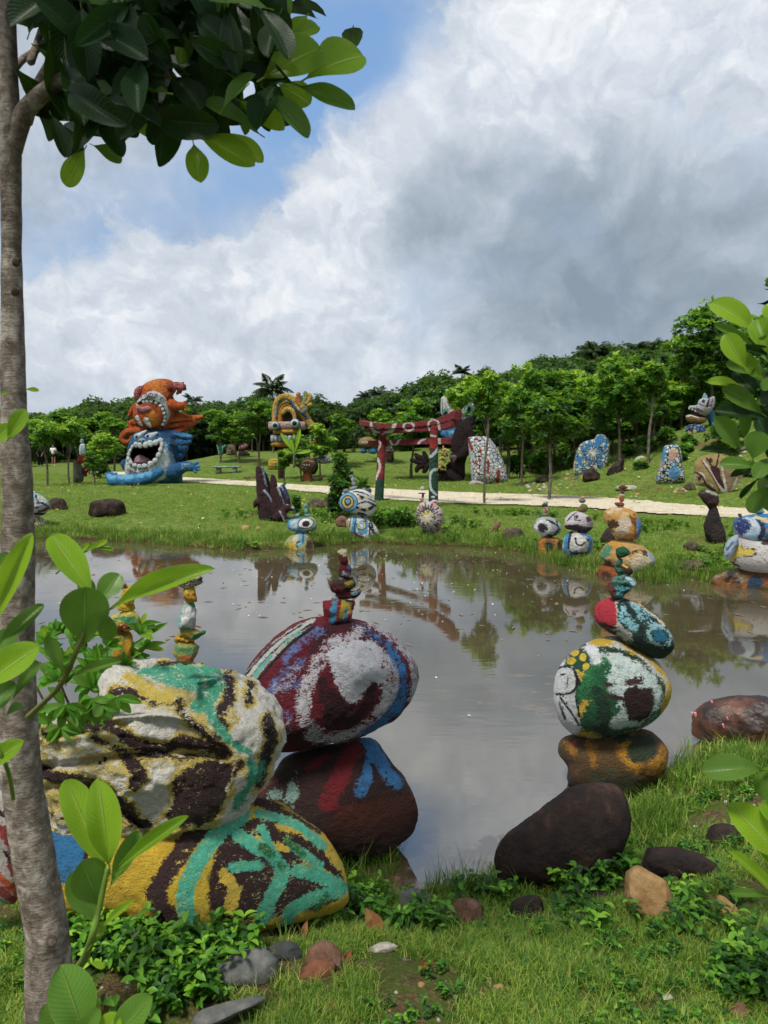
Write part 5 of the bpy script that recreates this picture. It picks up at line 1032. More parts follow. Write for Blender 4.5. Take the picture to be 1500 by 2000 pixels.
face, _ = part('face', [(262,806),(268,794),(280,788),(296,788),(310,796),(317,808),(316,824),(306,834),(290,838),(272,834),(263,822)], fo(290, 810) + .35, to, ORG, [('#c98226', [('P', [(296,804),(312,806),(312,826),(300,832),(294,820)])], 4, 3), ('#d07a24', [('s', [(268,794),(285,790),(300,794)], 3)], 3, 2), ('#8a3a16', [('s', [(262,812),(270,830)], 3)], 3)], D=.8, seed=313)
on(face, 'nose', [(264,796),(270,793),(277,796),(286,793),(294,795),(296,800),(287,803),(280,807),(275,806),(270,802)], to, '#b07a80', D=.7, lift=.0)
for ol, l_ in (([(264,815),(267,811),(272,810),(276,814),(277,824),(279,833),(272,830),(267,824)], [(265,820),(269,823),(275,820)]), ([(279,816),(283,811.5),(289,811.5),(292.5,815),(293,824),(297,835),(288,832),(281,824)], [(281,820),(286,824),(292,821)])):
    on(face, 'eyelid', ol, to, '#c9c8c0', [(BK, [('s', l_, 1.0)], .2)], D=.5, lift=-.05)
for ch, x, y, r_ in [('じ', 270, 784, 40), ('く', 277, 778, 28), ('う', 285, 773, 12), ('の', 294, 771.5, 0), ('波', 304, 772.5, -10), ('で', 314.5, 779, -28)]:
    glyph(ch, x, y, 9.5, fo(x, y) - .06, to, BKM, r_)
PK = [('#c9848c', [('e', 262+i*4, 758+j*4.5, 1.5, 1.6) for i in range(4) for j in range(6)] + [('e', 340+i*4, 750+j*4, 1.6, 1.5) for i in range(5) for j in range(4)], .5)]
limb(to, 'foot', [(282,762),(272,764),(268,774)], Yo-.4, [9,9,7], '#8a3a28', PK, seg=12)
limb(to, 'foot', [(334,756),(345,754),(356,756)], Yo-.4, [9,8,8], '#8a3a28', PK, seg=12)
for x, y in [(357,748),(361,753),(362,760),(352,767),(346,769)]: limb(to, 'claw', [(354,757),(x,y)], Yo-.4, [5,2.6], '#a24a30', seg=7)
limb(to, 'arm', [(336,790),(345,793),(354,793)], Yo-.5, [11,9,8], ORG, seg=12)
for x, y in [(362,785),(364,790),(364,796),(358,802)]: limb(to, 'claw', [(354,792),(x,y)], Yo-.5, [5,2.6], '#c05a22', seg=7)
limb(to, 'ear', [(262,792),(257,802),(253,812)], Yo, [3,5,4], ORG, seg=10)
FL = [('#d0742a', [('s', [(330,820),(370,818),(392,813)], 2)], 3, 2), ('#6e2a12', [('s', [(320,830),(350,824),(375,822)], 1.3), ('s', [(330,838),(360,832)], 1.3)], 1)]
for pp, rp in [([(318,826),(340,820),(362,820),(380,817),(394,814)], [8,9,7,7,4]), ([(300,838),(330,832),(352,830),(372,826),(384,818)], [6,9,9,8,5]), ([(335,815),(352,812),(368,815)], [7,6,5]), ([(262,838),(285,842),(310,842),(345,842),(362,836)], [6,5,5,7,6])]:
    limb(to, 'hair_flame', pp, Yo-.1, rp, ORG, FL, seg=14, lump=1)
limb(to, 'hair_curl', [(280,838),(266,842),(254,842),(243,848),(239,857),(246,864),(255,861),(258,852)], Yo-.6, [6,7,7,7,6,6,5,4], ORG, [('#c9641f', [('s', [(240,850),(246,843),(262,840)], 2)], 2)], seg=12)
limb(to, 'hair_curl', [(256,836),(254,830),(258,824),(264,828)], Yo-.5, [6,6,5,4], ORG, seg=12)
for i, (x, y, s_) in enumerate([(286,744,1)]):
    pass

# ------------------------------------------------------------------ yellow arch face behind the saplings
Yy = 37.0
ty = thing('arch_face_sculpture', 'yellow arch statue with two blue ringed eyes and a row of pale teeth behind saplings', 'statue', (P(570, 880, Yy)[0], Yy, H1(P(570, 880, Yy)[0], Yy)))
YL = '#c69c34'
dots = lambda pts: [(BK, [('e', x, y, 2.0, 2.0) for x, y in pts], .3), ('#dfe0dc', [('e', x, y, 1.35, 1.35) for x, y in pts], .2), (BK, [('e', x, y, .55, .55) for x, y in pts], .1)]
dp = [(536.5,808),(536.8,800),(538,792),(540,785.5),(544.5,780.5),(550,776.8),(556,775.8),(562,776),(568,780.5),(572,784),(575,789),(578,804.5)]
limb(ty, 'arch', [(536.5,822),(536.5,806),(539,790),(546,779),(556,775),(566,777),(574,784),(580,796),(592,808),(604,826),(614,838)], Yy, [5.5,5.5,6,6.5,6.5,7,7.5,7.5,8,8,7], YL, [('#356f96', [('s', [(567,784),(575,794),(582,803)], 4)], .8), ('#a9b8bc', [('s', [(537,815),(539,796)], 3)], 1), ('#5f8a4a', [('e', 547, 785, 4, 5)], 1), ('#b5622c', [('e', 540, 816, 4, 4)], 1), ('#2e5f88', [('s', [(590,806),(600,818)], 3)], .8), ('#d0b060', [('s', [(596,804),(612,830)], 2)], 1)] + dots(dp + [(592,808),(596,812),(599.5,816),(602,820),(605,824.5),(608,828)]), seg=14)
limb(ty, 'inner_arch', [(547,822),(548,808),(552,796),(560,790),(568,794)], Yy+.1, [6,6,5.5,5,5], '#b58220', [('#7c4a18', [('s', [(552,815),(555,800)], 2)], 2)], seg=12)
limb(ty, 'curled_limb', [(553,806),(560,799),(570,802),(575,812),(576,822)], Yy-.2, [4,5,5,4,3.5], '#c9a458', seg=10)
part('arch_back', [(540,824),(541,804),(550,786),(566,784),(582,800),(600,824)], Yy+.5, ty, '#8a6a2c', [('#3a4a20', [('e', 562, 812, 9, 8)], 2)], D=.25)
mk('eye_beam', *box(P(561.5, 831.5, Yy), 71*Yy/F, .7, 15.5*Yy/F, .0, .06), paint_mat(Yy/F, '#c7a9a0', [], stain=.5), ty)
for ex, ey, er in [(538.7,831,8.2),(576.5,827,9.2)]:
    c = P(ex, ey, Yy-.5); c2 = P(ex, ey, Yy-1.0)
    V, Fc = tube([c + [0, .2, 0], c, c2], [er*Yy/F*.95]*3, seg=24, smooth_k=2); mk('eye_tube', V, Fc, paint_mat(Yy/F, '#3b8ac0', [], stain=.2), ty)
    V, Fc = tube([c2 + [0, -.02, 0], c2 + [0, -.16, 0]], [er*Yy/F*.85]*2, seg=24, smooth_k=1); mk('eye_rim', V, Fc, paint_mat(Yy/F, '#cfe0e4', [], stain=.2), ty)
    V, Fc = tube([c2 + [0, -.15, 0], c2 + [0, -.30, 0]], [er*Yy/F*.5]*2, seg=24, smooth_k=1); mk('pupil', V, Fc, BKM, ty)
mk('upper_lip', *box(P(559, 843.5, Yy-.1), 48*Yy/F, .8, 8.5*Yy/F, .0, .08), paint_mat(Yy/F, YL, [], stain=.6), ty)
for x0, x1 in [(530,537),(537.6,544),(544.6,551.5),(552.2,562),(562.8,572),(572.8,581)]:
    mk('tooth', *box(P((x0+x1)/2, 856.5, Yy-.15), (x1-x0)*Yy/F, .6, 14*Yy/F, .0, .05), paint_mat(Yy/F, '#b9c3cf', [], stain=.3), ty)
mk('mouth_back', *box(P(555.5, 856.5, Yy+.1), 52*Yy/F, .5, 16*Yy/F, .0, .05), BKM, ty)
mk('lower_lip', *box(P(556, 868.5, Yy-.1), 50*Yy/F, .8, 9*Yy/F, .0, .08), paint_mat(Yy/F, '#c08e26', [], stain=.5), ty)
limb(ty, 'jaw', [(616,840),(618,852),(612,862),(598,868),(584,874)], Yy, [5,6,8,6,5], YL, [('#a9bcc8', [('s', [(594,864),(610,856)], 4)], 1), ('#a5532a', [('e', 588, 866, 5, 5)], 2)] + dots([(586,873),(590,871),(595,867),(600,866),(604,862),(608,857)]), seg=12)
for px_ in (548, 598): mk('leg', *box((P(px_, 880, Yy)[0], Yy+.2, (H1(P(px_, 880, Yy)[0], Yy)+P(570, 868, Yy)[2])/2), .30, .4, P(570, 868, Yy)[2]-H1(P(px_, 880, Yy)[0], Yy)+.3, 0, .05), paint_mat(Yy/F, '#4a3a24', [], stain=.7), ty)
tf = thing('twisted_figure_sculpture', 'knot of yellow and orange limbs perched on top of the yellow arch statue', 'statue', P(592, 795, Yy-.2))
for pp, rp, c_ in [([(590,798),(584,788),(582,778),(583,770)], [6,6,5,4.5], '#b8743a'), ([(592,796),(594,785),(598,776),(596,767)], [7,5,5,4], '#8f9a62'), ([(596,790),(603,782),(606,774),(602,770)], [5,4.5,4.5,3.5], '#c2a24e'), ([(590,795),(598,793),(606,790)], [7,5,4.5], '#c9a860'), ([(586,800),(580,792)], [5,4], '#cbb176'), ([(592,803),(596,798)], [6,6], '#9fa898')]:
    limb(tf, 'figure_limb', pp, Yy-.25, rp, c_, [('#4a3a1c', [('s', [(586,784),(600,792)], .8)], 1)], seg=10)
g = G(598, 941)
part_t = thing('brown_beast_sculpture', 'brown crouching beast statue with bared teeth and thick tail under the arch statue', 'statue', (g[0], g[1], g[2]))
hb, _ = part('head', [(588,906),(592,897),(602,894),(612,897),(617,906),(615,918),(606,924),(594,923),(586,915)], g[1], part_t, '#5e4028', [('#a08a6c', [('s', [(588,903),(600,899),(612,902)], 1.2), ('s', [(588,918),(606,920)], 1)], 1), ('#d5d0c4', [('e', 594, 908, 1.5, 1.8), ('e', 599, 908.6, 1.4, 1.8), ('e', 604, 908, 1.3, 1.6), ('e', 591, 913, 1.2, 1.2), ('e', 597, 914, 1.2, 1.2)], .4), ('#15100c', [('s', [(590,911),(606,911)], 1.1), ('e', 596, 903, 1.4, 1)], .4)], D=.9, sub=5)
limb(part_t, 'torso', [(600,942),(600,930),(602,922)], g[1], [11,9,9], '#8a4a26', [('#4c3828', [('s', [(612,920),(612,944)], 4)], 2)], seg=14)
limb(part_t, 'tail', [(606,938),(616,940),(624,936),(628,932)], g[1], [6,5,4,3], '#4a3526', seg=10)
limb(part_t, 'mane', [(612,900),(616,912),(612,922)], g[1]+.15, [6,6,5], '#241c16', seg=12)
g = G(538, 917)
tbq = thing('striped_shell_sculpture', 'low yellow and black striped shell shaped statue left of the brown beast', 'statue', (g[0], g[1], g[2]))
part('shell', [(524,912),(524,902),(530,896),(542,897),(552,904),(556,914),(540,919),(528,918)], g[1], tbq, '#c9a93c', [('#1c1a16', [('s', [(524,905),(552,906)], .9), ('s', [(524,911),(556,912)], 1), ('s', [(528,899),(545,900)], .7)], .4)], D=.9)
part('plinth', [(524,916),(556,914),(558,922),(526,923)], g[1], tbq, '#3c3626', [], D=.9)

# ------------------------------------------------------------------ furry ape with wings
g = G(880, 941); Yg_ = g[1] + .5
ta = thing('ape_sculpture', 'dark furry ape statue with big open hand behind the torii gate post', 'statue', (g[0], Yg_, g[2]))
FUR = '#2a191b'
fur = paint_mat(Yg_/F, FUR, [], stain=.2, bumpk=2.5, rough=.95)
b_, _ = part('torso', [(884,830),(900,821),(914,822),(923,834),(920,850),(916,880),(908,906),(906,936),(884,943),(862,944),(858,930),(864,916),(876,906),(884,890),(880,868),(882,848)], Yg_, ta, FUR, [], D=.8, sub=5, mat=fur, rough=.06)
limb(ta, 'arm', [(914,840),(918,858),(910,880),(896,892),(884,890)], Yg_-.6, [9,10,10,8,6], FUR, mat=fur, lump=1)
limb(ta, 'leg', [(890,935),(874,925),(864,936)], Yg_-.5, [12,13,10], FUR, mat=fur, lump=1)
limb(ta, 'fist', [(882,894),(888,893),(886,900)], Yg_-.9, [5,5,4], '#6b5054', seg=10)
limb(ta, 'forearm', [(862,918),(848,910),(834,905)], Yg_-.5, [10,10,9], FUR, mat=fur, lump=1)
for pp in [[(830,902),(816,902),(804,898)], [(828,898),(816,892),(812,888)], [(832,898),(830,890),(828,884)], [(826,908),(816,914),(814,920)], [(832,910),(830,918),(828,921)]]:
    limb(ta, 'finger', pp, Yg_-.6, [6,5.5,4], FUR, mat=fur)
for pp in [[(900,830),(896,820)], [(918,828),(920,818)], [(918,838),(925,834)]]: limb(ta, 'ear', pp, Yg_-.1, [7,6], FUR, mat=fur)
tc2 = thing('winged_ears_sculpture', 'pair of tall white pointed ear shapes with teal black hollows above the dark ape', 'statue', P(896, 830, Yg_+.2))
part('ear_horn', [(861,782),(863,776),(867,774),(872,778),(880,794),(890,810),(888,818),(876,818),(862,810)], Yg_+.2, tc2, '#c9cbc6', [('#5aa0a0', [('P', [(864,802),(870,798),(876,806),(872,814),(864,812)])], 1.5), ('#0d1214', [('e', 871, 808, 4.5, 4)], .6), ('#a5622c', [('s', [(866,784),(876,802)], .6)], .5), ('#26262a', [('s', [(864,780),(864,806)], .5), ('s', [(872,782),(886,808)], .6)], .4)], D=.5, sub=5)
part('ear_horn', [(892,822),(900,804),(910,790),(917,785),(926,790),(927,802),(922,814),(912,822),(902,827)], Yg_+.3, tc2, '#c9cbc6', [('#6fae9c', [('P', [(906,812),(910,796),(918,792),(922,800),(914,812)])], 2), ('#0d1214', [('e', 915, 802, 3.5, 7, 20)], .6), ('#26262a', [('s', [(896,820),(908,796)], .6), ('s', [(902,824),(916,816)], .6)], .4)], D=.5, sub=5)
tb2 = thing('banana_bunch_sculpture', 'heap of pale yellow painted bananas held at the dark ape chest', 'statue', P(868, 895, Yg_-.7))
rb = random.Random(5)
for i in range(16):
    x = 860 + rb.random()*16; y = 880 + i*2.6; a = rb.uniform(-1, 1)
    if y > 905: x = 858 + rb.random()*9
    limb(tb2, 'banana', [(x-5, y+2*a), (x, y-2.5), (x+5, y+2.5*a)], Yg_-.75-rb.random()*.2, [1.4,2.4,1.3], '#c9b56a', [('#4a3c22', [('s', [(x-5,y+4),(x+5,y+4)], .6)], .5)], seg=7)
limb(tb2, 'stalk', [(866,884),(866,872)], Yg_-.7, [2.4,2], '#b9a45c', seg=7)
tb3 = thing('blue_foam_sculpture', 'bright blue rough painted mass between the torii beams and dark ape', 'statue', P(878, 850, Yg_+.1))
part('blue_mass', [(860,846),(870,834),(886,830),(896,840),(892,852),(880,862),(868,856)], Yg_-.2, tb3, '#2f7ab0', [('#8ac0dc', [('s', [(866,840),(888,850)], 3)], 6, 1)], D=.6, rough=.1)

# ------------------------------------------------------------------ mosaic painted standing stones
c1 = [(914,858),(922,853),(936,852),(950,853),(960,860),(976,884),(986,912),(990,943),(956,946),(926,948),(921,932),(918,900)]
t_ = thing('painted_standing_stone', 'blunt white cone painted with black cell outlines and red streaks right of the dark ape', 'sculpture', (0, 0, 0), 'painted standing stones beyond the path')
Yw = G(956, 946)[1] + .4; t_.location = (P(952, 940, Yw)[0], Yw, H1(P(952, 940, Yw)[0], Yw))
part('painted_stone', c1, Yw, t_, ('cells', ['#dcdcda', '#c3cdd8', '#d8d8d6', '#dedcd8'], 6.5, .055), [
    ('#9c3a28', [('s', [(916,862),(922,878)], 2.6), ('s', [(937,874),(940,888)], 1.8), ('s', [(928,902),(932,908)], 2), ('s', [(936,897),(938,902)], 1.6), ('s', [(954,902),(953,922)], 2.6), ('s', [(974,920),(972,940)], 3.4), ('e', 930, 857, 3, 3), ('s', [(930,921),(934,926)], 1.4), ('s', [(930,940),(944,941)], 1.6)], .6),
    ('#b5c6d8', [('e', 943, 904, 4, 8, 10), ('e', 925, 892, 3, 6)], .5)], D=.6, sub=6, e=2.6)
part('foot', [(916,944),(926,938),(944,942),(946,950),(920,950)], Yw-.3, t_, '#c3c0c0', [('#9c3a28', [('s', [(926,944),(940,945)], 1.4)], .6)], D=.8)
c2 = [(1121,927),(1124,889),(1135,865),(1158,858),(1161,857),(1167,849),(1183,851),(1191,868),(1187,900),(1178,922),(1150,927)]
Yd = G(1150, 928)[1] + .5; t_ = thing('painted_standing_stone', 'blue and cream painted stone disc with radiating petals at the wood edge', 'sculpture', (P(1155, 920, Yd)[0], Yd, H1(P(1155, 920, Yd)[0], Yd)), 'painted standing stones beyond the path')
pet = []
for k in range(14):
    a = 2*math.pi*k/14; pet.append(('e', 1157+math.cos(a)*(14 if k % 2 else 19), 885+math.sin(a)*(14 if k % 2 else 19), 6, 2.4, math.degrees(a)))
part('painted_stone', c2, Yd, t_, ('cells', ['#c9c7a8', '#b9cfdc', '#d0cfc0', '#4f93c2'], 7.5, .05), [('#1a1c20', [(p_[0], p_[1], p_[2], p_[3]+1.2, p_[4]+1, p_[5]) for p_ in pet], .3), ('#4a8cc0', pet, .5), ('#3f80b8', [('P', [(1162,862),(1168,851),(1178,852),(1174,866),(1164,872)]), ('e', 1132, 900, 5, 9), ('e', 1183, 872, 4, 5)], .6), ('#d2dbdc', [('s', [(1157,885),(1157+math.cos(a)*12, 885+math.sin(a)*12)], .7) for a in np.linspace(0, 2*math.pi, 15)[:-1]] + [('e', 1157, 885, 3.5, 3.5)], .4)], D=.35, sub=6, e=2.8)
c3 = [(1296,875),(1302,870),(1321,868),(1330,878),(1334,905),(1337,937),(1322,943),(1304,950),(1281,941),(1288,911)]
Yk = G(1304, 950)[1] + .4; t_ = thing('painted_standing_stone', 'tapering stone with blue patches and black bordered cream cells on the right slope', 'sculpture', (P(1308, 940, Yk)[0], Yk, H1(P(1308, 940, Yk)[0], Yk)), 'painted standing stones beyond the path')
part('painted_stone', c3, Yk, t_, ('cells', ['#c9d3d6', '#8fb9d4', '#c9d3d6', '#cfcb9c'], 8.5, .07), [('#5a9ac8', [('s', [(1298,876),(1292,905)], 4), ('P', [(1308,920),(1320,910),(1328,922),(1318,936),(1306,932)]), ('e', 1303, 945, 6, 3)], .6), ('#c9a090', [('P', [(1308,880),(1316,876),(1322,886),(1318,896),(1308,902)]), ('s', [(1292,902),(1290,918)], 1.6)], .6), ('#18181c', [('s', [(1306,876),(1304,905),(1298,925)], .9), ('s', [(1324,874),(1330,900)], 1.2)], .4)], D=.7, sub=6, e=2.6)
c4 = [(1356,911),(1366,900),(1383,887),(1392,889),(1404,888),(1424,905),(1444,927),(1440,950),(1431,967),(1404,969),(1392,962),(1380,953),(1362,948),(1358,930)]
Ysp = G(1404, 969)[1] + .4; t_ = thing('painted_standing_stone', 'tan fish head shaped rock with white and maroon stripes, beside the path at right', 'sculpture', (P(1400, 960, Ysp)[0], Ysp, H1(P(1400, 960, Ysp)[0], Ysp)), 'painted standing stones beyond the path')
part('painted_stone', c4, Ysp, t_, '#a08c58', [('#8f7a5c', [('P', [(1405,900),(1424,905),(1444,927),(1436,955),(1420,950)])], 2), ('#cfc9c2', [('s', [(1374,900),(1390,925),(1410,955),(1418,962)], 2.2), ('s', [(1410,910),(1414,935),(1419,960)], 1.8), ('s', [(1440,935),(1430,962)], 2.2), ('r', 1366, 934, 9.5, 10.5, 1.4), ('s', [(1378,950),(1384,942),(1392,950)], 1.5)], 1.0), ('#3c1a20', [('P', [(1388,912),(1404,914),(1408,930),(1415,955),(1400,940)]), ('s', [(1380,895),(1396,915),(1404,888)], 1.8), ('s', [(1372,902),(1392,932),(1405,958)], 1.3), ('s', [(1358,922),(1372,932),(1380,948),(1396,958)], 1.8), ('e', 1388, 899, 4.5, 5), ('e', 1366, 935, 3.5, 4.5)], .8)], D=.5, sub=6, e=2.6, facets=4)
# dragon head on the mound
Ydr = 27.5
tdr = thing('dragon_head_sculpture', 'open jawed dragon head statue in white, maroon and blue on the mound', 'statue', P(1370, 855, Ydr))
part('upper_jaw', [(1344,798),(1352,793),(1362,794),(1366,784),(1376,780),(1386,782),(1393,774),(1397,786),(1393,800),(1384,810),(1372,812),(1356,804)], Ydr, tdr, '#b9bcc4', [('#2a1a22', [('e', 1374, 784, 4, 3.6), ('s', [(1385,780),(1380,796)], 2), ('s', [(1362,798),(1372,804)], 1)], .7), ('#9c8a6c', [('e', 1378, 800, 5, 4)], 1.5), ('#a06a74', [('s', [(1392,778),(1388,794)], 1.6)], .7), (BK, [('s', [(1366,790),(1380,793),(1390,790)], .7), ('s', [(1360,797),(1366,806)], .6)], .4)], D=.8, sub=5, facets=4)
part('crest', [(1370,784),(1376,767),(1384,782)], Ydr+.05, tdr, '#8fa9b8', D=.5)
part('throat', [(1348,801),(1362,800),(1376,808),(1374,820),(1356,818)], Ydr+.1, tdr, '#3c1218', D=.6)
part('lower_jaw', [(1339,812),(1350,810),(1362,814),(1378,816),(1376,826),(1360,828),(1342,824)], Ydr, tdr, '#7c6438', [('#cfcfc8', [('s', [(1341,813),(1352,811),(1364,815)], 1.6)], .5), ('#2a1c14', [('s', [(1341,818),(1374,822)], .7)], .5)], D=.8)
limb(tdr, 'neck', [(1386,806),(1392,822),(1398,845),(1404,860)], Ydr+.1, [8,8,9,10], '#4f86a8', [('#2a3a48', [('s', [(1384,815),(1396,850)], 1)], 1)])
part('chest', [(1338,842),(1344,830),(1358,828),(1374,830),(1380,845),(1374,858),(1350,862),(1340,856)], Ydr, tdr, ('cells', ['#3f6fb0', '#b5a878', '#6f8fb0', '#4a3a3c'], 7, .08), D=.8)
for x, y in [(1346,796),(1352,798),(1358,801)]: part('tooth', ('e', x, y+2, 1.6, 2.2), Ydr-.4, tdr, '#d0d0cc', sub=3)

# ------------------------------------------------------------------ small statues far off
def small(label, name, parts, Y, z=None):
    x = P(parts[0][1][1] if parts[0][1][0] == 'e' else parts[0][1][0][0], 900, Y)[0]
    t_ = thing(name, label, 'statue', (x, Y, H1(x, Y)))
    for p_ in parts:
        if p_[0].startswith('*'): limb(t_, p_[0][1:], p_[1], Y, p_[2], p_[3], p_[4] if len(p_) > 4 else ())
        else: part(p_[0], p_[1], Y, t_, p_[2], p_[3] if len(p_) > 3 else (), D=.8)
Yq = G(150, 944)[1] + .2
small('grey stump shaped pedestal with a tilted orange slab and red figure left of the monsters', 'stump_sculpture', [
    ('stump', [(143,946),(142,925),(143,905),(147,898),(154,904),(162,912),(164,930),(162,940),(150,948)], '#7d776a', [('#4c4a40', [('s', [(146,930),(150,946)], 3)], 2)]),
    ('orange_slab', [(150,900),(154,890),(166,889),(170,893),(164,902),(156,907)], '#b8401a', [('#d8602a', [('s', [(152,900),(166,892)], 1)], 1)]),
    ('red_figure', [(163,912),(168,906),(175,910),(176,918),(170,924),(170,931),(165,930),(162,920)], '#8c2418', [('#e0c0bc', [('s', [(167,918),(172,914)], 1)], .5)])], Yq)
small('slim pale blue white statue standing between saplings behind the stump pedestal', 'pale_statue', [
    ('body', [(156,890),(155,872),(160,866),(166,868),(168,880),(166,891)], '#b9c8cc', [('#7c949c', [('s', [(160,872),(158,888)], 1.2)], 1)]), ('head', ('e', 160, 862, 4, 5), '#9fb0a8')], 50)
small('spiky teal green leaf shaped statue at the dark wood edge', 'teal_sculpture', [('*spike', [(430,886),(428,878),(424,870)], [4,3,1.6], '#4f9c84'), ('*spike', [(432,886),(434,876),(440,870)], [4,3,1.6], '#5aa890'), ('*spike', [(431,887),(431,876),(433,866)], [4,3,1.4], '#3f8a78')], 52)
small('squat brown carved stump statue between the teal and pink statues', 'brown_stump_sculpture', [('stump', [(443,890),(444,872),(450,868),(458,870),(462,880),(461,890)], '#6c5c44', [('#3c3226', [('s', [(448,874),(456,884)], 1.4)], 1)])], 52)
small('dusty pink tufted head statue on a dark base by the wood', 'pink_sculpture', [('base', [(466,890),(470,880),(482,882),(488,890)], '#2c1c1e'), ('*neck', [(474,884),(473,876)], [3,3], '#8c4450'), ('head', [(466,878),(470,868),(480,866),(484,872),(476,880)], '#8a5058', [('#c08a8c', [('s', [(468,872),(480,870)], 1)], 1)])], 50)
small('bright cyan footed creature statue seen left of the torii tie beam', 'cyan_feet_sculpture', [('foot', [(704,884),(706,876),(712,870),(716,878),(715,885)], '#3f86b4'), ('foot', [(720,885),(722,876),(730,870),(736,878),(734,886)], '#4a90c0'), ('body', [(700,862),(712,854),(734,856),(742,864),(738,872),(706,872)], '#b08a5c', [('#c9cfd0', [('s', [(706,864),(735,862)], 1.6)], 1)])], 42)
small('low mosaic stone mound in white with black cells beside the young shrub', 'mosaic_mound_sculpture', [('mound', [(612,900),(622,893),(636,890),(648,894),(654,902),(630,906)], ('cells', ['#cfd6da', '#dfe0e0', '#b9c3cc'], 7, .07))], 38)
small('speckled white topped brown pillar statue seen between the torii posts', 'pillar_sculpture', [('pillar', [(754,884),(755,900),(768,902),(768,884)], '#4a2c22'), ('top', [(753,884),(756,872),(766,870),(770,884)], ('cells', ['#d8d8d4', '#c9b0b0'], 9, .09))], 36)
small('dark arched vault with white edge deep among the right hand trees', 'arch_sculpture', [('arch', [(1234,886),(1238,878),(1250,875),(1262,880),(1264,888)], '#1c1e1e', [('#b9bcb8', [('s', [(1238,886),(1248,880),(1260,885)], .9)], .5)])], 31)
small('pale cracked rubble mound statue at the foot of the right hand trees', 'rubble_sculpture', [('mound', [(1228,900),(1238,892),(1252,889),(1262,896),(1256,905),(1236,906)], '#9a9c8c', [('#6c6e60', [('s', [(1234,898),(1256,898)], 1)], 1)])], 28)
# tower at the right edge
Yt = 48.0; c = P(1516, 640, Yt); tt = thing('tower', 'blue walled tower with dark upturned roofs at the right edge above the trees', 'tower', (c[0], Yt, H1(c[0], Yt)))
zb = H1(c[0], Yt); u_ = Yt/F
BW = simple_mat('blue_wall', ['#2b5f8c', '#4a86b4', '#7aa9c8'], 3, .8, .02); RF = simple_mat('dark_roof', ['#17191c', '#2b2e33'], 6, .8, .03)
zt = P(1516, 606, Yt)[2]
mk('shaft', *box((c[0], Yt, (zb+zt)/2-.2), 36*u_, 36*u_, zt-zb+.4, 0, .1), BW, tt)
def roof(z, w, h, name):
    V = []; 
    prof = [(1.0, 0.10), (.86, -.02), (.6, .25), (.3, .7), (.12, 1.0)]
    for f_, hz in prof:
        for k in range(16):
            a = 2*math.pi*k/16; sq = 1/max(abs(math.cos(a)), abs(math.sin(a))); up = .25*h*(sq-1)/.414 if f_ > .8 else 0
            V.append((c[0]+math.cos(a)*sq*w*f_, Yt+math.sin(a)*sq*w*f_, z + hz*h + up))
    Fq = [(i*16+k, i*16+(k+1) % 16, (i+1)*16+(k+1) % 16, (i+1)*16+k) for i in range(4) for k in range(16)]
    T = []
    for f in Fq: T += [(f[0], f[1], f[2]), (f[0], f[2], f[3])]
    for k in range(1, 15): T += [(0, k+1, k), (64, 64+k, 64+k+1)]
    mk(name, V, T, RF, tt, smooth=False)
roof(P(1516, 592, Yt)[2], 27*u_, 12*u_, 'roof')
mk('upper_wall', *box((c[0], Yt, P(1516, 599, Yt)[2]), 34*u_, 34*u_, 16*u_, 0, .05), BW, tt)
mk('turret', *box((c[0], Yt, P(1516, 575, Yt)[2]), 22*u_, 22*u_, 16*u_, 0, .05), BW, tt)
roof(P(1516, 566, Yt)[2], 18*u_, 16*u_, 'roof')

# ------------------------------------------------------------------ people on the far path
def skin_mesh(verts, edges, radii, mat, name, parent, root=0, sub=2):
    me = bpy.data.meshes.new(name); me.from_pydata([tuple(v) for v in verts], edges, []); o = bpy.data.objects.new('tmp', me); COL.objects.link(o)
    md = o.modifiers.new('s', 'SKIN'); sv = me.skin_vertices[0].data
    for i, r_ in enumerate(radii): sv[i].radius = (r_, r_) if not isinstance(r_, tuple) else r_
    sv[root].use_root = True
    s2 = o.modifiers.new('u', 'SUBSURF'); s2.levels = sub; s2.render_levels = sub
    dg = bpy.context.evaluated_depsgraph_get(); dg.update(); m2 = bpy.data.meshes.new_from_object(o.evaluated_get(dg))
    V = np.array([v.co[:] for v in m2.vertices]); Fs = [list(p_.vertices) for p_ in m2.polygons]; bpy.data.objects.remove(o)
    return mk(name, V, Fs, mat, parent)
SK = simple_mat('skin', ['#9a6a50', '#b98468'], 20, .6, 0); HR = simple_mat('hair', ['#0c0a09', '#1c1714'], 60, .5, .002)
WSH = simple_mat('white_cloth', ['#c9c9c9', '#dcdcda'], 10, .9, .004); DKC = simple_mat('dark_cloth', ['#0d0f16', '#191c26'], 10, .9, .004); SHO = simple_mat('white_shoe', ['#c9c6c0', '#dedcd8'], 10, .8, 0)
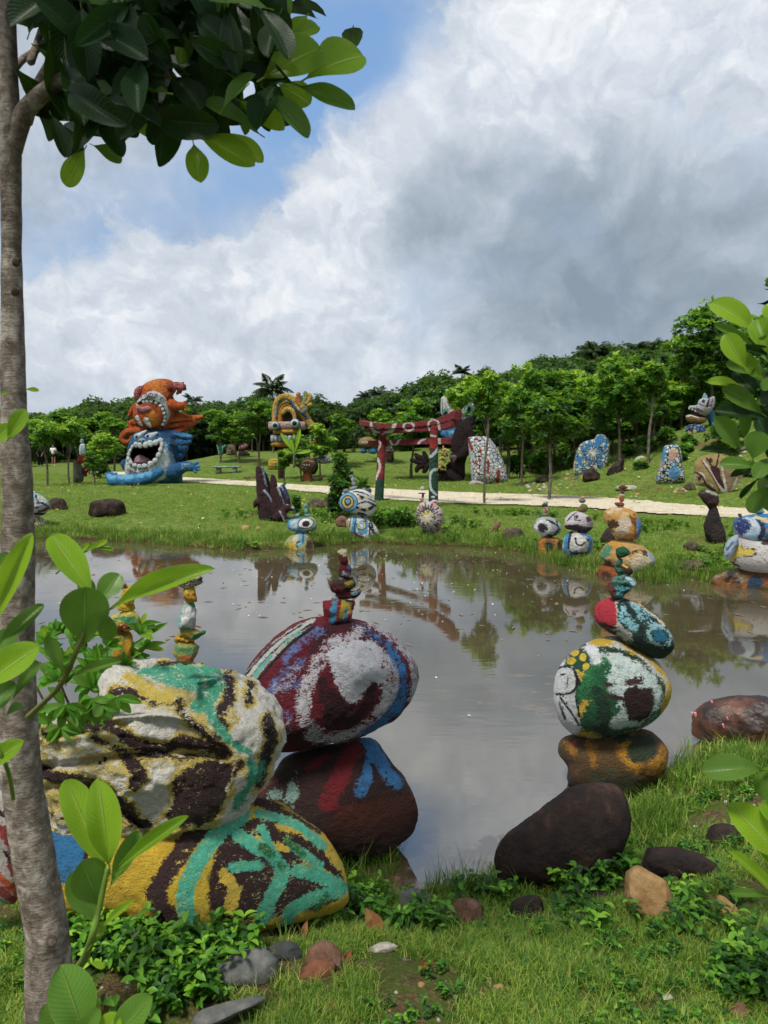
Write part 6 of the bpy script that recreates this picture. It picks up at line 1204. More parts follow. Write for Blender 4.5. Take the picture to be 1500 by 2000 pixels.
def person(px, py, label, hgt, shirt, pants, arm_up, face=0, long_=False):
    g_ = G(px, py); t_ = thing('person', label, 'person', tuple(g_)); b0 = np.array(g_); k = hgt/1.7
    def T(x, y, z):
        c_, s_ = math.cos(face), math.sin(face); return b0 + np.array([(x*c_-y*s_), (x*s_+y*c_), z])*k
    v = [T(0,0,.95), T(0,0,1.15), T(0,.0,1.38), T(0,0,1.47), T(0,-.02,1.57), T(0,-.02,1.66),
         T(-.09,0,.88), T(-.10,.0,.48), T(-.10,.02,.08), T(-.10,-.12,.03), T(.09,0,.88), T(.10,-.02,.48), T(.10,.02,.08), T(.10,-.12,.03),
         T(-.17,0,1.40), T(-.24,.02,1.14), T(-.16,-.18,1.12 if arm_up else .92), T(-.12,-.26,1.16 if arm_up else .80),
         T(.17,0,1.40), T(.24,.02,1.14), T(.14,-.18,1.20 if arm_up else .92), T(.08,-.26,1.26 if arm_up else .80)]
    e = [(0,1),(1,2),(2,3),(3,4),(4,5),(0,6),(6,7),(7,8),(8,9),(0,10),(10,11),(11,12),(12,13),(2,14),(14,15),(15,16),(16,17),(2,18),(18,19),(19,20),(20,21)]
    r_ = [.13,.12,.13,.05,.085,.075,.09,.055,.04,.035,.09,.055,.04,.035,.055,.042,.033,.03,.055,.042,.033,.03]
    r_ = [x*k for x in r_]
    skin_mesh(v, e, r_, SK, 'body', t_)
    skin_mesh([v[0]-[0,0,.06*k], v[1], v[2]+[0,0,.02], v[14], (v[14]*.25+v[15]*.75), v[18], (v[18]*.25+v[19]*.75)], [(0,1),(1,2),(2,3),(3,4),(2,5),(5,6)], [.165*k,.155*k,.155*k,.085*k,.075*k,.085*k,.075*k], shirt, 'shirt', t_)
    lo = .10 if long_ else .55
    skin_mesh([v[0], v[6], v[6]*(lo)+v[7]*(1-lo) if not long_ else v[7], v[10], v[10]*(lo)+v[11]*(1-lo) if not long_ else v[11]] + ([v[8], v[12]] if long_ else []), [(0,1),(1,2),(0,3),(3,4)] + ([(2,5),(4,6)] if long_ else []), [.15*k,.115*k,.10*k,.115*k,.10*k] + ([.09*k,.09*k] if long_ else []), pants, 'trousers' if long_ else 'shorts', t_)
    hh = v[5]; V, Fc = ico(3); V = V*np.array([.10,.105,.11])*k; V[:, 1] += np.where(V[:, 2] < 0, .02, .0); keep = V + hh + np.array([0, .03, .0])*k
    mk('hair', keep, Fc, HR, t_)
    for s_ in (8, 12):
        V, Fc = ico(2); mk('shoe', V*np.array([.05,.13,.045])*k + v[s_] + np.array([0,-.06,-.04])*k, Fc, SHO, t_)
person(105, 910, 'person in loose white shirt and black shorts holding a phone on the far path', 1.66, WSH, DKC, True)
person(79, 911, 'person in dark clothes with a white bag strap standing under far trees', 1.62, DKC, DKC, False, .4, True)
# ------------------------------------------------------------------ vegetation helpers
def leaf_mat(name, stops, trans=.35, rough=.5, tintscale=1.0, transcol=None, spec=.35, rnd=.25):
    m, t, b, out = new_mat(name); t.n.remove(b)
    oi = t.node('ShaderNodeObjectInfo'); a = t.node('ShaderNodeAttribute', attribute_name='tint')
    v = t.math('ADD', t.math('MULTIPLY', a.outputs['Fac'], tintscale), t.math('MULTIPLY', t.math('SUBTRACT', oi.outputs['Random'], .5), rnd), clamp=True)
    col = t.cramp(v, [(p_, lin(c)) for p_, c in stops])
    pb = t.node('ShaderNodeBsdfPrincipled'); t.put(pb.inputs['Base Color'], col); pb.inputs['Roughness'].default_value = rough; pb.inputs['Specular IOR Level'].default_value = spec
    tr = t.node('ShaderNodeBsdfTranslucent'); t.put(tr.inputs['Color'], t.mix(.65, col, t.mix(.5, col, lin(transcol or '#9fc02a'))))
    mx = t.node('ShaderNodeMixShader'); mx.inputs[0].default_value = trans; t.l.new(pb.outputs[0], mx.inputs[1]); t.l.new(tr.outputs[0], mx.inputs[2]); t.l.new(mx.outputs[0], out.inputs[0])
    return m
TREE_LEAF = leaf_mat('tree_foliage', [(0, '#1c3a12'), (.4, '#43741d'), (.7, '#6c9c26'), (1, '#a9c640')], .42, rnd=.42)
WOOD_LEAF = leaf_mat('wood_foliage', [(0, '#12240d'), (.5, '#254618'), (.85, '#3f6626'), (1, '#5c8030')], .3, .6, rnd=.5)
BARK = simple_mat('bark', ['#3a332b', '#5f574b', '#8a8174'], 12, .9, .01, .1, 8, (1, 1, .35))
def leaves_mesh(pos, dirs, nrm, L, Wd, tint, fold=.18, droop=.15):
    """many small folded leaves as one array: 5 verts, 4 tris each"""
    n = len(pos); d = dirs/np.linalg.norm(dirs, axis=1)[:, None]; s = np.cross(d, nrm); s /= np.linalg.norm(s, axis=1)[:, None] + 1e-9; u = np.cross(s, d)
    L = L[:, None]; Wd = Wd[:, None]
    base = pos; tip = pos + d*L - u*L*droop; mid = pos + d*L*.55
    lft = mid + s*Wd + u*Wd*fold; rgt = mid - s*Wd + u*Wd*fold
    V = np.stack([base, lft, tip, rgt, mid], 1).reshape(-1, 3); o = (np.arange(n)*5)[:, None]
    T = np.concatenate([o + np.array([[0, 4, 1]]), o + np.array([[1, 4, 2]]), o + np.array([[2, 4, 3]]), o + np.array([[3, 4, 0]])])
    return V, T, np.repeat(tint, 5)
def rosettes(P0, A, k, L, Wr, rs, spread=(.55, 1.25), tint=None):
    n = len(P0); P_ = np.repeat(P0, k, 0); A_ = np.repeat(A, k, 0); A_ /= np.linalg.norm(A_, axis=1)[:, None]
    ref = rs.normal(size=(n, 3)); ref = np.repeat(ref, k, 0); e1 = np.cross(A_, ref); e1 /= np.linalg.norm(e1, axis=1)[:, None]; e2 = np.cross(A_, e1)
    ph = (np.tile(np.arange(k), n)*2.4 + rs.uniform(-.3, .3, n*k)); th = rs.uniform(*spread, n*k)
    d = A_*np.cos(th)[:, None] + (e1*np.cos(ph)[:, None] + e2*np.sin(ph)[:, None])*np.sin(th)[:, None]
    d[:, 2] -= rs.uniform(-.05, .3, n*k); nn = A_ + rs.normal(size=A_.shape)*.25
    Ls = L*rs.uniform(.7, 1.2, n*k); t_ = np.repeat(tint if tint is not None else rs.random(n), k) + rs.uniform(-.12, .12, n*k)
    return leaves_mesh(P_, d, nn, Ls, Ls*Wr, np.clip(t_, 0, 1))
def crown(seed, h0, h1, w, ncl, nros, L, Wr=.2, k=7, topbias=.5, clr=.34, shape=1.0):
    rs = np.random.default_rng(seed); hc = (h0+h1)/2; hh = (h1-h0)/2
    C = []
    while len(C) < ncl:
        q = rs.uniform(-1, 1, 3)
        if np.linalg.norm(q) < 1 and np.linalg.norm(q) > .25:
            zf = q[2]; ww = w*(1 - .35*max(zf, 0)*shape); C.append([q[0]*ww*.8, q[1]*ww*.8, hc + zf*hh*.82])
    C = np.array(C); r_ = clr*w*rs.uniform(.7, 1.3, ncl); ci = rs.integers(0, ncl, nros)
    d = rs.normal(size=(nros, 3)); d[:, 2] = d[:, 2]*.8 + .35; d /= np.linalg.norm(d, axis=1)[:, None]
    p0 = C[ci] + d*(r_[ci]*rs.uniform(.55, 1.1, nros))[:, None]*np.array([1, 1, .85])
    ax = d*.7 + np.array([0, 0, topbias]) + rs.normal(size=(nros, 3))*.2
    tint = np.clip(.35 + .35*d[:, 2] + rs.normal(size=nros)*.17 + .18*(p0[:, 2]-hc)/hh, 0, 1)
    V, T, tt_ = rosettes(p0, ax, k, L, Wr, rs, tint=tint); return V, T, tt_, C
def trunk_mesh(seed, h0, C, r0, h1):
    rs = np.random.default_rng(seed+5); parts = []
    pts = [(0, 0, -.3), (rs.uniform(-.05, .05), rs.uniform(-.05, .05), h0*.5), (rs.uniform(-.12, .12), rs.uniform(-.12, .12), h0), (rs.uniform(-.15, .15), rs.uniform(-.1, .1), h0+(h1-h0)*.7)]
    parts.append(tube(pts, [r0*1.2, r0, r0*.75, r0*.25], seg=8, smooth_k=4))
    for i in range(min(6, len(C))):
        c = C[i*len(C)//min(6, len(C))]; zb = h0*rs.uniform(.7, 1.0) + max(0, (c[2]-h0))*.3; b0 = np.array([pts[2][0]*.8, pts[2][1]*.8, zb])
        parts.append(tube([b0, b0*.45 + c*.55 + np.array([0, 0, -.05]), c], [r0*.5, r0*.35, r0*.15], seg=6, smooth_k=3))
    return merge(parts)
def raw_mesh(name, V, T, mats, attrs=None, midx=None):
    o = mk(name, V, T, mats[0], base=(0, 0, 0), smooth=False, attrs=attrs, mats=mats, midx=midx); me = o.data; bpy.data.objects.remove(o); return me
TV = []; HB = [1.2, 1.3, 1.15, 1.3, 1.2, 1.25, 2.0, 2.05, 1.9]
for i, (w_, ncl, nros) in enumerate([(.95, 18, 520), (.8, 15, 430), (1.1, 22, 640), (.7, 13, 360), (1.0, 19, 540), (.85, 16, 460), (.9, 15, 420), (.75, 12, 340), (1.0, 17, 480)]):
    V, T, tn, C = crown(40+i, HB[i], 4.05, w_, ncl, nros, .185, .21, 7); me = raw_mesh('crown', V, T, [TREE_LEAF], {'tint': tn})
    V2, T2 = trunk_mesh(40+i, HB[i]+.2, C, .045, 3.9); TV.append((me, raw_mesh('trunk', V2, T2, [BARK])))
def tree(px, by, ty, var, label, group=None, wide=1.0, name='young_tree', cat='tree', Y=None, rot=None, lean=0):
    if Y is None: g_ = G(px, by); x, y = g_[0], g_[1]
    else: x, y = P(px, 900, Y)[0], Y
    z = H1(x, y); top = P(px, ty, y)[2]; h = max(top - z, .4); s = h/4.15
    t_ = thing(name, label, cat, (x, y, z), group); t_.scale = (s*wide, s*wide, s); t_.rotation_euler = (lean, lean*.5, rot if rot is not None else random.uniform(0, 6.28))
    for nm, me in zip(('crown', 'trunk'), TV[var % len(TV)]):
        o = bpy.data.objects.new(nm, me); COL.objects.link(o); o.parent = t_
    return t_
# front saplings, one by one
tree(946, 985, 702, 7, 'tall slim young tree standing alone on the near side of the path', wide=.80, rot=1)
tree(1072, 978, 768, 8, 'leaning young tree on the path verge behind the eyed grey stone', wide=1.25, rot=2.2, lean=.06)
tree(1018, 950, 700, 2, 'bushy tree directly behind the white and red painted cone', wide=.9, rot=.3)
tree(803, 936, 772, 2, 'bright rounded young tree filling the gap inside the red gate', wide=1.5, rot=.7)
tree(738, 905, 792, 0, 'young tree just behind the left post of the red gate', wide=1.3)
tree(660, 915, 800, 5, 'young tree directly behind the dark shrub on the far lawn', wide=1.3)
tree(1127, 905, 712, 0, 'leafy tree rising behind the blue flower disc', wide=1.2)
tree(1266, 905, 690, 7, 'bare stemmed slender tree left of the blue tapering cone', wide=1.2)
tree(1210, 905, 680, 2, 'dark full crowned tree right of the blue flower disc', wide=1.2)
tree(1382, 880, 572, 2, 'tallest dark tree rising over the dragon head at right', wide=1.15, Y=31)
tree(1455, 880, 590, 4, 'tall tree behind the large leaved branch at the right edge', wide=1.2, Y=33)
tree(1330, 880, 640, 0, 'tall crown tree just left of the dragon head', wide=1.1, Y=34)
tree(135, 945, 812, 7, 'thin sapling in front of the stump pedestal path', wide=1.2, rot=2)
tree(92, 950, 800, 6, 'thin dark stemmed sapling closest to the slim trunk at left', wide=1.15)
tree(185, 948, 868, 3, 'small bushy sapling between pedestal and blue monster', wide=1.5)
tree(210, 935, 836, 4, 'rounded sapling left beside the blue monster', wide=1.5)
tree(430, 905, 785, 6, 'yellow green young tree above the stone bench', wide=1.4)
tree(468, 905, 800, 2, 'spreading young tree right of the stone bench', wide=1.2)
tree(506, 912, 778, 8, 'pale stemmed young tree left of the yellow arch face', wide=1.3)
tree(555, 928, 868, 3, 'little bright sapling in front of the striped shell statue', wide=1.7, Y=33.5)
tree(588, 935, 872, 5, 'yellowish sapling in front of the brown beast statue', wide=1.3, Y=34)
tree(625, 925, 820, 0, 'young tree covering the right side of the arch face', wide=1.3, Y=35)
tree(588, 915, 838, 4, 'young tree covering the chin of the arch face', wide=.9, Y=34.5)
tree(556, 1000, 930, 3, 'tiny sapling behind the blue eye stone', wide=.6)
tree(1290, 915, 760, 1, 'thin tree behind the tapering blue cone stone', wide=1.1, Y=29)
tree(1168, 905, 745, 5, 'thin young tree standing behind the flower disc edge', wide=1.1)
ROW = 'young trees of the planted rows before the wood'
rr = random.Random(11)
rows = []
for x in range(-30, 900, 21): rows.append((x + rr.uniform(-8, 8), rr.uniform(896, 912), rr.uniform(792, 822)))
for x in range(-20, 900, 34): rows.append((x + rr.uniform(-10, 10), rr.uniform(910, 922), rr.uniform(806, 840)))
for x in range(900, 1500, 24): rows.append((x + rr.uniform(-8, 8), rr.uniform(890, 902), rr.uniform(720, 765)))
for x in range(990, 1480, 42): rows.append((x + rr.uniform(-10, 10), rr.uniform(900, 910), rr.uniform(750, 800)))
keepout = [(225, 400, 930), (500, 625, 921)]
for i, (x, by, ty) in enumerate(rows):
    Yr_ = 38 if x > 980 else None
    if any(a < x < b_ and by > 905 for a, b_, _ in keepout): by = 903
    if 62 < x < 124: by = 897
    if x < 900:
        Yv = 1.65*F/(by - 870.6); Yv = min(max(Yv, 36), 66)
        if 225 < x < 400 or 500 < x < 625: Yv = max(Yv, 44)
    else: Yv = rr.uniform(33, 46)
    if x > 880: ty += (1400-x)*0.0 - max(0, (x-1000))*.06
    lab = 'young tree in the planted rows %s' % ('at the left of the blue monster' if x < 225 else 'directly behind the two stacked monsters' if x < 400 else 'between the monsters and the yellow arch' if x < 500 else 'behind the yellow arch face' if x < 625 else 'seen between arch face and red gate' if x < 720 else 'behind the red gate' if x < 900 else 'behind the white cone and saplings' if x < 1100 else 'above the right hand painted stones')
    tree(x, by, ty, rr.choice([0, 1, 2, 3, 4, 5, 6, 7, 8]), lab, ROW, wide=rr.uniform(1.15, 1.7), Y=Yv)

# ------------------------------------------------------------------ scatter by geometry nodes (only for what nobody could count)
def scatter(name, pts, rots, scl, meshes, label=None, kind='stuff'):
    n = len(pts); me = bpy.data.meshes.new(name); me.vertices.add(n); me.vertices.foreach_set('co', np.asarray(pts, np.float32).ravel())
    a = me.attributes.new('rot', 'FLOAT_VECTOR', 'POINT'); a.data.foreach_set('vector', np.asarray(rots, np.float32).ravel())
    sc_ = np.asarray(scl, np.float32); sc_ = np.repeat(sc_[:, None], 3, 1) if sc_.ndim == 1 else sc_
    a = me.attributes.new('scl', 'FLOAT_VECTOR', 'POINT'); a.data.foreach_set('vector', sc_.ravel())
    a = me.attributes.new('idx', 'INT', 'POINT'); a.data.foreach_set('value', rng.integers(0, len(meshes), n).astype(np.int32))
    o = bpy.data.objects.new(name, me); COL.objects.link(o)
    c = bpy.data.collections.new(name + '_source')
    for i, m_ in enumerate(meshes):
        s = bpy.data.objects.new('%s_%02d' % (name, i), m_); c.objects.link(s)
    ng = bpy.data.node_groups.new(name, 'GeometryNodeTree'); ng.interface.new_socket('Geometry', in_out='INPUT', socket_type='NodeSocketGeometry'); ng.interface.new_socket('Geometry', in_out='OUTPUT', socket_type='NodeSocketGeometry')
    N = ng.nodes; i_ = N.new('NodeGroupInput'); o_ = N.new('NodeGroupOutput'); ip = N.new('GeometryNodeInstanceOnPoints'); ci = N.new('GeometryNodeCollectionInfo')
    ci.inputs['Collection'].default_value = c; ci.inputs['Separate Children'].default_value = True; ci.inputs['Reset Children'].default_value = True
    def na(nm, ty):
        x = N.new('GeometryNodeInputNamedAttribute'); x.data_type = ty; x.inputs['Name'].default_value = nm; return x.outputs['Attribute']
    e2r = N.new('FunctionNodeEulerToRotation'); L_ = ng.links
    mp_ = N.new('GeometryNodeMeshToPoints'); L_.new(i_.outputs[0], mp_.inputs['Mesh'])
    L_.new(mp_.outputs[0], ip.inputs['Points']); L_.new(ci.outputs[0], ip.inputs['Instance']); ip.inputs['Pick Instance'].default_value = True
    L_.new(na('idx', 'INT'), ip.inputs['Instance Index']); L_.new(na('rot', 'FLOAT_VECTOR'), e2r.inputs[0]); L_.new(e2r.outputs[0], ip.inputs['Rotation']); L_.new(na('scl', 'FLOAT_VECTOR'), ip.inputs['Scale'])
    L_.new(ip.outputs[0], o_.inputs[0])
    md = o.modifiers.new('scatter', 'NODES'); md.node_group = ng
    o['kind'] = kind
    if label: o['label'] = label
    return o
def rand_rot(n, tilt=.12): return np.column_stack([rng.normal(size=n)*tilt, rng.normal(size=n)*tilt, rng.uniform(0, 6.283, n)])

# far wood
WV = []
for i in range(4):
    V, T, tn, C = crown(80+i, 1.5, 6.5, 2.9, 20, 620, .34, .26, 7, clr=.36, shape=.3); V2, T2 = trunk_mesh(80+i, 2.0, C, .11, 6.0)
    Vm, Tm = merge([(V, T), (V2, T2)]); WV.append(raw_mesh('wood_tree', Vm, Tm, [WOOD_LEAF, BARK], {'tint': np.concatenate([tn*.8, np.zeros(len(V2))])}, midx=np.concatenate([np.zeros(len(T)), np.ones(len(T2))])))
wp = []; wsc = []
for _ in range(20000):
    if len(wp) >= 1150: break
    y = 50 + 95*rng.random()**1.5; x = rng.uniform(-.62*y-6, .62*y+8)
    if y + .45*x < 54: continue
    if y < 70 and x < -10 and y < 62: continue
    wp.append((x, y)); wsc.append(rng.uniform(.62, .95)*(1 + .25*(y > 75)))
wp = np.array(wp); wz = Hgt(wp) - .2; wsc = np.array(wsc)
# treeline heights follow the photo: tops just over y=790 at left, 780 centre, 660 at right
def ridge(px): return 9*math.sin(px*.021)+7*math.sin(px*.057+1)+5*math.sin(px*.13)+np.interp(px, [-200, 60, 200, 350, 600, 760, 850, 950, 1080, 1200, 1300, 1400, 1700], [800, 797, 786, 776, 776, 768, 738, 716, 700, 668, 655, 655, 650])
prj = to_px(np.column_stack([wp, wz])); topz = np.array([P(a, ridge(a), y)[2] for a, y in zip(prj[:, 0], wp[:, 1])])
mxs = (topz - wz)/7.0
ok = mxs > .40; jit = rng.uniform(.80, 1.02, len(wsc)); cap_ = 1.0 + .75*sstep(66, 84, wp[:, 1]); wsc = np.where(wp[:, 1] > 66, np.clip(mxs*jit, .4, cap_), np.minimum(wsc, mxs)*jit)
wp, wz, wsc = wp[ok], wz[ok], wsc[ok]
scatter('wood', np.column_stack([wp, wz]), rand_rot(len(wp), .03), np.column_stack([wsc*1.12, wsc*1.12, wsc]), WV, 'dense dark green wood covering the low hill behind the park')

# undergrowth at the edge of the wood
UV = []
for i in range(3):
    V, T, tn, C = crown(95+i, .1, 1.6, .9, 9, 150, .26, .22, 6, clr=.4); UV.append(raw_mesh('undergrowth', V, T, [WOOD_LEAF], {'tint': tn*.7}))
up = []
for _ in range(5000):
    if len(up) > 330: break
    y = rng.uniform(34, 66); x = rng.uniform(-.6*y, .6*y); s_ = y + .45*x
    if s_ < 50 or (x < -6 and y < 60): continue
    up.append((x, y))
up = np.array(up); scatter('undergrowth', np.column_stack([up, Hgt(up)]), rand_rot(len(up), .05), rng.uniform(.6, 1.3, len(up)), UV, 'shrubby undergrowth along the dark edge of the wood')

# palms
FRM = leaf_mat('palm_frond', [(0, '#1a2c14'), (.6, '#2c4420'), (1, '#4a5f2c')], .2)
def frond_mesh(seed):
    rs = np.random.default_rng(seed); n = 34; t_ = np.linspace(.12, 1, n); x = t_*1.0; z = .55*t_ - .75*t_**2.2
    c = np.column_stack([x, 0*x, z]); tg_ = np.gradient(c, axis=0); pos = []; dr = []; L = []
    for s in (-1, 1):
        pos.append(c); dr.append(tg_/np.linalg.norm(tg_, axis=1)[:, None]*.55 + np.array([0, s*.85, -.45]) + rs.normal(size=c.shape)*.08); L.append(.30*np.sin(np.pi*np.clip(t_*.9+.08, 0, 1))+.06)
    pos = np.vstack(pos); dr = np.vstack(dr); L = np.concatenate(L)
    V, T, tn = leaves_mesh(pos, dr, np.tile([0, 0, 1.0], (len(pos), 1)), L, L*.07+.006, rs.random(len(pos)), droop=.35)
    c0 = np.column_stack([np.linspace(0, 1, 8), np.zeros(8), .55*np.linspace(0, 1, 8) - .75*np.linspace(0, 1, 8)**2.2])
    V2, T2 = tube(c0, np.linspace(.022, .006, 8), seg=5, smooth_k=1); Vm, Tm = merge([(V, T), (V2, T2)])
    return raw_mesh('frond', Vm, Tm, [FRM], {'tint': np.concatenate([tn, np.full(len(V2), .4)])})
FRS = [frond_mesh(i) for i in range(3)]
V2, T2 = tube([(0, 0, -1), (.05, 0, -.5), (0, 0, 0)], [.03, .024, .02], seg=8); PTK = raw_mesh('trunk', V2, T2, [BARK])
def palm(px, py, Y, Lpx, label, n=15):
    c = P(px, py, Y); L = Lpx*Y/F; zb = H1(c[0], c[1]); t_ = thing('palm_tree', label, 'palm tree', (c[0], c[1], zb)); rs = random.Random(int(px))
    o = bpy.data.objects.new('trunk', PTK); COL.objects.link(o); o.parent = t_; o.location = (0, 0, c[2]-zb); o.scale = (L*1.6, L*1.6, c[2]-zb)
    for k in range(n):
        f = bpy.data.objects.new('frond', FRS[k % 3]); COL.objects.link(f); f.parent = t_; f.location = (0, 0, c[2]-zb)
        f.rotation_euler = (rs.uniform(-.2, .2), rs.uniform(-.95, .35), 2*math.pi*k/n + rs.uniform(-.2, .2)); s = L*rs.uniform(.85, 1.15); f.scale = (s, s, s)
palm(532, 764, 56, 42, 'coconut palm rising behind the yellow arch face statue')
palm(712, 776, 80, 17, 'small far palm, leftmost of the pair above the torii gate')
palm(738, 770, 84, 24, 'larger far palm above the left end of the torii gate')
palm(902, 730, 84, 22, 'far palm standing up from the ridge above the winged ears')
palm(1160, 690, 70, 30, 'palm crown on the ridge right of centre')
palm(1242, 684, 70, 26, 'palm crown on the ridge near the tall right hand tree')
palm(375, 785, 78, 22, 'palm tips showing right of the orange monster')

# shrub by the gate, banana plant
SHL = leaf_mat('shrub_leaf', [(0, '#16300f'), (.5, '#2c5a1a'), (.8, '#5a8f24'), (1, '#8fbf34')], .35)
def shrub(px, by, ty, wpx, label, seed, n=260, L=.13, name='shrub', k=7, mat=SHL, Wr=.2):
    g_ = G(px, by); h = P(px, ty, g_[1])[2] - g_[2]; w_ = wpx*g_[1]/F
    V, T, tn, C = crown(seed, .02*h, h, w_, 12, n, L, Wr, k, clr=.5, topbias=.8); t_ = thing(name, label, 'shrub', tuple(g_))
    mk('foliage', V + g_, T, mat, t_, smooth=False, attrs={'tint': tn})
    V2, T2 = tube([(0, 0, -.1), (.02, 0, h*.5), (0, 0, h*.9)], [.02, .015, .006], seg=6); mk('stem', V2 + g_, T2, BARK, t_)
shrub(662, 1012, 884, 24, 'dense dark leafy shrub column by the path between hexagon stack and claw', 120, 420, .12)
shrub(578, 1008, 962, 9, 'small leafy seedling shrub behind the eye stone', 121, 40, .12)
shrub(700, 990, 938, 14, 'low long leaved tuft left of the gate foot', 122, 40, .3, k=6, Wr=.1)
shrub(778, 1030, 1004, 26, 'low fern like clump in grass right of the gate foot', 123, 60, .22, k=7, Wr=.1)
shrub(735, 1030, 1000, 16, 'spiky grass clump beside the left gate foot', 124, 40, .22, k=7, Wr=.08)
shrub(196, 935, 905, 20, 'dark rounded bush at the left flank of the blue monster', 125, 180, .14)
shrub(245, 900, 862, 28, 'grey green bush behind the left flank of the blue monster', 126, 240, .16)
shrub(1010, 935, 880, 24, 'dark bush against the painted white cone', 127, 260, .16)
shrub(1050, 925, 870, 26, 'dark bush behind the leaning sapling', 128, 260, .18)
shrub(1100, 920, 868, 22, 'long leaved dark bush left of the flower disc', 129, 200, .22, Wr=.12)
shrub(1420, 875, 820, 34, 'leafy bush growing on the mound behind the dragon neck', 130, 260, .16)
BAN = leaf_mat('banana_leaf', [(0, '#2c5a1c'), (.5, '#467a26'), (1, '#6f9c34')], .4)
def big_leaf_mesh(nx_=14, ny_=7, kind='obovate', bend=.25, fold=.22, seed=0, wave=.0):
    V = []; UV_ = []
    for i in range(nx_):
        t_ = i/(nx_-1)
        if kind == 'obovate':
            t_ = 1 - (1-t_)**1.7 if t_ > 0 else 0; w_ = math.sin(math.pi/2*t_/.62)**1.1 if t_ < .62 else max(0, 1-((t_-.62)/.38)**2.3)**.5
        elif kind == 'oval': w_ = (math.sin(math.pi*min(1, t_**1.05*.98+.01)))**.8
        else: w_ = (math.sin(math.pi*min(1, t_**.8*.97+.02)))**.55
        w_ = max(w_, .03) if i < nx_-1 else .06
        for j in range(ny_):
            s_ = 2*j/(ny_-1) - 1; z = -bend*t_*t_ + fold*abs(s_)*w_*.5 + wave*math.sin(t_*9 + seed + s_*2)*abs(s_)
            V.append((t_, s_*w_, z)); UV_.append((t_, s_*.5+.5))
    T = []
    for i in range(nx_-1):
        for j in range(ny_-1):
            a = i*ny_+j; T += [(a, a+1, a+ny_+1), (a, a+ny_+1, a+ny_)]
    # petiole
    k0 = len(V)
    for x in (-.12, .02):
        for a in range(4): V.append((x, .05*math.cos(a*math.pi/2), .012*math.sin(a*math.pi/2))); UV_.append((0, .5))
    for a in range(4): T += [(k0+a, k0+(a+1) % 4, k0+4+(a+1) % 4), (k0+a, k0+4+(a+1) % 4, k0+4+a)]
    return np.array(V, float), np.array(T), np.array(UV_, float)
def bigleaf_mat(name, c1, c2, c3, rib, trans, rough=.38, under=None, tcol='#a5c030'):
    m, t, b, out = new_mat(name); t.n.remove(b)
    uv = t.node('ShaderNodeUVMap'); sp = t.node('ShaderNodeSeparateXYZ'); t.put(sp.inputs[0], uv.outputs[0]); oi = t.node('ShaderNodeObjectInfo'); tc = t.node('ShaderNodeTexCoord')
    s = t.math('ABSOLUTE', t.math('SUBTRACT', sp.outputs[1], .5))
    col = t.cramp(oi.outputs['Random'], [(0, lin(c1)), (.5, lin(c2)), (1, lin(c3))])
    n = t.noise(tc.outputs['Object'], 3.5, 5, .6); col = t.mix(t.ramp(n, .35, .7), col, t.mix(.5, col, lin(c3)))
    ve = t.math('SINE', t.math('MULTIPLY', t.math('SUBTRACT', sp.outputs[0], t.math('MULTIPLY', s, .55)), 95.0))
    vm = t.ramp(ve, .75, 1.0); col = t.mix(t.math('MULTIPLY', vm, .16), col, lin(rib))
    ribm = t.ramp(s, .012, .032, 1, 0); col = t.mix(t.math('MULTIPLY', ribm, .85), col, lin(rib)); em = t.ramp(s, .478, .494); col = t.mix(t.math('MULTIPLY', em, .5), col, lin(rib))
    if under:
        ge = t.node('ShaderNodeNewGeometry'); col = t.mix(t.math('MULTIPLY', ge.outputs['Backfacing'], .55), col, lin(under))
    # small blemishes
    bl = t.noise(t.vec('ADD', tc.outputs['Object'], (5, 2, 1)), 9, 5, .7); col = t.mix(t.math('MULTIPLY', t.ramp(bl, .70, .74), .7), col, lin('#6a5a24'))
    pb = t.node('ShaderNodeBsdfPrincipled'); t.put(pb.inputs['Base Color'], col); pb.inputs['Roughness'].default_value = rough; pb.inputs['Specular IOR Level'].default_value = .28
    h = t.math('ADD', t.math('MULTIPLY', vm, .5), t.math('MULTIPLY', ribm, -2.0)); bn = t.node('ShaderNodeBump'); bn.inputs['Distance'].default_value = .0015; t.put(bn.inputs['Height'], h); t.put(pb.inputs['Normal'], bn.outputs[0])
    tr = t.node('ShaderNodeBsdfTranslucent'); t.put(tr.inputs['Color'], t.mix(.5, col, lin(tcol)))
    mx = t.node('ShaderNodeMixShader'); mx.inputs[0].default_value = trans; t.l.new(pb.outputs[0], mx.inputs[1]); t.l.new(tr.outputs[0], mx.inputs[2]); t.l.new(mx.outputs[0], out.inputs[0]); return m
LF_Y = bigleaf_mat('young_or_backlit_leaf', '#5f8f1c', '#78a526', '#8fb52e', '#b9cf6a', .5, .32)  # young leaves, and top leaves whose backlit glow is put into the colour
LF_M = bigleaf_mat('mature_leaf', '#1c4412', '#2a5a18', '#3f7a20', '#8fac4a', .36, .34, under='#6f8f3c', tcol='#7fa82a')
LF_D = bigleaf_mat('dark_leaf', '#0e260c', '#163212', '#20421a', '#4c6c30', .16, .45, tcol='#5f8a24')  # darker copy of the mature leaf; crown shade is put into its colour
LF_B = bigleaf_mat('bush_leaf', '#2f6a1c', '#3f7f22', '#5a9a2c', '#9fc060', .35, .35)
LF_DRY = bigleaf_mat('dry_leaf', '#6d3a24', '#8a5230', '#a9744a', '#c09a70', .2, .6, tcol='#b07a40')
LSH = {}
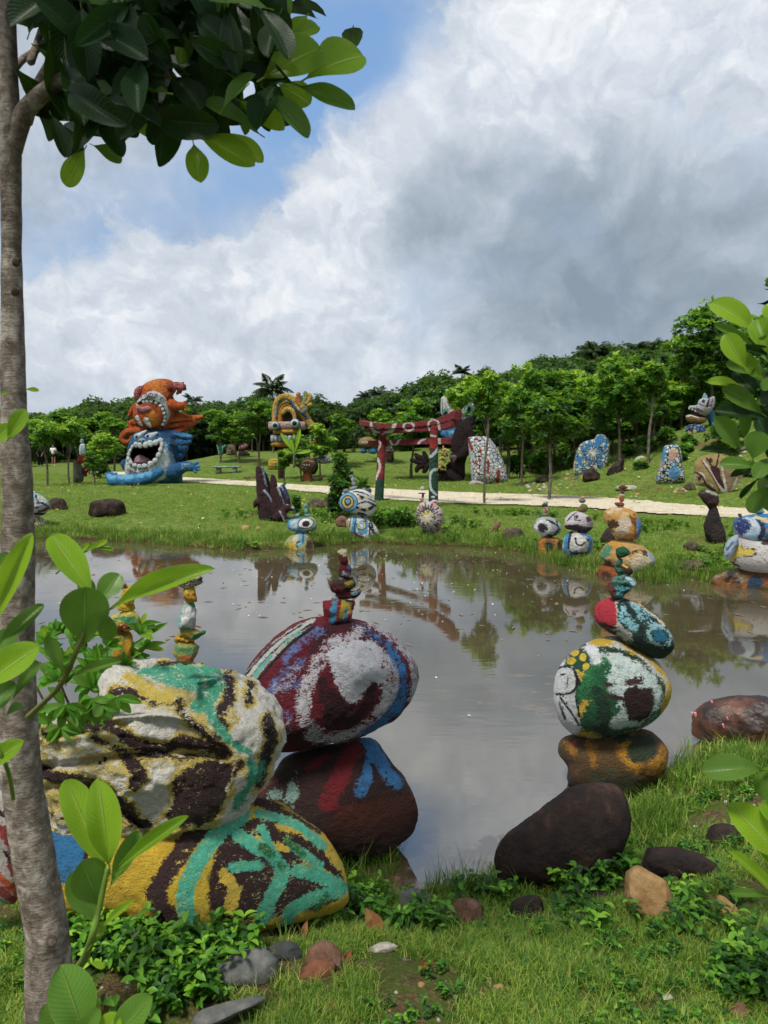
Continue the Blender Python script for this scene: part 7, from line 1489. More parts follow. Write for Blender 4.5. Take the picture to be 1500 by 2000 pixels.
for kd, md_, bend, fold, wv in [('ya', LF_Y, .12, .20, .015), ('yb', LF_Y, .30, .30, .02), ('ma', LF_M, .12, .22, .015), ('mb', LF_M, .32, .30, .02), ('da', LF_D, .15, .25, .02), ('db', LF_D, .30, .35, .02), ('ba', LF_B, .2, .35, .01), ('bb', LF_B, .45, .4, .02), ('dry', LF_DRY, .5, .7, .06), ('flat', LF_Y, .03, .10, .01), ('mflat', LF_M, .03, .10, .01), ('pal', LF_M, .05, .1, .0)]:
    V, T, U = big_leaf_mesh(kind='oval' if kd[0] == 'b' or kd == 'dry' else 'obovate', bend=bend, fold=fold, seed=len(LSH), wave=wv)
    o = mk('leaf', V, T, md_, base=(0, 0, 0), uv=U); LSH[kd] = o.data; bpy.data.objects.remove(o)
def leaf(parent, B, T_, hw, kind, nrm=None, roll=0.0):
    """one leaf from base B to tip T_ (world), half width hw in metres"""
    B = np.asarray(B, float); T_ = np.asarray(T_, float); d = T_ - B; L = np.linalg.norm(d); d = d/L
    n_ = np.array(nrm if nrm is not None else (EYE - B)/np.linalg.norm(EYE-B)*.9 + np.array([0, 0, .45])); n_ = n_ - d*(n_ @ d); n_ /= np.linalg.norm(n_); s = np.cross(n_, d)
    if roll: n_, s = n_*math.cos(roll) + s*math.sin(roll), s*math.cos(roll) - n_*math.sin(roll)
    o = bpy.data.objects.new('leaf', LSH[kind]); COL.objects.link(o)
    M = Matrix([[d[0]*L, s[0]*hw, n_[0]*L, B[0]], [d[1]*L, s[1]*hw, n_[1]*L, B[1]], [d[2]*L, s[2]*hw, n_[2]*L, B[2]], [0, 0, 0, 1]])
    o.parent = parent; pl = Matrix.Translation(-Vector(parent.location)); o.matrix_local = pl @ M; return o
def pleaf(parent, b_, t_, hwpx, kind, Y, dY=0.0, roll=0.0): return leaf(parent, P(b_[0], b_[1], Y), P(t_[0], t_[1], Y+dY), hwpx*Y/F, kind, roll=roll)
g = G(560, 905); tbn = thing('banana_plant', 'small banana plant with two upright leaves before the arch face statue', 'plant', (P(575, 900, 33)[0], 33, H1(P(575, 900, 33)[0], 33)))
for b_, t_, hw in [((574,884),(548,846),4), ((576,884),(586,838),4), ((576,886),(608,880),4), ((573,886),(552,878),4), ((575,886),(566,858),4)]: pleaf(tbn, b_, t_, hw, 'flat', 33)
V, Fc = px_tube([(574,912),(574,898),(575,884)], 33, [2.4,2,1.4], seg=8); mk('stem', V, Fc, BARK, tbn)
for i, (x, by, ty, w_) in enumerate([(1150,898,862,20),(1225,892,868,16),(1262,886,852,18),(1300,868,838,18),(1340,884,868,12),(1330,900,885,10),(1250,915,903,12),(1432,885,862,16),(1462,930,905,16),(1345,872,850,14)]):
    shrub(x, by, ty, w_, 'low wild bush on the right hand slope, %s' % ['behind the flower disc','right of the slanted black rock','under the bare stemmed tree','left above the tapering cone','right behind the tapering cone','between cone and fish head rock','above the pale rubble','behind the fish head rock','right of the fish head rock','just below the dragon jaw'][i], 140+i, 130, .13)
# ------------------------------------------------------------------ foreground tree, left
YT = 1.95
bx = P(95, 2010, YT); tl = thing('sapling_tree', 'slim grey barked tree leaning at the left edge with large glossy leaves overhead', 'tree', (bx[0], YT, H1(bx[0], YT)))
def trunk_bark():
    m, t, b, out = new_mat('grey_bark'); tc = t.node('ShaderNodeTexCoord'); co = tc.outputs['Object']
    n1 = t.noise(co, 28, 8, .7, .3); n2 = t.noise(co, 9, 5, .6); mp = t.node('ShaderNodeMapping'); mp.inputs['Scale'].default_value = (1, 1, 5); t.put(mp.inputs[0], co); n3 = t.noise(mp.outputs[0], 30, 5, .7)
    col = t.cramp(n1, [(.3, lin('#4a4138')), (.5, lin('#776c60')), (.68, lin('#a39a8e'))]); col = t.mix(t.ramp(n2, .52, .62), col, t.cramp(n1, [(.35, lin('#6b5f50')), (.65, lin('#bcb4a8'))]))
    col = t.mix(t.math('MULTIPLY', t.ramp(n3, .58, .68), .6), col, lin('#2e2620'))
    lc = t.noise(t.vec('ADD', co, (2, 4, 1)), 55, 4, .6); col = t.mix(t.math('MULTIPLY', t.ramp(lc, .66, .70), .7), col, lin('#8f9a88'))
    t.put(b.inputs['Base Color'], col); b.inputs['Roughness'].default_value = .9; b.inputs['Specular IOR Level'].default_value = .15
    bump(t, b, t.math('ADD', n1, t.math('MULTIPLY', n3, .8)), .006); return m
TB = trunk_bark()
cl_ = [(100,2080),(98,1990),(95,1900),(88,1800),(68,1680),(45,1540),(35,1400),(33,1250),(35,1100),(34,950),(27,800),(24,600),(22,400),(20,290),(17,150),(14,0),(12,-160)]
rp_ = [54,50,46,42,40,39,37,34,31,27,23,20,19,20,17,15,13]
V, Fc = px_tube(cl_, YT, rp_, seg=24, smooth_k=6)
for _ in range(1): V, Fc = subdiv(V, Fc)
N0 = fbm(V*14, 4)*.0035 + fbm(V*4, 3)*.006; ctr = V.copy(); 
cxs = np.interp(V[:, 2], [P(c[0], c[1], YT)[2] for c in cl_][::-1], [P(c[0], c[1], YT)[0] for c in cl_][::-1]); rad_ = np.column_stack([V[:, 0]-cxs, V[:, 1]-YT, 0*cxs]); rad_ /= np.linalg.norm(rad_, axis=1)[:, None]+1e-9
V = V + rad_*N0[:, None]
for kx, ky, kr, ka in [(100,1838,15,.022),(62,1240,14,.008),(30,515,14,.006),(30,570,12,.008),(60,1545,10,.006)]:
    c = P(kx, ky, YT-.05); d_ = np.linalg.norm(V-c, axis=1); V = V + rad_*(ka*np.exp(-(d_/(kr*YT/F))**2))[:, None] - 0
mk('trunk', V, Fc, TB, tl)
for kx, ky, kr in [(100,1838,11),(32,512,9),(30,570,9)]:
    o = traced(ell(kx, ky, kr, kr*1.1), YT-.062, D=.35, sub=4, rough=.2, fine=.05); mk('knot', o.V, o.F, simple_mat('knot_bark', ['#1c1613', '#4a3d34', '#7c7268'], 60, .9, .003), tl)
def branch(pp, rp, nm='branch', Y=YT, mat=TB, parent=tl, seg=12):
    V, Fc = px_tube(pp, Y, rp, seg=seg, smooth_k=5); V, Fc = subdiv(V, Fc); V = V + (fbm(V*18, 3)*.002)[:, None]; return mk(nm, V, Fc, mat, parent)
branch([(22,290,0),(45,225,0),(80,185,-.02),(130,152,-.05),(175,135,-.08),(240,128,-.05),(330,150,-.1)], [20,17,15,13,11,8,5])
branch([(45,235,0),(75,170,.03),(120,90,.05),(160,40,.08),(190,-20,.1)], [16,12,9,8,7])
branch([(10,160,0),(40,120,.1),(90,80,.15),(150,-10,.2)], [9,7,6,5])
branch([(110,160,.1),(200,175,.2),(280,165,.25),(400,150,.25),(480,150,.2)], [8,6,5,4,3])
branch([(140,60,.1),(260,60,.1),(380,90,.05),(470,100,.0)], [6,5,4,3])
branch([(150,100,.05),(150,180,.0),(155,240,-.05)], [6,4,3])
branch([(60,120,.1),(90,30,.2),(110,-60,.25)], [8,6,5])
rl = random.Random(3)
# overhead leaves seen singly; yellow-green kinds carry the backlight in their colour
TOP = [((515,152),(625,84),38,'ya',0),((600,152),(709,84),40,'yb',.1),((582,168),(690,204),19,'ma',0),((520,178),(607,262),24,'ma',.3),((470,198),(552,246),20,'ya',0),((545,165),(606,198),25,'ya',0),
       ((490,112),(516,2),22,'ma',0),((528,104),(556,-25),24,'ma',.2),((560,80),(624,44),16,'ya',0),((505,60),(470,-30),22,'da',0),((388,262),(492,314),26,'ya',0),((430,258),(515,310),20,'ya',.2),((378,282),(390,348),21,'ya',0),
       ((165,292),(128,362),20,'ya',0),((182,284),(240,312),16,'ma',0),((228,200),(302,262),19,'ya',0),((320,212),(292,282),15,'da',0),((418,196),(442,282),15,'da',.3),((403,158),(416,224),15,'da',0),((342,150),(392,206),26,'da',0),
       ((128,248),(146,308),22,'da',0),((190,238),(240,296),18,'da',0),((100,225),(132,300),18,'da',.3),((215,220),(245,272),15,'da',0),((560,150),(602,118),20,'da',0),((440,140),(508,140),22,'da',0),((480,170),(420,230),18,'da',0),((365,230),(340,262),15,'da',0),((450,160),(485,262),15,'ma',.4),((600,30),(570,70),18,'ya',0)]
for b_, t_, hw, kd, rl_ in TOP: pleaf(tl, b_, t_, hw, kd, 1.85 + rl.uniform(-.08, .08), rl.uniform(-.05, .05), rl_)
# the dense dark mass above
def inside(x, y, poly): return sd_poly(np.array([(x, y)]), poly)[0] > 0
mass = [(40,-60),(70,60),(60,200),(100,250),(160,260),(230,240),(330,240),(450,235),(520,215),(560,150),(540,60),(520,-60)]
n_ = 0
while n_ < 222:
    x, y = rl.uniform(20, 580), rl.uniform(-90, 262)
    if not inside(x, y, mass): continue
    if x < 110 and y > 60 and rl.random() < .5: continue
    a = rl.uniform(0, 2*math.pi) if rl.random() < .5 else rl.uniform(-.3, 1.9); l_ = rl.uniform(78, 125)
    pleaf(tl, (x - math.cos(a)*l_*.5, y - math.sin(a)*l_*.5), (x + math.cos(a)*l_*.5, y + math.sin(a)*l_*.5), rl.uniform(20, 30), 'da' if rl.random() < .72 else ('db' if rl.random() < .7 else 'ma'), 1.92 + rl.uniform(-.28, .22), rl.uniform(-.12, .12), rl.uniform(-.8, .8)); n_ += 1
# rest of the crown above and behind the frame, added to shade its leaves
PV = []
V0, T0, U0 = big_leaf_mesh(6, 3, 'obovate', .15, .25)
rs = np.random.default_rng(77)
for i in range(330):
    c = np.array([rs.uniform(-1.25, .15), rs.uniform(.95, 2.7), rs.uniform(3.0, 3.9)]); 
    if to_px(c[None])[0, 1] > -30 and c[1] < 2.25: continue
    if to_px(c[None])[0, 1] > 120: continue
    a = rs.uniform(0, 6.28); d = np.array([math.cos(a), math.sin(a), rs.uniform(-.3, .3)]); d /= np.linalg.norm(d); n = np.array([rs.normal()*.3, rs.normal()*.3, 1]); n -= d*(n @ d); n /= np.linalg.norm(n); s = np.cross(n, d); L = rs.uniform(.13, .2)
    PV.append((c + V0[:, :1]*d*L + V0[:, 1:2]*s*L*.24 + V0[:, 2:]*n*L, T0))
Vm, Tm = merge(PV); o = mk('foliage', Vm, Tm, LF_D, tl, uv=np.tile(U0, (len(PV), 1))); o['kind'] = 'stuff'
# shoots low on the trunk
STM = simple_mat('green_stem', ['#56702a', '#74903a'], 20, .5, .001)
def stem(pp, rp, Y, parent, nm='twig', mat=STM): V, Fc = px_tube(pp, Y, rp, seg=8, smooth_k=4); return mk(nm, V, Fc, mat, parent)
YA = 1.55
stem([(55,1400,.3),(85,1372,.15),(120,1335,.05),(150,1270,0),(172,1215,0),(190,1190,0)], [7,6,6,5.5,5,4], YA, tl, mat=simple_mat('brown_stem', ['#5a5a2c', '#6f7a34'], 20, .6, .001))
for b_, t_, hw, kd, dY in [((182,1165),(101,1040),29,'ya',.02),((190,1180),(232,1120),24,'ma',.03),((205,1195),(213,1250),18,'mflat',.02),((212,1192),(388,1097),22,'yb',-.02),((165,1258),(166,1148),46,'mflat',-.03),((123,1312),(92,1244),14,'ma',0),((136,1322),(233,1288),10,'ma',0),((185,1175),(160,1130),16,'ma',.05)]:
    pleaf(tl, b_, t_, hw, kd, YA, dY)
YB = 1.45
for b_, t_, hw, kd, dY in [((-25,1240),(55,1046),22,'ya',0),((-45,1180),(18,1078),24,'ma',.05),((-10,1270),(82,1178),16,'ma',.05),((-40,1345),(66,1262),32,'ya',0),((25,1365),(78,1285),14,'ma',.1),((-50,1300),(30,1230),24,'ma',.08),((-40,1510),(38,1448),20,'ya',0),((-60,1420),(25,1330),26,'ma',.05),((10,1400),(50,1370),12,'ma',.1),((-70,1160),(8,1090),20,'ma',.1)]:
    pleaf(tl, b_, t_, hw, kd, YB, dY)
stem([(26,1560,.15),(18,1515,.05),(4,1478,0),(-20,1440,0)], [4.5,4.5,4,4], YB, tl)
stem([(-30,1420,0),(-5,1340,0),(-25,1250,0)], [5,5,4], YB, tl)
YD = 1.50
stem([(152,1890,.3),(166,1870,.1),(180,1830,0),(192,1780,0),(203,1730,0),(211,1695,0)], [10,9,8,7,6,5], YD, tl)
for b_, t_, hw, kd, dY in [((205,1700),(132,1524),34,'ya',.02),((213,1690),(196,1544),34,'yb',-.02),((219,1706),(356,1594),15,'ya',0),((216,1730),(270,1624),20,'ma',.04),((196,1768),(160,1684),38,'mflat',-.03),((190,1800),(140,1706),30,'mflat',.0),((198,1812),(254,1760),8,'ya',0),((175,1850),(205,1800),12,'ya',.03),((176,1880),(205,1888),7,'ya',0)]:
    pleaf(tl, b_, t_, hw, kd, YD, dY)
YE = 1.4
for b_, t_, hw, kd in [((165,2025),(128,1903),46,'mb'),((215,2040),(288,1950),32,'ma'),((140,2050),(90,1966),30,'ma'),((190,2060),(225,1985),30,'ya'),((150,2040),(190,1975),22,'ma')]: pleaf(tl, b_, t_, hw, kd, YE)
# twig tips seen at the trunk's left and right
for b_, t_, hw in [((50,760),(75,762),5),((0,770),(14,766),4),((15,860),(48,800),16),((-20,870),(20,830),16)]: pleaf(tl, b_, t_, hw, 'ya', 1.6)

# ------------------------------------------------------------------ right foreground branch
YR = 1.85; cR = P(1640, 1100, YR)
tr_ = thing('fish_poison_tree', 'big leaved tree branch reaching in from the right edge', 'tree', (cR[0], YR, H1(cR[0], YR)))
tr_.name = 'broad_leaved_tree'
V, Fc = tube([(cR[0]+.05, YR, H1(cR[0], YR)-.1), (cR[0], YR, .8), P(1620, 950, YR), P(1600, 780, YR), P(1590, 600, YR)], [.05, .045, .035, .025, .015], seg=14); mk('trunk', V, Fc, TB, tr_)
for pp in [[(1615,930),(1560,920),(1515,915),(1470,912)], [(1605,830),(1550,850),(1500,860),(1450,878)], [(1600,750),(1540,740),(1500,730)], [(1600,700),(1550,690),(1495,690)], [(1610,960),(1560,970),(1500,950)]]:
    V, Fc = px_tube(pp, YR, [8,6,5,4][:len(pp)] if len(pp) == 4 else [8,6,4], seg=8); mk('branch', V, Fc, TB, tr_)
RT = [((1472,645),(1401,582),25,'yb'),((1500,690),(1478,617),22,'yb'),((1470,674),(1399,632),9,'ma'),((1455,718),(1417,652),20,'ya'),((1490,740),(1440,690),16,'ya'),((1445,752),(1386,742),11,'ya'),((1479,772),(1437,720),19,'da'),((1489,808),(1414,753),17,'ma'),((1496,818),(1399,797),15,'da'),
      ((1443,872),(1402,817),19,'ma'),((1453,856),(1457,804),11,'ma'),((1470,896),(1485,843),23,'ma'),((1443,884),(1371,876),8,'da'),((1477,912),(1407,902),14,'ma'),((1472,914),(1427,928),8,'da'),((1482,934),(1442,974),6,'da'),((1502,948),(1463,999),17,'ma'),((1505,895),(1475,930),16,'ma'),
      ((1515,830),(1478,800),16,'da'),((1520,680),(1470,690),9,'da'),((1530,700),(1455,676),9,'da'),((1525,640),(1500,590),18,'ya'),((1540,870),(1490,840),16,'ma'),((1530,760),(1485,745),14,'ma'),((1530,780),(1480,735),16,'da'),((1500,860),(1480,815),14,'da'),((1540,900),(1500,870),20,'da'),((1540,940),(1490,915),18,'da'),((1530,720),(1500,770),16,'da'),((1545,820),(1500,800),20,'da'),((1550,660),(1510,700),20,'ma'),((1560,960),(1510,980),18,'ma'),((1440,880),(1413,858),5,'ya'),((1490,730),(1420,708),13,'ma'),((1420,800),(1390,790),0,'ma')]
for b_, t_, hw, kd in RT:
    if hw: pleaf(tr_, b_, t_, hw, kd, YR + rl.uniform(-.06, .06), rl.uniform(-.04, .04), rl.uniform(-.2, .2))
for i in range(55):
    x, y = rl.uniform(1510, 1640), rl.uniform(560, 1010); a = rl.uniform(2.0, 4.4); l_ = rl.uniform(60, 95)
    pleaf(tr_, (x, y), (x + math.cos(a)*l_*.6, y - math.sin(a)*l_*.6), rl.uniform(12, 20), rl.choice(['da', 'ma', 'da', 'db']), YR + rl.uniform(-.1, .25), rl.uniform(-.1, .1), rl.uniform(-.5, .5))

# broad leaved plant at the lower right edge
YP = 1.9; cP = P(1545, 1790, YP); tp = thing('broad_leaved_plant', 'plant with broad banana like leaves entering at the lower right edge', 'plant', (cP[0], YP, H1(cP[0], YP)))
V, Fc = px_tube([(1545,2000),(1540,1800),(1530,1600),(1520,1500)], YP, [8,7,6,4], seg=8); mk('stem', V, Fc, STM, tp)
for b_, t_, hw, kd in [((1488,1503),(1382,1496),27,'mb'),((1530,1500),(1484,1560),30,'mb'),((1540,1500),(1490,1502),5,'ya'),((1528,1680),(1450,1580),36,'yb'),((1530,1760),(1437,1664),13,'ya'),((1510,1750),(1427,1742),9,'ma'),((1545,1620),(1490,1570),22,'ya'),((1540,1720),(1495,1650),18,'yb'),((1530,1450),(1570,1400),20,'ma')]: pleaf(tp, b_, t_, hw, kd, YP)
V, Fc = px_tube([(1540,1790),(1510,1755),(1490,1782),(1478,1820)], YP+.02, [5,5,4,3], seg=8); mk('stalk', V, Fc, STM, tp)

# ------------------------------------------------------------------ bush growing behind the cream boulder
YBu = 3.05; cB = P(190, 1420, YBu); tb_ = thing('leafy_bush', 'leafy green bush growing between the slim trunk and the cream boulder', 'bush', (cB[0], YBu, H1(cB[0], YBu)))
bushpoly = [(55,1400),(60,1320),(85,1250),(110,1225),(160,1225),(215,1235),(265,1215),(300,1235),(318,1270),(290,1290),(250,1300),(235,1340),(222,1395),(190,1425),(150,1430),(100,1440)]
for pp in [[(150,1520),(150,1420),(120,1340),(100,1260)], [(160,1520),(180,1420),(200,1340),(240,1275),(290,1240)], [(155,1500),(165,1400),(165,1320),(170,1240)], [(150,1440),(100,1390),(70,1340)], [(190,1380),(240,1310),(270,1290)]]:
    V, Fc = px_tube(pp, YBu, [3.5,3,2.5,1.6,1.2][:len(pp)], seg=6); mk('stem', V, Fc, simple_mat('twig_brown', ['#3a2c20', '#5c4a38'], 30, .8, .001), tb_)
nb = 0
while nb < 62:
    x, y = rl.uniform(55, 320), rl.uniform(1215, 1425)
    if not inside(x, y, bushpoly): continue
    upv = rl.uniform(-.9, .9); Yq_ = (YBu if y < 1345 else 2.62) + rl.uniform(-.22, .18); k = rl.choice([4, 5, 5]); big = 1.0 + .5*(y > 1330)
    for j in range(k):
        a = math.pi/2 + upv + (j-(k-1)/2)*rl.uniform(.55, .8); 
        if y > 1360: a = -math.pi/2 + (j-(k-1)/2)*.7
        l_ = rl.uniform(22, 35)*big
        if nb*5 + j > 290: break
        pleaf(tb_, (x, y), (x + math.cos(a)*l_, y - math.sin(a)*l_*.9), rl.uniform(5, 7.4)*big, rl.choice(['ba', 'ba', 'bb', 'bb', 'ya'] if y < 1300 else ['ba', 'bb', 'ma']), Yq_, rl.uniform(-.04, .02), rl.uniform(-.4, .4))
    nb += 1
# low twig over the water at the left
tw = thing('leafy_twig', 'small leafy twig over the water just right of the slim trunk', 'plant', P(160, 1090, 2.4))
V, Fc = px_tube([(110,1120),(150,1085),(190,1070),(215,1068)], 2.4, [2,1.6,1.2,1], seg=6); mk('stem', V, Fc, STM, tw)
for b_, t_, hw in [((180,1072),(208,1055),6),((190,1070),(222,1072),5),((165,1080),(190,1060),6),((150,1085),(172,1062),6),((200,1070),(214,1080),4),((140,1090),(168,1096),5)]: pleaf(tw, b_, t_, hw, 'ya', 2.4)

# ------------------------------------------------------------------ grass and small plants
GRM = leaf_mat('grass_blades', [(0, '#37591a'), (.35, '#557f26'), (.7, '#84a638'), (1, '#b4b260')], .35, .55, rnd=.5, transcol='#b4c83c')
RDM = leaf_mat('reed_blades', [(0, '#2c4a16'), (.5, '#4a7420'), (.85, '#6f9630'), (1, '#8c8a4c')], .35, .55, rnd=.4)
def clump(seed, n, rad, h, w, mat, bendk=.5, dry=.08):
    rs = np.random.default_rng(seed); V = []; T = []; tn = []
    for i in range(n):
        a = rs.uniform(0, 6.28); r_ = rad*math.sqrt(rs.random()); b0 = np.array([r_*math.cos(a), r_*math.sin(a), -.01]); hh = h*rs.uniform(.45, 1.15); dr = rs.uniform(0, 6.28); be = rs.uniform(.1, 1)*bendk*hh
        d = np.array([math.cos(dr), math.sin(dr), 0]); s = np.array([-d[1], d[0], 0])*w*rs.uniform(.6, 1.2); k = len(V)
        p1 = b0 + d*be*.3 + np.array([0, 0, hh*.55]); p2 = b0 + d*be*1.1 + np.array([0, 0, hh*(1-.25*bendk)])
        V += [b0-s*.6, b0+s*.6, p1-s*.5, p1+s*.5, p2]; T += [(k, k+1, k+3), (k, k+3, k+2), (k+2, k+3, k+4)]; tn += [1.0 if rs.random() < dry else rs.uniform(.1, .85)]*5
    return raw_mesh('grass_clump', np.array(V), np.array(T), [mat], {'tint': np.array(tn)})
GN_ = [clump(300+i, 34, .045, .042, .0020, GRM, 1.0) for i in range(5)] + [clump(310+i, 20, .04, .075, .0022, GRM, .9) for i in range(2)]
TPL = big_leaf_mesh(6, 3, 'oval', .3, .35); TPL = (TPL[0][:18], TPL[1][:20])
def leaves_fine(P0, D_, L_, W_, tint, rs):
    d = D_/np.linalg.norm(D_, axis=1)[:, None]; up = np.tile([0, 0, 1.0], (len(P0), 1)) + rs.normal(size=P0.shape)*.2; s = np.cross(up, d); s /= np.linalg.norm(s, axis=1)[:, None]; n = np.cross(d, s)
    t0, f0 = TPL; V = P0[:, None] + t0[None, :, :1]*(d*L_[:, None])[:, None] + t0[None, :, 1:2]*(s*W_[:, None])[:, None] + t0[None, :, 2:]*(n*L_[:, None])[:, None]
    T = (np.arange(len(P0))*len(t0))[:, None, None] + f0[None]; return V.reshape(-1, 3), T.reshape(-1, 3), np.repeat(tint, len(t0))
def weed(seed, n, h, L, Wr, mat=LF_B, whorl=False):
    rs = np.random.default_rng(seed); P0 = []; D_ = []; parts = []
    for s_ in range(n):
        a = rs.uniform(0, 6.28); r_ = rs.uniform(0, .03); b0 = np.array([r_*math.cos(a), r_*math.sin(a), 0]); tip = b0 + np.array([rs.normal()*.3*h, rs.normal()*.3*h, h*rs.uniform(.6, 1.1)])
        parts.append(tube([b0, (b0+tip)/2, tip], [.0016, .0013, .0008], seg=4, smooth_k=1, cap=False))
        for q in np.linspace(.3, 1, 4):
            c = b0 + (tip-b0)*q; az = rs.uniform(0, 6.28)
            for sg in (0, math.pi) if q < .95 else (0, 2.1, 4.2):
                P0.append(c); D_.append([math.cos(az+sg), math.sin(az+sg), rs.uniform(.1, .6)])
    P0 = np.array(P0); D_ = np.array(D_); L_ = L*rs.uniform(.6, 1.15, len(P0)); V, T, tn = leaves_fine(P0, D_, L_, L_*Wr, rs.uniform(.25, .9, len(P0)), rs)
    Vm, Tm = merge([(V, T)] + parts); return raw_mesh('weed', Vm, Tm, [SHL], {'tint': np.concatenate([tn, np.full(len(Vm)-len(V), .4)])})
WEEDS = [weed(400+i, 3, .035, .020, .27) for i in range(4)]
SPRIG = [weed(410+i, 4, .13, .046, .27) for i in range(5)]
NS = 'small stones scattered on the near lawn'
for i, (x, y, r_, m_, lb) in enumerate([(1065,1762,9,GREY,'small grey stone under the dark boulder leaves'),(690,1812,10,PALE,'pale stone left of the reddish standing leaf'),(640,1925,12,BRST,'brown stone below the rusty leaning stone'),(1135,1960,8,TAN,'ochre pebble low on the lawn right of centre'),(1246,1985,9,PALE,'pale stone at the bottom edge of the lawn'),
    (880,1870,8,TAN,'tan pebble in the middle of the near lawn'),(1060,1858,9,BRST,'brown pebble in the soil patch right of centre'),(812,1965,9,PALE,'pale stone at the bottom centre of the lawn'),(1350,1955,8,GREY,'grey pebble left of the bottom corner wedge'),(545,1965,12,TAN,'tan stone right of the sunken grey slab'),
    (1455,1880,10,TAN,'tan stone in grass at the right edge'),(905,1836,7,PALE,'pale pebble below the reddish dome stone'),(1180,1815,8,TAN,'ochre pebble below the tan upright stone'),(715,1745,10,GREY,'grey stone at the water edge behind leaves'),(770,1722,12,BRST,'brown stone in wet mud at the water edge'),(870,1705,10,MOSSY,'dark wet stone in the shallow mud'),(925,1698,9,BRST,'reddish wet stone beside the leaning boulder')]):
    rock('small_stone', lb, 'stone', ('e', x, y, r_*1.3, r_, rl.uniform(-20, 20)), m_, seed=800+i, group=NS, facets=10, sub=4, sharp=.8)
# keep plants out of the stones
SOL = []
for o in list(bpy.data.objects):
    if o.type == 'MESH' and o.data and o.name.split('.')[0] in ('base_boulder', 'boulder', 'stone', 'side_stone', 'base_stone', 'small_stone') and '_b' in o:
        b0 = np.array(o['_b']); vs_ = np.zeros(len(o.data.vertices)*3, np.float32); o.data.vertices.foreach_get('co', vs_); vv = vs_.reshape(-1, 3) + b0
        z0 = H1(b0[0], b0[1]); lowv = vv[(vv[:, 2] < max(z0, WZ) + .12) & (vv[:, 2] > max(z0, WZ) - .1)]
        if len(lowv) > 3: SOL.append((lowv[:, :2].mean(0), (lowv[:, :2].max(0)-lowv[:, :2].min(0))/2))
def free(q, shrink=.85):
    ok = np.ones(len(q), bool)
    for c, r_ in SOL:
        k_ = .035 if c[1] < 5.5 and r_.max() < .2 else 0
        ok &= (((q-(c-np.array([0, k_*.6])))/(r_*shrink+k_+1e-3))**2).sum(1) > 1
    return ok
def pts_in(n, x0, x1, y0, y1): return np.column_stack([rng.uniform(x0, x1, n), rng.uniform(y0, y1, n)])
def patchy(q, s, o_=0): return fbm(np.column_stack([q*s + o_, q[:, 0]*0]), 3)
# near lawn
q = np.vstack([pts_in(30000, -1.9, 1.9, 1.45, 3.1), pts_in(20000, -2.6, 3.6, 3.1, 6.3)]); sdq = -sd_poly(q, POND)
dens = np.where(q[:, 1] < 3.1, 1, .8)
q = q[(sdq > -.02) & free(q) & (patchy(q, 3.0) > -.07 - .14*rng.random(len(q))) & (rng.random(len(q)) < dens*.85) & (np.abs(q[:, 0]) < q[:, 1]*.62 + .25)]
sdq = -sd_poly(q, POND); hgt_ = 1.0 + .9*sstep(.5, .05, sdq) + .25*sstep(3.0, 3.6, q[:, 1])
scatter('grass', np.column_stack([q, Hgt(q)]), rand_rot(len(q), .15), hgt_*rng.uniform(.7, 1.3, len(q)), GN_, 'short bright green lawn grass of the near bank')
q = pts_in(4200, -1.9, 3.2, 1.5, 5.5); q = q[(-sd_poly(q, POND) > .02) & free(q) & (patchy(q, 2.2, 7) > .12) & (np.abs(q[:, 0]) < q[:, 1]*.62 + .25)]
scatter('low_weeds', np.column_stack([q, Hgt(q)]), rand_rot(len(q), .2), rng.uniform(.7, 1.4, len(q)), WEEDS, 'low broad leaved weeds mixed through the near grass')
# leafy cover round the stones
def px_patch(poly, n, jitter=0):
    out = []; xs = [p_[0] for p_ in poly]; ys = [p_[1] for p_ in poly]
    while len(out) < n:
        x, y = rl.uniform(min(xs), max(xs)), rl.uniform(min(ys), max(ys))
        if inside(x, y, poly): g_ = G(x, y, 12); out.append((g_[0], g_[1]))
    return np.array(out)
cov = np.vstack([px_patch([(130,1800),(200,1790),(300,1815),(380,1850),(470,1845),(560,1820),(640,1790),(700,1765),(690,1800),(600,1840),(520,1860),(420,1900),(330,1920),(230,1910),(150,1880)], 230),
                 px_patch([(980,1712),(1060,1728),(1150,1712),(1225,1690),(1240,1720),(1160,1750),(1060,1770),(985,1745)], 44), px_patch([(760,1790),(870,1790),(960,1800),(940,1830),(830,1835),(770,1825)], 34),
                 px_patch([(640,1775),(760,1772),(830,1775),(780,1805),(660,1810)], 26), px_patch([(1310,1710),(1400,1720),(1480,1820),(1480,1900),(1350,1850),(1310,1800)], 16), px_patch([(1110,1770),(1200,1790),(1300,1830),(1150,1840)], 14),
                 px_patch([(930,1745),(985,1730),(985,1770),(930,1775)], 12), px_patch([(300,1930),(480,1950),(500,2000),(300,2000)], 34), px_patch([(1380,1900),(1500,1880),(1500,2000),(1420,2000)], 26)])
cov = cov[free(cov, .97)]
scatter('leafy_ground_cover', np.column_stack([cov, Hgt(cov)]), rand_rot(len(cov), .22), rng.uniform(.4, .95, len(cov)), SPRIG, 'lush leafy ground cover plants round the foot of the near boulders')
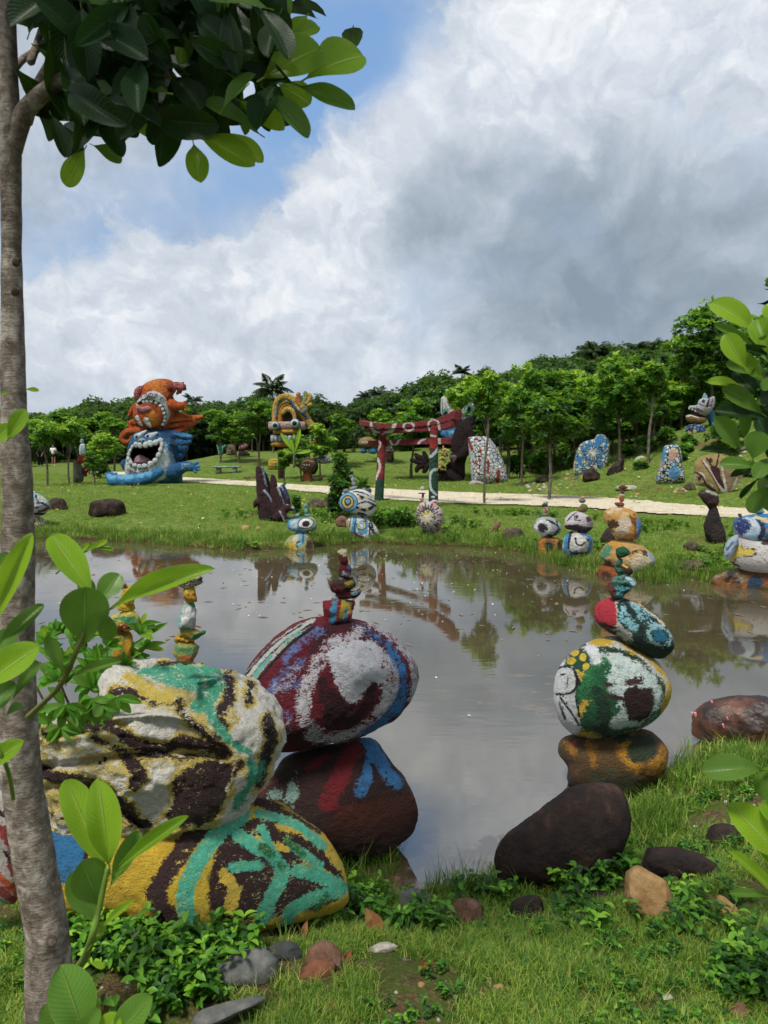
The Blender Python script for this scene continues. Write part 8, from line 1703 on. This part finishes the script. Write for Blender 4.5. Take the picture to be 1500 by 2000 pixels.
# tall tufts at the water's edge, near
TUF = [clump(330+i, 26, .05, .26, .0032, RDM, .55, .15) for i in range(4)]
tq = np.vstack([px_patch([(640,1640),(700,1640),(760,1650),(800,1690),(760,1740),(680,1750),(640,1700)], 46), px_patch([(1225,1560),(1290,1540),(1300,1510),(1380,1480),(1500,1470),(1500,1530),(1400,1560),(1300,1590)], 70), px_patch([(830,1735),(940,1730),(930,1765),(840,1770)], 20), px_patch([(1220,1600),(1320,1590),(1330,1640),(1230,1650)], 30)])
scatter('tall_grass', np.column_stack([tq, np.maximum(Hgt(tq), WZ-.08)]), rand_rot(len(tq), .18), rng.uniform(.3, .95, len(tq)), TUF, 'tall loose grass tufts at the near water edge')
# far bank and lawns
FG = [clump(350+i, 46, .17, .085, .0042, GRM, .8) for i in range(5)]
FT = [clump(360+i, 60, .16, .24, .005, RDM, .5, .2) for i in range(4)]
q = np.vstack([pts_in(26000, -17, 17, 8.5, 24), pts_in(16000, -26, 22, 24, 44)]); q = q[np.abs(q[:, 0]) < q[:, 1]*.60 + .8]
sdq = -sd_poly(q, POND); q = q[(sdq > .05) & (sd_poly(q, PATH) < .0) & free(q, .9)]; q = q[patchy(q, .8) > -.22 - .2*rng.random(len(q))]
sc_ = rng.uniform(.5, 1.1, len(q))*(1 + .5*sstep(2.2, .6, -sd_poly(q, POND)))*(1 + .25*(q[:, 1] > 24))
scatter('lawn_grass', np.column_stack([q, Hgt(q)]), rand_rot(len(q), .15), sc_, FG, 'mown grass of the lawns beyond the pond')
ep = []
E_ = POND[2:20]
for a, b_ in zip(E_[:-1], E_[1:]):
    L_ = np.linalg.norm(b_-a)
    for _ in range(int(L_*34)): ep.append(a + (b_-a)*rng.random() + rng.normal(size=2)*.05 + np.array([0, abs(rng.normal())*.38]))
ep = np.array(ep); ep = ep[(-sd_poly(ep, POND) > -.08) & free(ep, .9)]
scatter('bank_grass', np.column_stack([ep, np.maximum(Hgt(ep), WZ-.02)]), rand_rot(len(ep), .12), rng.uniform(.35, 1.0, len(ep))*(1 + 0*ep[:, 0]), FT, 'long grass fringe hanging over the far water edge')
# weedy plants on the right bank
q = pts_in(2600, -4, 13, 9.5, 19); q = q[(-sd_poly(q, POND) > .1) & (-sd_poly(q, POND) < 3.4) & (patchy(q, .7, 3) > .0) & free(q, .9)]
scatter('bank_weeds', np.column_stack([q, Hgt(q)]), rand_rot(len(q), .2), rng.uniform(2.2, 4.2, len(q)), WEEDS, 'broad leaved weeds on the far bank slope')

# fallen leaves, petals
DR = leaf_mat('fallen_leaf_litter', [(0, '#7d5a34'), (.5, '#b09a4c'), (1, '#d9d28a')], .2)
PT = leaf_mat('white_petals', [(0, '#c9c9c4'), (1, '#e8e8e4')], .2, rnd=0)
def flecks(mat, L, W_):
    out = []
    for i in range(3):
        rs = np.random.default_rng(500+i); V, T, tn = leaves_mesh(np.zeros((1, 3)), np.array([[1.0, 0, .1]]), np.array([[0, 0, 1.0]]), np.array([L]), np.array([W_]), np.array([rs.random()]), fold=.5, droop=-.1); out.append(raw_mesh('fleck', V, T, [mat], {'tint': tn}))
    return out
q = pts_in(1300, -15, 15, 15.5, 36); q = q[(-sd_poly(q, POND) > .6) & (np.abs(q[:, 0]) < q[:, 1]*.58)]; q = q[rng.random(len(q)) < .6]
scatter('fallen_leaf_litter', np.column_stack([q, Hgt(q) + .07]), rand_rot(len(q), .3), rng.uniform(.5, 1.3, len(q)), flecks(DR, .11, .03), 'pale yellow fallen leaves strewn over the lawns')
q = pts_in(1500, -9, 9, 5.5, 15.5); q = q[(sd_poly(q, POND) > .1) & (patchy(q, .35, 2) > -.12)]; q = q[rng.random(len(q)) < np.clip((q[:, 1]-4)/9, .05, .8)*.55]
scatter('floating_petals', np.column_stack([q, np.full(len(q), WZ + .006)]), rand_rot(len(q), .05), rng.uniform(.5, 1.2, len(q)), flecks(PT, .035, .012), 'tiny white petals floating on the pond')
q = pts_in(560, -8, 8, 7.5, 15.2); q = q[(sd_poly(q, POND) > .1) & (patchy(q, .35, 9) > -.02)]
scatter('floating_leaves', np.column_stack([q, np.full(len(q), WZ + .004)]), rand_rot(len(q), .02), np.column_stack([rng.uniform(.4, 1.6, len(q)), rng.uniform(.3, .8, len(q)), np.full(len(q), .05)]), flecks(simple_mat('wet_debris', ['#5a4a34', '#8a7a60'], 10, .4, 0), .12, .04), 'thin brown leaves and scum floating on the pond')
FL_ = [((738,1835),(722,1786),17,'large reddish brown curled leaf standing right of the grey brown block stone'), ((672,1893),(684,1862),7,'narrow pale brown curled leaf by the grey brown block stone'), ((592,1842),(598,1808),7,'rust orange leaf upright behind the pointed grey slab'), ((636,1986),(658,1966),9,'tan curled leaf lying in grass at the bottom centre'), ((1322,1858),(1346,1836),9,'tan curled leaf on the lawn left of the right corner stones'),
       ((820,1902),(848,1882),9,'dark red leaf in grass below the reddish dome stone'), ((1376,1572),(1408,1582),9,'dull brown leaf in grass below the banana like leaf'), ((945,1816),(965,1796),7,'orange brown leaf beside the reddish dome stone'), ((1300,1770),(1318,1796),6,'dark narrow leaf beside the tan upright stone'), ((200,1990),(216,1966),9,'pale brown leaf behind the low shoot at the bottom left')]
for b_, t_, hw, lb in FL_:
    g_ = G(b_[0], b_[1]); t_o = thing('fallen_leaf', lb, 'leaf', tuple(g_), 'fallen leaves on the near lawn')
    B = g_ + np.array([0, 0, .02]); Tt = P(t_[0], t_[1], g_[1] + .01) + np.array([0, 0, .01]); leaf(t_o, B, Tt, hw*g_[1]/F, 'dry')
# fern frond
g_ = G(388, 1912); tf_ = thing('fern_frond', 'pale green fern frond poking out above the pointed grey slab', 'fern', tuple(g_))
for i in range(9):
    y = 1910 - i*5.2; x = 388 + i*.8; l_ = 24*math.sin(math.pi*(i+2)/12)
    pleaf(tf_, (x, y), (x - l_, y - 8), 3, 'ya', g_[1]); pleaf(tf_, (x, y), (x + l_*.8, y - 13), 3, 'ya', g_[1])
V, Fc = px_tube([(386,1925),(388,1905),(395,1865)], g_[1], [1.5,1.3,.8], seg=5); mk('stalk', V, Fc, STM, tf_)

# pebbles and stones lying in the bare patches
PBV = []
for i in range(5):
    V, Fc = ico(2); rs = np.random.default_rng(700+i); V = V*np.array([1, rs.uniform(.6, .9), rs.uniform(.45, .7)]); 
    for _ in range(7):
        nn = rs.normal(size=3); nn /= np.linalg.norm(nn); V = V - nn*np.maximum(V @ nn - rs.uniform(.55, .8), 0)[:, None]
    PBV.append(raw_mesh('pebble', V*.02, Fc, [[PALE, TAN, GREY, BRST, PALE][i]]))
q = pts_in(3600, -1.9, 3.2, 1.45, 5.6); q = q[(-sd_poly(q, POND) > -.02) & free(q) & (patchy(q, 3.0) < .0) & (np.abs(q[:, 0]) < q[:, 1]*.62 + .25)]
scatter('pebbles', np.column_stack([q, Hgt(q)]), rand_rot(len(q), .3), rng.uniform(.2, .9, len(q))**1.5, PBV, 'small pale pebbles in the bare soil patches of the near bank')
q = np.vstack([pts_in(500, 5, 15, 22, 30), pts_in(90, -12, 12, 14.8, 19)]); q = q[(patchy(q, .5, 4) > .05) & (-sd_poly(q, POND) > .1) & (sd_poly(q, PATH) < 0)]
scatter('scree_stones', np.column_stack([q, Hgt(q)]), rand_rot(len(q), .3), rng.uniform(1.0, 6.0, len(q)), PBV, 'pale rubble stones strewn over the right slope and far bank')
